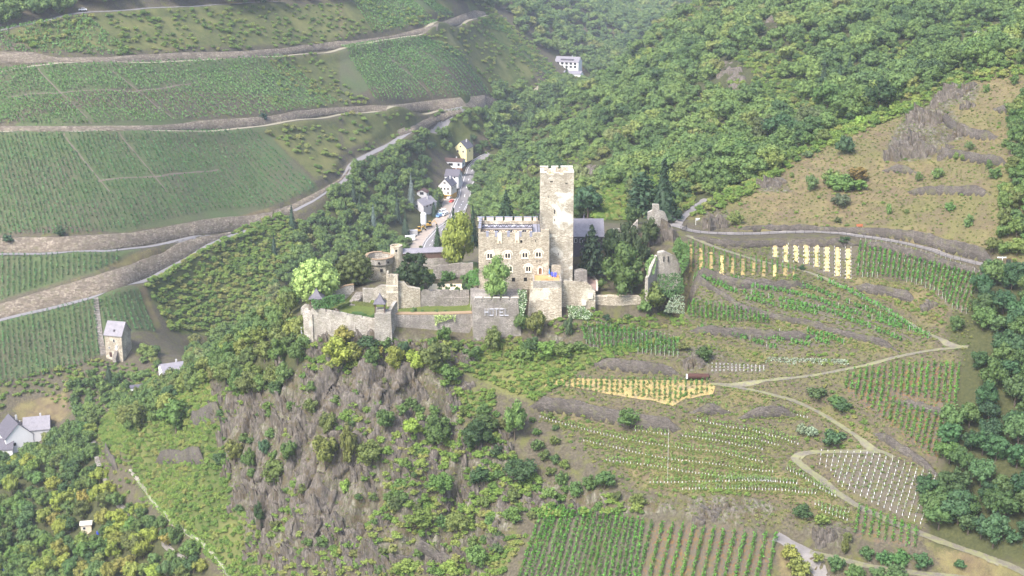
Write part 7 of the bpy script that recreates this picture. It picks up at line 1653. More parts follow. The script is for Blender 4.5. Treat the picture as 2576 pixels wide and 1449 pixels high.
# slate house behind the keep
sh = thing('slate_house', 'steep slate roofed house behind the dark pine', 'house', tuple(at(1490, 610, 426)))
e0, e1 = at(1440, 596, 421), at(1512, 592, 421); r0_, r1_ = at(1446, 551, 427), at(1516, 561, 427)
zg = 11.0; ye, yr, yb = 421.0, 427.0, 433.0
x0, x1 = e0[0], e1[0] + 0.6; ze = float(e0[2]); zr2 = float(r0_[2])
child(MB().box(x0, x1, ye + 0.5, yb - 0.5, zg - 3, ze), 'walls', 'slate_dark', sh, sh)
m = MB(); ov = 0.5
m.hexa([(x0 - ov, ye, ze - 0.1), (x1 + ov, ye, ze - 0.1), (x1 + ov, yr, zr2), (x0 - ov, yr, zr2), (x0 - ov, ye, ze + 0.1), (x1 + ov, ye, ze + 0.1), (x1 + ov, yr, zr2 + 0.2), (x0 - ov, yr, zr2 + 0.2)]); child(m, 'roof', 'slate_roof', sh, sh)
m = MB(); m.hexa([(x0 - ov, yr, zr2), (x1 + ov, yr, zr2), (x1 + ov, yb, ze - 0.1), (x0 - ov, yb, ze - 0.1), (x0 - ov, yr, zr2 + 0.2), (x1 + ov, yr, zr2 + 0.2), (x1 + ov, yb, ze + 0.1), (x0 - ov, yb, ze + 0.1)]); child(m, 'rear_roof', 'slate_roof', sh, sh)
m = MB(); m.face([(x1 + 0.02, ye + 0.5, ze), (x1 + 0.02, yb - 0.5, ze), (x1 + 0.02, yr, zr2 - 0.1)]); m.face([(x0 - 0.02, ye + 0.5, ze), (x0 - 0.02, yr, zr2 - 0.1), (x0 - 0.02, yb - 0.5, ze)]); child(m, 'gables', 'slate_dark', sh, sh)
for k, (ox, oz) in enumerate(((0.6, -1.9), (2.3, -2.0))): child(MB().box(x0 + ox, x0 + ox + 0.9, ye + 0.42, ye + 0.497, ze + oz, ze + oz + 1.3), 'window', 'white_paint', sh, sh); child(MB().box(x0 + ox + 0.1, x0 + ox + 0.8, ye + 0.36, ye + 0.417, ze + oz + 0.1, ze + oz + 1.2), 'pane', 'dark_glass', sh, sh)
for k in range(2): y = ye + 3 + k * 1.8; child(MB().box(x1 + 0.023, x1 + 0.1, y, y + 0.6, ze + 0.3, ze + 1.1), 'gable_window', 'white_paint', sh, sh)
sp_x = at(1469, 550, 430)[0]; zs = float(at(1469, 538, 430)[2]); m = MB(); m.prism([(sp_x + 0.9 * math.cos(6.283 * k / 8), 430 + 0.9 * math.sin(6.283 * k / 8)) for k in range(8)], zs - 4.0, zs, [(sp_x + 0.03 * math.cos(6.283 * k / 8), 430 + 0.03 * math.sin(6.283 * k / 8)) for k in range(8)]); child(m, 'spire', 'slate_dark', sh, sh)
# ruins on the right
curtain('ruined_gate_wall', [(1655, 634, 402, 696), (1672, 632, 402, 697), (1694, 639, 402.5, 697), (1706, 648, 403, 696), (1713, 664, 403.5, 694)], 'outer_stone', 'ruined gate wall with two slits beside the ivy tree', 2.4, 4, 'ruin', rough=0.6)
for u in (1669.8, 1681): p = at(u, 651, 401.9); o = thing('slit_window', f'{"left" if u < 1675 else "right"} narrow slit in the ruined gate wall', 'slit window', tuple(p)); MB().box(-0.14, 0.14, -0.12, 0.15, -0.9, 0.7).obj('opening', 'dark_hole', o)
curtain('ruined_gate_flank', [(1630, 700, 396.2, 742), (1640, 672, 398.6, 735), (1654, 640, 401.8, 715)], 'outer_stone', 'narrow broken wall running down from the ruined gate', 0.9, 4, 'ruin', rough=0.5)
curtain('hilltop_ruin', [(1630, 533, 424.5, 560), (1642, 528, 424.5, 560), (1643, 513, 424.5, 560), (1658, 513, 424.6, 560), (1659, 528, 424.6, 560), (1672, 531, 425, 562), (1680, 548, 425.5, 568)], 'outer_stone', 'jagged ruined wall on the crag above the castle', 1.6, 5, 'ruin', rough=0.5)
curtain('ruined_curtain', [(1535, 576, 424, 592), (1562, 572, 424, 590), (1590, 568, 424, 588), (1605, 552, 424.3, 584)], 'outer_stone', 'low ruined wall linking the slate house to the crag', 1.0, 5, 'ruin', rough=0.6)
curtain('garden_back_wall', [(1090, 668, 417, 690), (1130, 664, 417.5, 690), (1190, 660, 417.5, 690)], 'grey_stone', 'rough terrace wall behind the castle garden', 0.8, 3, rough=0.5)
curtain('court_wall', [(1192, 722, 400.6, 750), (1200, 722, 400.6, 752)], 'grey_stone', 'short wall with arch beside the bastion', 0.7, 3)

# ---- castle garden, lawn and drive
def sheet(name, poly, z, mat, label=None, cat=None, kind=None, lift=0.05):
    """a flat surface: outline (u, v, distance)"""
    P = [at(*q) for q in poly]; m = MB(); c = np.mean(P, 0)
    m.prism([(p[0] - c[0], p[1] - c[1]) for p in P], -0.3, lift); o = m.obj(name, mat); o.location = (c[0], c[1], z)
    if kind: o['kind'] = kind
    else: tag(o, label, cat)
    return o
sheet('garden_path', [(1075, 722, 404.5), (1170, 722, 404.8), (1172, 706, 411.5), (1085, 706, 411.5)], 9.4, 'garden_gravel', kind='structure')
sheet('castle_drive', [(1480, 735, 398.5), (1500, 733, 399.5), (1500, 700, 408), (1490, 690, 414), (1470, 690, 414), (1478, 700, 408)], 11.0, 'drive_paving', kind='structure', lift=0.06)
sheet('drive_border', [(1476, 737, 398.3), (1480, 735, 398.5), (1478, 700, 408), (1470, 690, 414), (1465, 690, 414), (1473, 700, 408)], 11.0, 'drive_border', kind='structure', lift=0.10)
sheet('drive_border', [(1500, 733, 399.5), (1504, 733, 399.5), (1506, 700, 408), (1494, 689, 415), (1490, 690, 414), (1500, 700, 408)], 11.0, 'drive_border', kind='structure', lift=0.10)
def ball(u, v, Y, r, label, name='topiary_ball', col=(0.035, 0.065, 0.028), cat='topiary', h=None):
    p = at(u, v, Y); z = float(hz(p[0], p[1])); return plant((p[0], p[1], z), 2 * r, h or 2 * r, random.choice(['shrub0', 'shrub1']), col, name, label, cat, None, trunk=False)
for u, v, Y, r, lab in ((1106, 713, 408, 0.9, 'leftmost dark clipped ball in the castle garden'), (1114, 709, 410, 0.8, 'clipped ball at the back of the castle garden'), (1116, 714, 408, 0.55, 'small clipped ball near the garden middle'), (1135, 712, 408.5, 0.65, 'clipped ball right of the garden middle'), (1143, 713, 408.5, 0.5, 'smallest clipped ball in the castle garden')): ball(u, v, Y, r, lab)
for u, v, Y, r, lab in ((1170, 715, 405.5, 1.3, 'dark bush at the right end of the garden'), (1120, 688, 415, 2.0, 'bright bush above the garden wall'), (1135, 680, 416.5, 1.6, 'green bush under the covered walkway'), (1085, 690, 414, 1.6, 'dark bush behind the yew'), (1060, 725, 403, 1.2, 'pale bush on the cream garden wall'), (1105, 725, 403.6, 0.9, 'low green bush on the garden edge'), (1125, 726, 403.6, 1.0, 'low silver bush on the garden edge'), (1150, 726, 404, 1.0, 'small green bush beside the garden corner'), (1180, 720, 404, 1.6, 'yellow green bush beside the house corner'), (1172, 690, 412, 2.0, 'rocky garden bush near the house')): ball(u, v, Y, r, lab, 'garden_bush', (0.08, 0.14, 0.045) if 'dark' not in lab else (0.035, 0.06, 0.025), 'bush')
for k, u in enumerate((1012, 1041, 1062, 1080, 1098, 1120, 1155)): ball(u, 788, 392.6 + (k % 3), [0.9, 1.2, 0.8, 1.3, 1.0, 0.8, 1.1][k], f'{ordinal(k)} small bush from the left on the low grey terrace', 'terrace_bush', (0.10, 0.15, 0.06), 'bush', h=[1.5, 2.6, 1.4, 2.2, 1.8, 1.2, 2.2][k])
# clipped hedges round the lawn, ivy and hanging plants
def hedge(pts, w, h, col, label, name='hedge', z=None, n=16, size=0.20, seed=1):
    P = resample(np.array([at(*q) for q in pts]), 0.6); rg = np.random.default_rng(seed); P[:, 2] = hz(P[:, 0], P[:, 1]) if z is None else z
    o = thing(name, label, 'hedge', tuple(P[0])); m = MB()
    for i in range(len(P) - 1):
        a, b = Vector(P[i]) - Vector(P[0]), Vector(P[i + 1]) - Vector(P[0]); seg = (b - a).normalized(); m.bar(a + Vector((0, 0, h * 0.45)), b + Vector((0, 0, h * 0.45)), w * 0.85, h * 0.9)
    c = m.obj('body', 'leaf', o); c.color = (*col, 1)
    k = int(len(P) * n); t = rg.uniform(0, len(P) - 1.01, k); i = t.astype(int); Q = P[i] + (P[i + 1] - P[i]) * (t - i)[:, None] - P[0]; d = P[i + 1] - P[i]; nn = np.stack([-d[:, 1], d[:, 0], 0 * t], -1); nn /= np.linalg.norm(nn, axis=1, keepdims=True)
    s = rg.uniform(-1, 1, k); hh = rg.uniform(0, 1, k); top = rg.random(k) < 0.4
    Q = Q + nn * (np.where(top, s, np.sign(s)) * w * 0.5)[:, None]; Q[:, 2] += np.where(top, h, hh * h); N = nn * np.where(top, 0, np.sign(s))[:, None]; N[:, 2] += np.where(top, 1, 0.2); N += rg.normal(size=N.shape) * 0.4; N /= np.linalg.norm(N, axis=1, keepdims=True)
    V, F = leaf_cards(Q, N, size, rg); c = link(bpy.data.objects.new('foliage', mesh_np('foliage', V, F, 'leaf')), o); c.color = (*col, 1); return o
hedge([(850, 782, 392.2), (895, 788, 391), (940, 796, 390.2)], 0.9, 0.7, (0.07, 0.12, 0.045), 'low green hedge along the front of the lawn')
hedge([(852, 770, 396), (880, 762, 400.5)], 1.0, 0.9, (0.11, 0.13, 0.045), 'clipped hedge on the left of the lawn', seed=2); hedge([(886, 764, 400.6), (942, 772, 398.5)], 1.1, 1.0, (0.12, 0.125, 0.045), 'clipped hedge along the back of the lawn', seed=3)
def creeper(pts, n, size, col, label, seed, name='ivy', col2=None, cat='creeper', thick=0.5):
    """leaves hanging on a surface: outline (u, v, distance) of the patch they cover"""
    rg = np.random.default_rng(seed); p = np.array(pts, float); lo, hi = p[:, :2].min(0), p[:, :2].max(0); q = rg.uniform(lo, hi, (n * 4, 2)); q = q[inside(p, q[:, 0], q[:, 1])][:n]
    d2 = ((q[:, None, :] - p[None, :, :2]) ** 2).sum(2) + 1.0; w = 1 / d2; Y = (w * p[None, :, 2]).sum(1) / w.sum(1)
    P = at(q[:, 0], q[:, 1], Y - rg.uniform(0, thick, len(q))); c = P.mean(0); N = rg.normal(size=P.shape) * 0.5 + np.array([0, -0.8, 0.5]); N /= np.linalg.norm(N, axis=1, keepdims=True)
    o = thing(name, label, cat, tuple(c))
    k = int(len(P) * 0.6) if col2 else len(P)
    V, F = leaf_cards(P[:k] - c, N[:k], size, rg); f = link(bpy.data.objects.new('foliage', mesh_np('foliage', V, F, 'leaf')), o); f.color = (*col, 1)
    if col2: V, F = leaf_cards(P[k:] - c, N[k:], size * 0.8, rg); f = link(bpy.data.objects.new('blossom', mesh_np('blossom', V, F, 'leaf')), o); f.color = (*col2, 1)
    return o
creeper([(1302, 729, 388), (1324, 730, 389), (1326, 760, 388), (1316, 795, 387), (1308, 790, 387)], 420, 0.26, (0.08, 0.13, 0.05), 'white flowering creeper hanging beside the hotel bastion', 61, 'flowering_creeper', (0.50, 0.52, 0.42))
creeper([(1091, 793, 391), (1147, 792, 391), (1146, 812, 390.6), (1140, 800, 390.8), (1125, 806, 390.8), (1102, 812, 390.6), (1096, 824, 390.5)], 320, 0.24, (0.22, 0.27, 0.09), 'pale yellow green plant trailing over the low terrace wall', 62, 'trailing_plant', (0.44, 0.47, 0.22))
creeper([(1179, 681, 404), (1204, 676, 399.8), (1206, 718, 399.8), (1178, 716, 402)], 380, 0.30, (0.07, 0.15, 0.04), 'green ivy climbing the corner of the castle house', 63)
creeper([(780, 752, 394.6), (800, 754, 393.6), (835, 742, 395), (868, 741, 398), (868, 758, 396), (830, 775, 393), (790, 778, 391.8)], 700, 0.32, (0.055, 0.11, 0.035), 'dark green creeper swelling round the left pavilion', 64, thick=1.4)
creeper([(1622, 662, 400.6), (1640, 640, 401.5), (1653, 648, 401.6), (1645, 690, 399), (1628, 694, 397.6)], 420, 0.28, (0.14, 0.20, 0.075), 'pale ivy over the narrow broken gate wall', 65)
creeper([(1688, 628, 402.4), (1716, 605, 403), (1733, 618, 402.5), (1733, 660, 401), (1716, 690, 400), (1705, 650, 402)], 620, 0.32, (0.085, 0.15, 0.045), 'thick ivy on the right end of the ruined gate', 66, thick=1.6)
creeper([(1425, 768, 393.4), (1470, 772, 393), (1490, 790, 391.5), (1480, 806, 390), (1430, 800, 390.5)], 620, 0.26, (0.10, 0.15, 0.06), 'white flowering bush sprawling below the drive wall', 67, 'flowering_creeper', (0.48, 0.50, 0.42), thick=1.2)
creeper([(1655, 690, 400.5), (1715, 685, 401), (1722, 735, 396), (1690, 750, 394), (1655, 735, 396)], 700, 0.30, (0.055, 0.10, 0.035), 'dark green ivy slope under the ruined gate', 68, thick=1.0)
creeper([(1690, 740, 394.5), (1722, 745, 394), (1722, 790, 389), (1670, 785, 389.5)], 420, 0.26, (0.16, 0.19, 0.13), 'silver leaved shrub patch below the ivy slope', 69, 'silver_shrub', (0.30, 0.31, 0.26), thick=0.8)
creeper([(1270, 885, 383), (1480, 870, 384), (1470, 910, 379), (1300, 925, 378)], 500, 0.30, (0.12, 0.17, 0.045), 'bright weeds at the foot of the bastion', 70, 'weed_bank', thick=0.6)
for k, (u0, u1) in enumerate(((1925, 2000), (1995, 2070), (2065, 2135))):
    creeper([tuple(q) + (float(castpts([q])[0][1]),) for q in [(u0, 898 + 2 * k), (u1, 900 + 2 * k), (u1, 918), (u0, 916 - k)]], 260, 0.22, (0.20, 0.22, 0.17), f'{ordinal(k)} patch of the silver grey shrubs from the left above the track', 80 + k, 'silver_shrub', (0.36, 0.37, 0.33), thick=0.6)
# ---------------------------------------------------------------- roads, tracks and paths
SURF = {'gravel': 'gravel', 'track': 'track', 'asphalt': 'asphalt', 'pale': 'pale_road', 'dirt': 'dirt'}
def ribbon(name, P, width, mat, lift=0.10, kind='structure', edge=0.12, off=0.0):
    P = resample(P, 1.0 if P[:, 1].mean() < 520 else 2.0); n = len(P)
    t = np.gradient(P[:, :2], axis=0); t /= np.hypot(t[:, 0], t[:, 1])[:, None] + 1e-9; nr = np.stack([-t[:, 1], t[:, 0]], -1)
    rg = np.random.default_rng(n); V = []; cols = [-0.5, -0.25, 0, 0.25, 0.5]
    jit = smooth(rg.normal(0, edge * width, (n, 2)), 2)
    for k, c in enumerate(cols):
        w = c * width + off + (jit[:, 0] if k == 0 else jit[:, 1] if k == 4 else 0)
        xy = P[:, :2] + nr * np.reshape(w, (-1, 1)) if np.ndim(w) else P[:, :2] + nr * w
        V.append(np.c_[xy, hz(xy[:, 0], xy[:, 1]) + lift])
    V = np.stack(V, 1).reshape(-1, 3); F = []
    for i in range(n - 1):
        for k in range(4): a = i * 5 + k; F.append((a, a + 1, a + 6, a + 5))
    me = mesh_np(name, V, np.array(F), mat, smooth=True); o = link(bpy.data.objects.new(name, me)); 
    if kind: o['kind'] = kind
    return o
for nm, P in PATH_W.items():
    sf = PATHS[nm][2]; far = P[:, 1].mean() > 520
    ribbon({'gravel': 'path', 'track': 'path', 'asphalt': 'road', 'pale': 'road', 'dirt': 'road'}[sf], P, PATHS[nm][1], SURF[sf], 0.22 if far else 0.12, edge=0.03 if sf == 'asphalt' else 0.10)
for g in GAP_W: ribbon('path', g, 0.8, 'soil_strip', 0.12, edge=0.15)
# valley road: lines and crash barriers
VR = PATH_W['valley_road']
for off in (-3.3, 3.3): ribbon('road_marking', VR, 0.22, 'road_line', 0.30, off=off, edge=0)
Q = resample(VR, 2.0)
for i in range(0, len(Q) - 3, 6):
    ribbon('road_marking', Q[i:i + 3], 0.3, 'road_line', 0.31, edge=0)
def offset(P, d):
    t = np.gradient(P[:, :2], axis=0); t /= np.hypot(t[:, 0], t[:, 1])[:, None] + 1e-9; R = P.copy(); R[:, 0] += -t[:, 1] * d; R[:, 1] += t[:, 0] * d; R[:, 2] = hz(R[:, 0], R[:, 1]); return R
def barrier(P, name, label, cat, post, rail, hts, th, mat, every=4.0, rail_h=0.3):
    P = resample(P, every); o = thing(name, label, cat, tuple(P[0])); b = Vector(P[0])
    pm = MB().box(-post / 2, post / 2, -post / 2, post / 2, -0.4, max(hts) + 0.1).mesh('post', mat)
    for p in P: q = link(bpy.data.objects.new('post', pm), o); q.location = Vector(p) - b
    for h in hts:
        m = MB()
        for i in range(len(P) - 1): m.bar(Vector(P[i]) - b + Vector((0, 0, h)), Vector(P[i + 1]) - b + Vector((0, 0, h)), th, rail_h)
        m.obj('rail', rail, o)
    return o
barrier(offset(VR, 4.3), 'crash_barrier', 'white crash barrier on the left side of the valley road', 'barrier', 0.14, 'white_paint', [0.65], 0.10, 'post_grey', 6.0, 0.35); barrier(offset(VR[: len(VR) // 2], -4.3), 'crash_barrier', 'white crash barrier on the right side of the valley road', 'barrier', 0.14, 'white_paint', [0.65], 0.10, 'post_grey', 6.0, 0.35)
GP = PATH_W['gravel_path']; k0 = int(np.argmin(np.abs(proj(GP)[0] - 1728))); k1 = int(np.argmin(np.abs(proj(GP)[0] - 2480)))
lower = offset(GP, 1.75) if offset(GP, 1.75)[:, 1].mean() < GP[:, 1].mean() else offset(GP, -1.75)
barrier(lower[k0:k1], 'path_railing', 'long dark iron railing along the lower side of the gravel path', 'railing', 0.07, 'iron', [0.5, 1.0], 0.05, 'iron', 2.6, 0.05)
p = np.array([castpts([(1716, 581)])[0], castpts([(1727, 577)])[0], castpts([(1727, 577)])[0] + [0.2, 1.5, 0]]); barrier(p, 'path_gate', 'small dark iron gate at the end of the path railing', 'gate', 0.10, 'iron', [0.3, 0.6, 0.9, 1.2], 0.05, 'iron', 0.9, 0.05)

# ---------------------------------------------------------------- dry stone terrace walls
def terrace_wall(P, h, label, mat='terrace_stone'):
    h = h * 0.75
    t = np.gradient(P[:, :2], axis=0); t /= np.hypot(t[:, 0], t[:, 1])[:, None] + 1e-9; nr = np.stack([-t[:, 1], t[:, 0]], -1); nr[nr[:, 1] < 0] *= -1
    rg = np.random.default_rng(int(abs(P[0, 0]) * 10)); c = P[0].copy()
    lo = hz(P[:, 0] - nr[:, 0] * 1.6, P[:, 1] - nr[:, 1] * 1.6); hi = hz(P[:, 0] + nr[:, 0] * 1.7, P[:, 1] + nr[:, 1] * 1.7)
    top = np.maximum(hi + 0.02, lo + h * 0.45) + rg.normal(0, 0.16, len(P)); bot = lo - 1.0; e_ = np.minimum(np.arange(len(P)), np.arange(len(P))[::-1]) / 3.0; top = np.where(e_ < 1, lo + (top - lo) * (0.25 + 0.75 * e_), top)
    o = thing('terrace_wall', label, 'stone wall', tuple(c))
    V = []; bat = 0.18 * h
    for i in range(len(P)):
        x, y = P[i, :2]; n = nr[i]; j = rg.normal(0, 0.06)
        V += [(x - n[0] * 0.82, y - n[1] * 0.82, bot[i]), (x - n[0] * (0.7 + j), y - n[1] * (0.7 + j), top[i]), (x - n[0] * 0.25, y - n[1] * 0.25, top[i] + rg.normal(0, 0.05)), (x + n[0] * 0.6, y + n[1] * 0.6, bot[i])]
    V = np.array(V) - c; F = []
    for i in range(len(P) - 1):
        a = i * 4; b = a + 4
        for q in ((0, 1), (1, 2), (2, 3), (3, 0)): F.append((a + q[0], b + q[0], b + q[1], a + q[1]))
    F.append((0, 1, 2, 3)); e = 4 * (len(P) - 1); F.append((e + 3, e + 2, e + 1, e))
    link(bpy.data.objects.new('masonry', mesh_np('masonry', V, np.array(F), mat)), o)
    return o
for (ln, h, lab), P in zip(WALLS, WALL_W): terrace_wall(P, h, lab)
p0, p1 = R5([(28, 130), (36, 385)]); P = resample(castpts([p0, p1]), 1.2); 
# ---------------------------------------------------------------- masonry walls of the far hillside roads
def big_wall(top, bot, label):
    n = 40; T = cast(*along(top, n).T); Bp = cast(*along(bot, n).T); c = Bp[0].copy(); V = []; rg = np.random.default_rng(n + int(abs(c[0])))
    for i in range(n):
        d = T[i] - Bp[i]; f = np.array([d[0], d[1], 0]); f /= np.linalg.norm(f) + 1e-9
        b = Bp[i] + [0, 0, -0.6]; t = T[i] - f * min(1.6, 0.35 * np.hypot(d[0], d[1])) + [0, 0, 0.5 + rg.normal(0, 0.05)]
        V += [b - f * 0.5, b - f * 0.4 + [0, 0, 0.9], t - f * 0.3, t + f * 0.5, t + f * 0.6 + [0, 0, -2.0], b + f * 2.0 + [0, 0, -1.0]]
    V = np.array(V) - c; F = []
    for i in range(n - 1):
        for k in range(6): a = i * 6 + k; b = i * 6 + (k + 1) % 6; F.append((a, a + 6, b + 6, b))
    o = thing('road_wall', label, 'stone wall', tuple(c)); link(bpy.data.objects.new('masonry', mesh_np('masonry', V, np.array(F), 'hill_stone')), o)
    e = 6 * (n - 1); me = mesh_np('end', V, np.array([(0, 1, 2, 3, 4, 5), (e + 5, e + 4, e + 3, e + 2, e + 1, e)]), 'hill_stone'); link(bpy.data.objects.new('wall_end', me), o)
for t, b, lab in BIGWALLS: big_wall(t, b, lab)

# ---------------------------------------------------------------- houses
def house(u, v, w, d, eave, ridge, rz, wallm, roofm, label, name='house', gable_front=True, windows=(), storeys=2, base=None, chimney=True, sink=3.0):
    """a house on the ground at (u,v): width w, depth d, eave and ridge heights"""
    P = castpts([(u, v)])[0] if base is None else base
    o = thing(name, label, 'house', tuple(P), rz)
    MB().box(-w / 2, w / 2, -d / 2, d / 2, -sink, eave).obj('wall', wallm, o)
    ov = 0.35; m = MB()
    if gable_front:        # ridge runs front to back
        for s in (-1, 1):
            m.hexa([(s * (w / 2 + ov), -d / 2 - ov, eave - 0.25), (s * (w / 2 + ov), d / 2 + ov, eave - 0.25), (0, d / 2 + ov, ridge), (0, -d / 2 - ov, ridge), (s * (w / 2 + ov), -d / 2 - ov, eave - 0.05), (s * (w / 2 + ov), d / 2 + ov, eave - 0.05), (0, d / 2 + ov, ridge + 0.22), (0, -d / 2 - ov, ridge + 0.22)])
        r = m.obj('roof', roofm, o); g = MB()
        for s in (-1, 1): g.prism([(-w / 2 + 0.01, s * (d / 2 - 0.1)), (w / 2 - 0.01, s * (d / 2 - 0.1)), (w / 2 - 0.01, s * d / 2 * 0.999), (-w / 2 + 0.01, s * d / 2 * 0.999)], eave, [ridge - 0.05] * 4, [(-0.02, s * (d / 2 - 0.1)), (0.02, s * (d / 2 - 0.1)), (0.02, s * d / 2 * 0.999), (-0.02, s * d / 2 * 0.999)])
        g.obj('gable', wallm, o)
    else:
        for s in (-1, 1):
            m.hexa([(-w / 2 - ov, s * (d / 2 + ov), eave - 0.25), (w / 2 + ov, s * (d / 2 + ov), eave - 0.25), (w / 2 + ov, 0, ridge), (-w / 2 - ov, 0, ridge), (-w / 2 - ov, s * (d / 2 + ov), eave - 0.05), (w / 2 + ov, s * (d / 2 + ov), eave - 0.05), (w / 2 + ov, 0, ridge + 0.22), (-w / 2 - ov, 0, ridge + 0.22)])
        r = m.obj('roof', roofm, o); g = MB()
        for s in (-1, 1): g.prism([(s * (w / 2 - 0.1), -d / 2 + 0.01), (s * (w / 2 - 0.1), d / 2 - 0.01), (s * w / 2 * 0.999, d / 2 - 0.01), (s * w / 2 * 0.999, -d / 2 + 0.01)], eave, [ridge - 0.05] * 4, [(s * (w / 2 - 0.1), -0.02), (s * (w / 2 - 0.1), 0.02), (s * w / 2 * 0.999, 0.02), (s * w / 2 * 0.999, -0.02)])
        g.obj('gable', wallm, o)
    if chimney: MB().box(w * 0.12, w * 0.12 + 0.7, d * 0.1, d * 0.1 + 0.6, ridge - 1.2, ridge + 0.9).obj('chimney', 'grey_render', r)
    for side, x, z, ww, hh in windows:
        m = MB(); f = MB()
        if side == 'f': m.box(x - ww / 2, x + ww / 2, -d / 2 - 0.05, -d / 2 - 0.02, z, z + hh); f.box(x - ww / 2 - 0.1, x + ww / 2 + 0.1, -d / 2 - 0.018, -d / 2 + 0.02, z - 0.1, z + hh + 0.1)
        else:
            s = 1 if side == 'r' else -1; a, b = sorted((s * (w / 2 + 0.02), s * (w / 2 + 0.05))); c, e = sorted((s * (w / 2 - 0.02), s * (w / 2 + 0.018))); m.box(a, b, x - ww / 2, x + ww / 2, z, z + hh); f.box(c, e, x - ww / 2 - 0.1, x + ww / 2 + 0.1, z - 0.1, z + hh + 0.1)
        q = f.obj('window', 'white_paint', o); m.obj('pane', 'dark_glass', q)
    return o
house(300, 890, 8.0, 8.0, 9.6, 14.6, math.radians(-14), 'castle_stone', 'slate_roof', 'narrow stone tower house with steep slate roof among the vines', 'tower_house', False, [('f', 0.3, 6.6, 0.8, 1.3), ('f', 1.6, 4.2, 0.6, 0.9), ('f', -2.2, 3.5, 0.5, 0.8)], chimney=False, sink=6)
th = bpy.data.objects['tower_house']; MB().box(-2.3, -1.1, -4.06, -4.01, -0.2, 1.9).obj('door', 'rust', th); MB().box(0.7, 1.6, -4.06, -4.01, 3.2, 5.0).obj('upper_door', 'white_paint', th); MB().box(-0.2, 0.6, -3.2, -2.7, 11.0, 11.9).obj('dormer', 'slate_dark', th)
st_ = MB(); 
for k in range(9): st_.box(0.3, 1.9, -6.4 + k * 0.26, -6.14 + k * 0.26, -1.5, 0.32 * (k + 1))
st_.obj('outside_stair', 'grey_stone', th)
house(1126, 487, 8.4, 10.0, 5.8, 10.2, math.radians(-18), 'cream_house', 'slate_dark', 'tall cream house with steep gable beside the valley road', 'valley_house', True, [('f', -2.2, 3.4, 1.1, 1.3), ('f', 0, 3.4, 1.1, 1.3), ('f', 2.2, 3.4, 1.1, 1.3), ('f', 0, 7.2, 1.6, 1.0), ('f', -2.2, 0.8, 1.1, 1.3), ('f', 2.2, 0.8, 1.1, 1.3), ('r', -2, 3.4, 1.0, 1.3), ('r', 2, 3.4, 1.0, 1.3)])
vh = bpy.data.objects['valley_house']; MB().box(-4.25, 4.25, -5.05, 5.05, -3.0, 0.3).obj('plinth', 'orange_base', vh); MB().box(-2.6, 4.2, -6.4, -5.06, 0.1, 0.35).obj('canopy', 'yellow_paint', vh)
house(1141, 458, 9.0, 9.0, 4.8, 8.2, math.radians(-14), 'white_render', 'slate_dark', 'white house with broad slate roof behind the cream house', 'valley_house', False, [('f', -2, 3.5, 1.0, 1.2), ('f', 2, 3.5, 1.0, 1.2), ('r', 0, 3.5, 1.0, 1.2)])
b_ = house(1140, 419, 14.0, 9.0, 4.2, 5.4, math.radians(-12), 'white_render', 'brown_wood', 'white bungalow with flat brown roof and glazed veranda', 'bungalow', False, [('f', -0.5, 1.4, 3.0, 1.7), ('f', 4.8, 1.4, 1.6, 1.7), ('r', 0, 1.4, 2.0, 1.5)])
m = MB(); m.box(-11.5, -7.6, -4.0, 2.0, -2.0, 0.9); m.obj('veranda_wall', 'white_render', b_); m = MB(); m.box(-11.8, -7.5, -4.3, 2.3, 3.0, 3.2); m.obj('veranda_roof', 'white_paint', b_)
for k in range(5): MB().box(-11.4 + k * 0.92, -11.25 + k * 0.92, -4.0, -3.85, 0.9, 3.0).obj('veranda_post', 'white_paint', b_)
MB().box(-11.3, -7.7, -3.9, -3.8, 0.9, 3.0).obj('veranda_glass', 'dark_glass', b_); MB().box(-7.1, 7.1, -4.55, 4.55, -3.0, 0.0).obj('plinth', 'door_wood', b_)
house(1167, 393, 9.0, 10.0, 6.0, 10.5, math.radians(-25), 'yellow_house', 'slate_dark', 'yellow gabled house at the top of the valley road', 'valley_house', True, [('f', -2, 3.2, 1.1, 1.4), ('f', 2, 3.2, 1.1, 1.4), ('r', 0, 3.2, 1.1, 1.4), ('f', 0, 6.6, 1.0, 1.2)])
house(1067, 524, 8.5, 13.0, 3.2, 6.4, math.radians(-32), 'grey_render', 'slate_roof', 'low grey chalet with dark roof below the spruces', 'chalet', True, [('f', -1.0, 1.6, 2.4, 1.6), ('r', -3, 1.8, 1.4, 1.4), ('r', 0.5, 1.8, 1.4, 1.4), ('r', 3.6, 1.8, 1.4, 1.4)])
house(1064, 496, 6.0, 6.0, 3.4, 5.0, math.radians(-10), 'grey_render', 'brown_wood', 'small shed with white framed window behind the grey chalet', 'shed', True, [('f', 0, 2.0, 2.4, 1.8)], chimney=False)
f_ = house(1430, 170, 22.0, 13.0, 6.0, 10.0, math.radians(-18), 'white_render', 'slate_roof', 'large white house with grey roof far up the valley', 'far_house', False, [('f', x, z, 2.4, 2.0) for x in (-8, -4, 0, 4, 8) for z in (0.8, 3.6)])
MB().box(-6, 6, -5.0, -1.5, 7.0, 8.4).obj('dormer', 'slate_dark', f_); MB().box(-12.3, -11.0, -4, 4, 3.0, 3.3).obj('balcony', 'brown_wood', f_)
house(1442, 192, 16.0, 10.0, 3.0, 5.0, math.radians(-18), 'white_render', 'slate_roof', 'low grey roofed outbuilding before the far white house', 'far_house', False, [('f', 0, 0.8, 3, 1.4)], chimney=False)
house(438, 948, 10.0, 12.0, 3.6, 6.0, math.radians(24), 'white_render', 'slate_roof', 'slate roofed house half hidden behind the tree shoulder', 'village_house', False, [('l', 0, 1.2, 1.2, 1.2)])
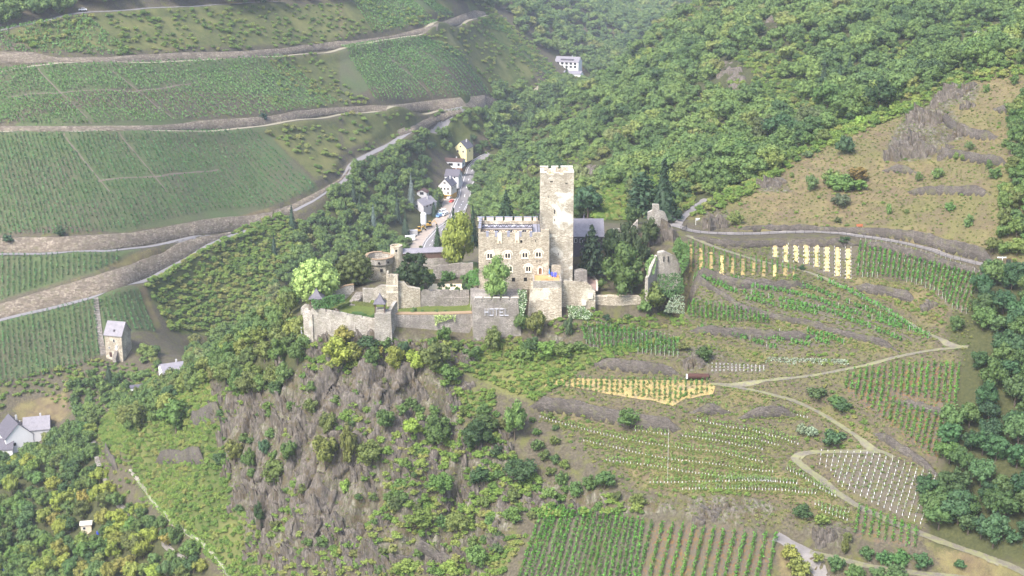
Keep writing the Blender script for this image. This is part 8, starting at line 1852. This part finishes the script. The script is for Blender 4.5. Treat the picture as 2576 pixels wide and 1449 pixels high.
house(40, 1120, 11.0, 13.0, 6.0, 11.5, math.radians(35), 'white_render', 'slate_dark', 'bright white gabled house at the left edge', 'village_house', True, [('f', -2, 2.5, 1.1, 1.3)])
house(96, 1094, 10.0, 9.0, 4.0, 8.0, math.radians(15), 'grey_render', 'slate_roof', 'house with grey slate roof behind the white gable', 'village_house', False)
house(8, 1138, 9.0, 9.0, 3.0, 6.0, math.radians(10), 'white_render', 'slate_dark', 'low dark roofed house at the left frame edge', 'village_house', False)
house(40, 1085, 3.6, 3.0, 4.0, 4.4, 0, 'cream_render', 'white_paint', 'small cream roof hut above the white houses', 'hut', False, chimney=False)
house(352, 985, 7.0, 3.0, 2.6, 3.0, math.radians(15), 'white_paint', 'slate_dark', 'white open shed roof below the stone tower', 'shed', False, chimney=False)
house(219, 1338, 3.4, 2.8, 3.4, 3.8, math.radians(10), 'cream_render', 'coping', 'pale wooden hut among the yellow trees', 'hut', False, [('f', -0.6, 1.6, 0.8, 0.8)], chimney=False)
# ---------------------------------------------------------------- stairs
def stairs(line, width, step, label, mat, off=0.25):
    P = resample(castpts(line), step); P[:, 2] = hz(P[:, 0], P[:, 1]); t = np.gradient(P[:, :2], axis=0); t /= np.hypot(t[:, 0], t[:, 1])[:, None] + 1e-9; m = MB(); c = P[0].copy()
    for i in range(len(P)):
        a = Vector((P[i, 0] - c[0], P[i, 1] - c[1], P[i, 2] - c[2])); d = Vector((t[i, 0], t[i, 1], 0)) * step * 0.5; s = Vector((-t[i, 1], t[i, 0], 0)) * width / 2; z0 = Vector((0, 0, -1.2)); z1 = Vector((0, 0, off + 0.004 * (i % 2)))
        m.hexa([a - d - s + z0, a + d - s + z0, a + d + s + z0, a - d + s + z0, a - d - s + z1, a + d - s + z1, a + d + s + z1, a - d + s + z1])
    o = thing('stairs', label, 'stairs', tuple(c)); q = m.obj('steps', mat, o); q['kind'] = 'stuff'; return o
stairs([(240, 752), (246, 800), (252, 850), (260, 892)], 2.4, 0.8, 'narrow stairs climbing through the vineyard beside the stone tower', 'grey_stone', 0.5)
stairs(L3([(690, 320), (700, 400), (735, 560), (780, 680), (830, 800), (900, 900), (1000, 970)]), 2.0, 0.7, 'long winding stone stairs beside the bramble slope', 'grey_stone', 0.4)
stairs(L3([(1240, 1195), (1330, 1280), (1410, 1320)]), 1.6, 0.6, 'short stone stairs among the lower trees', 'grey_stone', 0.4)
P = resample(castpts(L3([(980, 650), (1040, 720), (1100, 800), (1300, 1050), (1500, 1180), (1640, 1330), (1760, 1480)])), 1.2); P[:, 2] = hz(P[:, 0], P[:, 1]); c = P[0].copy()
o = thing('mossy_wall', 'long narrow mossy wall running down beside the bramble slope', 'stone wall', tuple(c)); m = MB()
for i in range(len(P) - 1): m.bar(Vector(P[i] - c) + Vector((0, 0, -0.1)), Vector(P[i + 1] - c) + Vector((0, 0, -0.1)), 0.75, 1.5)
m.obj('masonry', 'outer_stone', o)
Vv, Ff = vine_leaves(P[5:], 0.9, 1.6, 16, 0.24, 333, 0, 0); q = link(bpy.data.objects.new('moss', mesh_np('moss', Vv - c + [0, 0, 0.2], Ff, 'leaf')), o); q.color = (0.19, 0.27, 0.055, 1); q['kind'] = 'stuff'
# ---------------------------------------------------------------- vehicles, yard and small things
def car(u, v, rz, mat, label, L=4.3, Wd=1.75, Hh=1.45, name='car', cat='car', van=False):
    P = castpts([(u, v)])[0]; o = thing(name, label, cat, (P[0], P[1], P[2] + 0.2), rz); s = L / 4.3
    prof = [(-2.1, 0.35), (-2.1, 0.8), (-1.75, 0.95), (-1.1, 1.0), (-0.6, 1.42), (0.9, 1.45), (1.6, 1.0), (2.05, 0.92), (2.1, 0.35)] if not van else [(-2.1, 0.35), (-2.1, 1.0), (-1.7, 1.15), (-1.3, 1.9), (2.05, 1.95), (2.1, 0.35)]
    k = Hh / 1.45; n = len(prof); m = MB()
    for a, b in ((-Wd / 2, Wd / 2),):
        V0 = [(x * s, a, z * k) for x, z in prof]; V1 = [(x * s, b, z * k) for x, z in prof]; m.v += V0 + V1; m.f += [tuple(range(n - 1, -1, -1)), tuple(range(n, 2 * n))] + [(i, (i + 1) % n, n + (i + 1) % n, n + i) for i in range(n)]; m.m += [0] * (n + 2)
    m.obj('body', mat, o)
    g = MB(); 
    if not van:
        for sy in (-1, 1): g.face([(-0.95 * s, sy * (Wd / 2 + 0.01), 1.02 * k), (1.35 * s, sy * (Wd / 2 + 0.01), 1.02 * k), (0.85 * s, sy * (Wd / 2 + 0.01), 1.36 * k), (-0.55 * s, sy * (Wd / 2 + 0.01), 1.36 * k)])
    else:
        for sy in (-1, 1): g.face([(-1.5 * s, sy * (Wd / 2 + 0.01), 1.2 * k), (-0.5 * s, sy * (Wd / 2 + 0.01), 1.2 * k), (-0.5 * s, sy * (Wd / 2 + 0.01), 1.75 * k), (-1.25 * s, sy * (Wd / 2 + 0.01), 1.75 * k)])
    g.obj('side_windows', 'dark_glass', o); w = MB()
    w.face([(-1.08 * s, -Wd * 0.42, 1.03 * k), (-1.08 * s, Wd * 0.42, 1.03 * k), (-0.64 * s, Wd * 0.40, 1.41 * k), (-0.64 * s, -Wd * 0.40, 1.41 * k)] if not van else [(-1.72 * s, -Wd * 0.42, 1.17 * k), (-1.72 * s, Wd * 0.42, 1.17 * k), (-1.34 * s, Wd * 0.42, 1.85 * k), (-1.34 * s, -Wd * 0.42, 1.85 * k)]); w.v = [(x - 0.02, y, z + 0.02) for x, y, z in w.v]; w.obj('windscreen', 'dark_glass', o)
    for sx in (-1.3 * s, 1.3 * s):
        for sy in (-1, 1): MB().tube([(sx, sy * (Wd / 2 - 0.18), 0.32), (sx, sy * (Wd / 2 + 0.03), 0.32)], 0.33, 12).obj('wheel', 'black_rubber', o)
    return o
car(1130, 500, 1.2, 'white_paint', 'white car parked in front of the cream house'); car(1136, 509, 1.2, 'red_paint', 'red car parked beside the valley road')
car(1112, 537, 1.0, 'white_paint', 'white van with blue load parked on the yard road', 6.0, 2.1, 1.7, 'van', 'van', True); car(1119, 542, 1.1, 'white_paint', 'white van parked nearest to the road', 5.6, 2.0, 1.5, 'van', 'van', True); car(1106, 546, 1.0, 'light_blue_paint', 'light blue small truck parked at the yard', 5.0, 2.0, 1.4, 'van', 'van', True)
car(208, 27, 0.4, 'white_paint', 'small white car on the hilltop road', 4.6); car(1338, 240, 0.9, 'white_paint', 'white car on the road at the ravine', 5.0); car(1346, 235, 0.9, 'light_blue_paint', 'bluish car on the road at the ravine', 5.0)
# silo, excavator, container, caravan in the yard
P = castpts([(1066, 579)])[0]; o = thing('silo', 'white upright silo on a steel frame in the yard', 'silo', tuple(P)); MB().tube([(0, 0, 3.0), (0, 0, 4.0), (0, 0, 9.5), (0, 0, 10.2)], [0.9, 1.7, 1.7, 1.2], 14).obj('tank', 'silo_metal', o)
for sx in (-1.2, 1.2):
    for sy in (-1.2, 1.2): MB().box(sx - 0.1, sx + 0.1, sy - 0.1, sy + 0.1, -1, 4.2).obj('leg', 'post_grey', o)
def digger(u, v, rz, label):
    P = castpts([(u, v)])[0]; o = thing('excavator', label, 'excavator', tuple(P), rz); MB().box(-1.6, 1.4, -1.1, 1.1, 1.0, 2.0).obj('body', 'yellow_paint', o); MB().box(-0.2, 1.2, -0.9, 0.3, 2.0, 3.4).obj('cab', 'dark_glass', o); MB().box(-0.25, 1.25, -0.95, 0.35, 3.4, 3.55).obj('cab_roof', 'yellow_paint', o)
    for sy in (-0.95, 0.95): MB().box(-1.8, 1.8, sy - 0.28, sy + 0.28, 0.0, 0.9).obj('track', 'black_rubber', o)
    m = MB(); m.bar((1.2, 0.5, 1.9), (3.4, 0.5, 3.6), 0.35); m.bar((3.4, 0.5, 3.6), (4.6, 0.5, 1.6), 0.28); m.obj('arm', 'yellow_paint', o); MB().box(4.2, 5.0, 0.1, 0.9, 0.8, 1.6).obj('bucket', 'black_rubber', o)
digger(1052, 585, 0.4, 'yellow excavator working at the front of the yard'); digger(1079, 571, 0.2, 'small yellow digger behind the white silo')
P = castpts([(1036, 590)])[0]; o = thing('concrete_blocks', 'stack of pale concrete slabs at the yard edge', 'slab stack', tuple(P), 0.2)
for k in range(4): MB().box(-3.5 + 0.1 * k, 3.2, -1.2, 1.2, -0.2 + 0.75 * k, 0.45 + 0.75 * k).obj('slab', 'grey_render', o)
P = castpts([(1032, 606)])[0]; o = thing('caravan', 'small white site caravan at the near end of the yard', 'caravan', tuple(P), 0.3); MB().box(-2.6, 2.6, -1.2, 1.2, 0.5, 2.9).obj('body', 'white_paint', o); MB().box(-2.8, 2.8, -1.35, 1.35, 2.9, 3.05).obj('roof', 'white_paint', o); MB().box(-1.6, -0.4, -1.25, -1.2, 1.5, 2.4).obj('window', 'dark_glass', o)
for sx in (-0.6, 0.6): MB().tube([(sx, -1.15, 0.3), (sx, 1.15, 0.3)], 0.35, 10).obj('wheel', 'black_rubber', o)
# bench, signs, board, rusty tank, walker
P = castpts([(2163, 573)])[0]; o = thing('bench', 'red wooden bench on the dry grass above the path', 'bench', tuple(P), 0.1)
for k in range(3): MB().box(-1.0, 1.0, -0.28 + k * 0.19, -0.12 + k * 0.19, 0.44, 0.5).obj('seat_slat', 'bench_red', o)
for k in range(2): MB().box(-1.0, 1.0, 0.32 + k * 0.03, 0.37 + k * 0.03, 0.62 + k * 0.2, 0.78 + k * 0.2).obj('back_slat', 'bench_red', o)
for sx in (-0.8, 0.8): MB().box(sx - 0.06, sx + 0.06, -0.25, 0.35, -0.2, 0.44).obj('leg', 'post_grey', o)
def sign(u, v, h, label, arms):
    P = castpts([(u, v)])[0]; o = thing('signpost', label, 'signpost', tuple(P)); MB().tube([(0, 0, -0.3), (0, 0, h)], 0.06, 6).obj('post', 'white_paint', o)
    for a, z, L in arms: q = MB().prism([(0.05, -0.03), (L * 0.8, -0.03), (L, 0), (L * 0.8, 0.03), (0.05, 0.03)], z, z + 0.32).obj('arm', 'white_paint', o); q.rotation_euler = (0, 0, a)
sign(1750, 566, 2.3, 'white finger signpost beside the rock at the path start', [(0.1, 1.9, 1.3), (0.3, 1.5, 1.2)]); sign(2520, 668, 2.6, 'white finger signpost at the right end of the path', [(3.0, 2.2, 1.4), (0.2, 2.2, 1.2)])
P = castpts([(2536, 672)])[0]; o = thing('notice_board', 'dark upright notice board beside the walker', 'notice board', tuple(P)); MB().box(-0.7, 0.7, -0.05, 0.05, 0.5, 2.3).obj('panel', 'iron', o)
for sx in (-0.6, 0.6): MB().box(sx - 0.05, sx + 0.05, 0.053, 0.13, -0.3, 2.3).obj('post', 'iron', o)
P = castpts(R2([(120, 1412)]))[0]; o = thing('rusty_tank', 'dark red rusty tank lying beside the vineyard track', 'tank', (P[0], P[1], P[2] + 0.2), -0.05)
MB().tube([(-2.9, 0, 0.65), (-2.7, 0, 0.65), (2.7, 0, 0.65), (2.9, 0, 0.65)], [0.5, 0.75, 0.75, 0.5], 14).obj('barrel', 'rust', o)
for sx in (-1.8, 1.8): MB().box(sx - 0.15, sx + 0.15, -0.6, 0.6, -0.5, 0.3).obj('cradle', 'rust', o)
MB().box(-3.4, -3.0, -0.4, 0.4, 0.0, 1.1).obj('end_box', 'white_paint', o)
P = resample(castpts([(1682, 1078), (1681, 1120), (1680, 1165), (1679, 1212)]), 1.0); m = MB(); m.tube([(p[0] - P[0, 0], p[1] - P[0, 1], float(hz(p[0], p[1])) + 1.0 - P[0, 2]) for p in P], 0.03, 5); o = thing('white_rail', 'thin white rail running straight down across the young terraces', 'rail', tuple(P[0])); m.obj('tube', 'post_grey', o)
for p in P[::4]: MB().box(p[0] - P[0, 0] - 0.04, p[0] - P[0, 0] + 0.04, p[1] - P[0, 1] - 0.04, p[1] - P[0, 1] + 0.04, float(hz(p[0], p[1])) - P[0, 2] - 0.3, float(hz(p[0], p[1])) - P[0, 2] + 1.0).obj('support', 'post_grey', o)
# power pole on the wooded slope
P = castpts([(2452, 132)])[0]; o = thing('power_pole', 'grey power pole on the wooded upper slope', 'pole', tuple(P)); MB().tube([(0, 0, -1), (0, 0, 9.5)], [0.22, 0.14], 8).obj('shaft', 'post_grey', o); MB().box(-1.1, 1.1, -0.08, 0.08, 8.8, 9.0).obj('crossarm', 'post_grey', o)
Q = castpts([(2120, 265)])[0] + [0, 0, 7.0]; m = MB(); a = Vector((0, 0, 8.9)); b = Vector(Q - P)
for s in (-1.0, 1.0): m.tube([a.lerp(b, k / 12) + Vector((s, 0, -4 * 2.0 * (k / 12) * (1 - k / 12))) for k in range(13)], 0.035, 4); 
m.obj('cable', 'iron', o)
# the far bush shaped green van on the hillside wall and a white box sign
P = castpts([(661, 300)])[0]; plant(P, 5.5, 5.0, 'shrub1', (0.03, 0.06, 0.045), 'shrub', 'single dark bush on the third hillside road', 'shrub', trunk=False)
for u, v, w, h in ((153, 597, 26, 34), (20, 612, 34, 26)): tree_at(u, v, w, h, 'shrub2', (0.05, 0.09, 0.04), 'shrub', f'{"tall" if h > w else "low round"} dark bush on the edge of the long stone wall', 'shrub')
P = castpts([(260, 728)])[0]; o = thing('wall_sign', 'small white square sign on the lowest road wall', 'sign', tuple(P + np.array([0, -1.2, 0.6]))); MB().box(-0.75, 0.75, -0.05, 0.05, -0.6, 0.6).obj('panel', 'white_paint', o)
for k, (u, v) in enumerate(((247, 1345), (58, 1408), (12, 1440), (158, 1420))):
    P = castpts([(u, v)])[0]; o = thing('blue_barrel', ['blue barrel beside the pale wooden hut', 'blue barrel left among the garden trees', 'blue barrel in the bottom corner', 'blue tarpaulin barrel near the grey rock'][k], 'barrel', (P[0], P[1], P[2] + 0.1)); MB().tube([(0, 0, -0.2), (0, 0, 0.1), (0, 0, 1.0), (0, 0, 1.1)], [0.4, 0.5, 0.5, 0.4], 10).obj('drum', 'blue_plastic', o)
# the walker on the path
def person(P, rz, label):
    J = {'pelvis': (0, 0, 0.95), 'chest': (0, 0.02, 1.32), 'neck': (0, 0.01, 1.5), 'head': (0, -0.02, 1.62), 'crown': (0, 0, 1.74), 'hl': (-0.1, 0, 0.9), 'kl': (-0.11, -0.05, 0.5), 'fl': (-0.11, 0.02, 0.08), 'tl': (-0.12, -0.16, 0.05), 'hr': (0.1, 0, 0.9), 'kr': (0.12, -0.12, 0.5), 'fr': (0.12, -0.14, 0.08), 'tr': (0.13, -0.32, 0.05), 'sl': (-0.19, 0.02, 1.42), 'el': (-0.26, 0.06, 1.14), 'wl': (-0.25, -0.08, 0.9), 'sr': (0.19, 0.02, 1.42), 'er': (0.26, 0.08, 1.14), 'wr': (0.24, -0.04, 0.88)}
    R = {'pelvis': .15, 'chest': .17, 'neck': .06, 'head': .105, 'crown': .08, 'hl': .1, 'kl': .07, 'fl': .05, 'tl': .04, 'hr': .1, 'kr': .07, 'fr': .05, 'tr': .04, 'sl': .07, 'el': .05, 'wl': .04, 'sr': .07, 'er': .05, 'wr': .04}
    E = [('pelvis', 'chest'), ('chest', 'neck'), ('neck', 'head'), ('head', 'crown'), ('pelvis', 'hl'), ('hl', 'kl'), ('kl', 'fl'), ('fl', 'tl'), ('pelvis', 'hr'), ('hr', 'kr'), ('kr', 'fr'), ('fr', 'tr'), ('chest', 'sl'), ('sl', 'el'), ('el', 'wl'), ('chest', 'sr'), ('sr', 'er'), ('er', 'wr')]
    k = list(J); me = bpy.data.meshes.new('person'); me.from_pydata([J[x] for x in k], [(k.index(a), k.index(b)) for a, b in E], []); me.materials.append(MATS['dark_cloth']); o = bpy.data.objects.new('person', me); link(o); o.location = P; o.rotation_euler = (0, 0, rz)
    tag(o, label, 'person'); sk = o.modifiers.new('skin', 'SKIN'); 
    lay = me.skin_vertices[0] if len(me.skin_vertices) else None
    for i, x in enumerate(k): me.skin_vertices[0].data[i].radius = (R[x], R[x])
    me.skin_vertices[0].data[0].use_root = True
    ss = o.modifiers.new('sub', 'SUBSURF'); ss.levels = ss.render_levels = 1
    h = MB(); h.tube([(0, -0.03, 1.52), (0, -0.045, 1.58), (0, -0.05, 1.66), (0, -0.03, 1.72)], [0.05, 0.095, 0.10, 0.06], 10); h.obj('face', 'skin', o, True)
    for s in (-1, 1):
        m = MB(); b = Vector((s * 0.245, -0.08, 0.88)); m.tube([b, b + Vector((0, -0.01, -0.1))], [0.038, 0.034], 6)
        for q in range(4): m.tube([b + Vector((0, -0.03 + q * 0.02, -0.09)), b + Vector((0, -0.035 + q * 0.02, -0.15)), b + Vector((-s * 0.01, -0.045 + q * 0.02, -0.18 + abs(q - 1.5) * 0.01))], 0.009, 5)
        m.tube([b + Vector((0, -0.03, -0.03)), b + Vector((0, -0.07, -0.08))], 0.01, 5); m.obj('hand', 'skin', o)
P = castpts([(2540, 688)])[0]; person((P[0], P[1], P[2] + 0.12), 2.2, 'walker in dark clothes standing at the right end of the path')
# ---------------------------------------------------------------- rocks
def facets(poly, res, cell, amp, seed, name='cliff'):
    """fractured rock breaking through the slope: tilted flat facets, each its own plane, along the beds"""
    lo, hi = poly[:, :2].min(0), poly[:, :2].max(0); xs = np.arange(lo[0], hi[0], res); ys = np.arange(lo[1], hi[1], res * 0.8); X, Y = np.meshgrid(xs, ys, indexing='ij'); Z = hz(X, Y)
    ins = inside(poly, X, Y); d, _, _ = poly_dist(np.vstack([poly, poly[:1]]), X, Y); edge = np.where(ins, sstep(0, 4, d), 0)
    a = (X - 0.5 * Y + 0.25 * Z + 1.5 * fbm(X / 6, Y / 6, seed, 2)) / cell; b = (Y + 0.3 * X) / (cell * 1.5) + Z / (cell * 4.5); D = np.full(X.shape, 9.0); H_ = np.zeros(X.shape)
    ia, ib = np.floor(a), np.floor(b)
    for p in (-1, 0, 1):
        for q in (-1, 0, 1):
            ca, cb = ia + p, ib + q; sa = ca + 0.15 + 0.7 * hash2(ca, cb, seed); sb = cb + 0.15 + 0.7 * hash2(ca, cb, seed + 1); dd = np.hypot(a - sa, b - sb); m = dd < D; D = np.where(m, dd, D)
            h = (hash2(ca, cb, seed + 2) - 0.45) * 2.0 + (hash2(ca, cb, seed + 3) - 0.5) * 2.6 * (a - sa) + (hash2(ca, cb, seed + 4) - 0.35) * 1.6 * (b - sb); H_ = np.where(m, h, H_)
    big = sstep(-0.25, 0.25, fbm(X / 11, Y / 13, seed + 9, 3)); off = amp * (H_ * (0.4 + 0.9 * big) + 0.9 * big - 0.55) * edge - 2.5 * (1 - edge)
    if seed == 40: off = off - 1.3 * sstep(-32, -14, X)      # towards the vineyards the rock gives way to scrub
    gx, gy = np.gradient(Z, res, res * 0.8); nl = np.sqrt(gx * gx + gy * gy + 1); k = np.minimum(nl, 2.2)
    V = np.stack([X - gx / nl * off, Y - gy / nl * off, Z + off / nl * 1.0], -1).reshape(-1, 3); ii = np.arange(X.size).reshape(X.shape)
    Q = np.stack([ii[:-1, :-1], ii[1:, :-1], ii[1:, 1:], ii[:-1, 1:]], -1).reshape(-1, 4); vis = (off > -1.6); keep = (vis[:-1, :-1] | vis[1:, 1:]).ravel() & (ins[:-1, :-1] & ins[1:, 1:]).ravel()
    Q = Q[keep]; used = np.unique(Q); mp = np.zeros(len(V), int); mp[used] = np.arange(len(used))
    o = link(bpy.data.objects.new(name, mesh_np(name, V[used], mp[Q], 'rock'))); o['kind'] = 'structure'; return o
for k_, P in enumerate(ROCK_W):
    near_ = P[:, 1].mean() < 520
    facets(P, 0.5 if near_ else 1.0, 2.4 if k_ == 0 else 1.8, 1.1 if k_ == 0 else 0.9, 40 + k_)
def crag(u, v, w, h, seed, label, lean=0.5, mat='rock', name='rock_outcrop'):
    """one outcrop: a cluster of tilted jagged slabs standing out of the slope"""
    P = castpts([(u, v)])[0]; dep = proj(P)[2]; w = w * dep / FOC; h = h * dep / FOC; rg = np.random.default_rng(seed)
    o = thing(name, label, 'rock', tuple(P), 0, 'rock outcrops'); n = int(rg.integers(5, 9)); a0 = math.radians(-28)
    for k in range(n):
        t = (k + 0.5) / n - 0.5; L = w * rg.uniform(0.4, 0.7); th_ = max(0.4, w * rg.uniform(0.14, 0.26)); hh = h * rg.uniform(0.4, 0.8) * (1 - 0.5 * abs(t)); a = a0 + rg.normal(0, 0.15)
        cx_, cy_ = w * 0.8 * t, rg.normal(0, w * 0.12); g = float(hz(P[0] + cx_, P[1] + cy_) - P[2]); m = rg.integers(5, 8); ring = []
        for q in range(m):
            an = 2 * math.pi * q / m + rg.uniform(-0.3, 0.3); ex, ey = math.cos(an) * L / 2 * rg.uniform(0.8, 1.1), math.sin(an) * th_ * rg.uniform(0.7, 1.1); ring.append((cx_ + ex * math.cos(a) - ey * math.sin(a), cy_ + ex * math.sin(a) + ey * math.cos(a)))
        sx, sy = -lean * hh * 0.5, hh * 0.12; top = [(cx_ + sx + (x - cx_) * rg.uniform(0.35, 0.8), cy_ + sy + (y - cy_) * rg.uniform(0.4, 0.85)) for x, y in ring]
        mid = [(x * 0.45 + tx * 0.55 + rg.normal(0, 0.05 * th_), y * 0.45 + ty * 0.55 + rg.normal(0, 0.1 * th_)) for (x, y), (tx, ty) in zip(ring, top)]
        zt = [g + hh * (0.75 + 0.5 * (-(x - cx_ - sx) / (L + 0.01))) + rg.normal(0, 0.12 * hh) for x, y in top]; zm = [g + hh * 0.42 + rg.normal(0, 0.1 * hh) for _ in ring]
        mb = MB(); kk = len(ring); mb.v = [(x, y, g - 1.8) for x, y in ring] + [(x, y, z) for (x, y), z in zip(mid, zm)] + [(x, y, z) for (x, y), z in zip(top, zt)]
        for lv in (0, 1):
            for q in range(kk): r = (q + 1) % kk; mb.f.append((lv * kk + q, lv * kk + r, (lv + 1) * kk + r, (lv + 1) * kk + q)); mb.m.append(0)
        mb.f.append(tuple(range(2 * kk, 3 * kk))); mb.m.append(0)
        me = bpy.data.meshes.new('slab'); me.from_pydata(mb.v, [], mb.f); me.materials.append(MATS[mat]); link(bpy.data.objects.new('slab', me), o)
    return o
ROCKS = [(965, 1010, 34, 70), (985, 1000, 28, 60), (905, 1010, 40, 60), (860, 1000, 50, 50), (1140, 1010, 26, 80), (700, 1040, 40, 60), (640, 1000, 50, 60), (655, 1060, 36, 60), (600, 1020, 40, 40), (715, 1090, 30, 70), (740, 1060, 26, 70), (760, 1110, 30, 60), (570, 1190, 30, 50), (610, 1250, 44, 70), (650, 1270, 40, 60), (700, 1300, 60, 80), (760, 1320, 60, 70), (800, 1290, 70, 70), (840, 1340, 60, 80), (890, 1370, 60, 90), (930, 1400, 70, 80), (980, 1420, 60, 70), (860, 1420, 70, 60), (780, 1400, 70, 70), (720, 1400, 60, 80), (700, 1440, 50, 40), (1170, 1260, 40, 80), (1200, 1240, 30, 60), (1350, 1260, 60, 40), (1390, 1280, 60, 36), (1270, 1100, 40, 50), (900, 1190, 34, 50), (930, 1220, 30, 60), (1000, 1140, 60, 40), (1010, 1200, 50, 60), (940, 880, 40, 36), (1000, 880, 50, 40), (1060, 890, 50, 40), (790, 900, 30, 60), (815, 880, 34, 50), (780, 960, 30, 40), (1180, 970, 40, 26), (1400, 880, 44, 34), (1160, 1400, 36, 60), (1100, 1420, 50, 40)]
for i, (u, v, w, h) in enumerate(ROCKS): crag(u, v, w * 1.0, h * 0.75, i + 1, ('tall' if h > 60 else 'wide' if w > h else 'jagged') + ' grey rock slab on the ' + ('bank under the castle wall' if v < 920 else 'upper cliff face' if v < 1130 else 'lower cliff face'))
for i, p in enumerate(scatter([ROCK_POLYS[0]], 9.0, 88, 8.0)):
    uu, vv, _ = proj(p); w = random.uniform(22, 50); crag(float(uu), float(vv), w, w * random.uniform(0.7, 1.3), 200 + i, ('dark' if i % 2 else 'pale') + ' jagged rock slab on the ' + ('upper' if vv < 1130 else 'lower') + ' cliff face')
UR = lambda q: A(1717.3, 0, [q])[0]
for i, (q, w, h, lab) in enumerate((((1880, 930), 60, 70, 'pale jagged crag on the rim of the dry grass slope'), ((1780, 900), 56, 50, 'dark rock on the left of the grassy rim'), ((1640, 1170), 70, 60, 'grey crag below the grassy rim'), ((1800, 1150), 80, 60, 'broad grey crag in the middle of the dry slope'), ((1740, 1080), 60, 50, 'mossy rock above the broad crag'), ((1980, 1180), 40, 30, 'low pale rock beside the terrace wall'), ((2000, 740), 80, 36, 'flat rock band near the top of the dry slope'), ((2130, 690), 60, 26, 'pale rock band at the slope top'), ((2160, 810), 36, 28, 'small dark rock on the upper terrace'), ((680, 1400), 70, 46, 'brown crag at the left end of the dry slope'), ((2080, 1030), 50, 26, 'mossy rock under the curved wall'))): crag(*UR(q), w, h, 60 + i, lab)
crag(*R2([(245, 275)])[0], 62, 60, 80, 'dark triangular rock beside the path entrance', 0.1); crag(1668, 600, 80, 76, 81, 'steep crag carrying the hilltop ruin', 0.2); crag(1640, 612, 60, 60, 82, 'shaded crag left of the ruin', 0.1); crag(*R2([(1865, 880)])[0], 44, 28, 83, 'pale rounded rock below the weathered wall'); crag(*R5([(200, 990)])[0], 70, 26, 84, 'grey rock face under the lowest young terrace'); crag(*R5([(1080, 1150)])[0], 60, 44, 85, 'streaked pale rock beside the farm track'); crag(*R6([(1700, 1120)])[0], 54, 40, 86, 'grass hung rock beside the rusty tank')
# ---------------------------------------------------------------- the hazy air
hb = MB().box(-2500, 2500, -700, 3400, -100.5, 136).obj('haze', 'rock'); hb.data.materials.clear(); hb['kind'] = 'stuff'
hm = bpy.data.materials.new('haze'); hm.use_nodes = True; hn = hm.node_tree.nodes; hn.clear()
ho = hn.new('ShaderNodeOutputMaterial'); hv = hn.new('ShaderNodeVolumePrincipled')
hv.inputs['Color'].default_value = (0.84, 0.86, 1.0, 1); hv.inputs['Density'].default_value = 0.000105; hv.inputs['Anisotropy'].default_value = 0.2
hm.node_tree.links.new(hv.outputs[0], ho.inputs['Volume']); hb.data.materials.append(hm)
# ---------------------------------------------------------------- look-alikes are told apart by their order from the left
bpy.context.view_layer.update()
same = {}
for o in scene.objects:
    if o.parent is None and 'label' in o.keys() and o.get('kind') == 'thing': same.setdefault(o['label'], []).append(o)
for lab, objs in same.items():
    if len(objs) < 2: continue
    objs.sort(key=lambda o: float(proj(np.array(o.matrix_world.translation))[0]))
    for i, o in enumerate(objs):
        tail = f', {ordinal(min(i, 88))} from left'
        if len((lab + tail).split()) <= 16: o['label'] = lab + tail
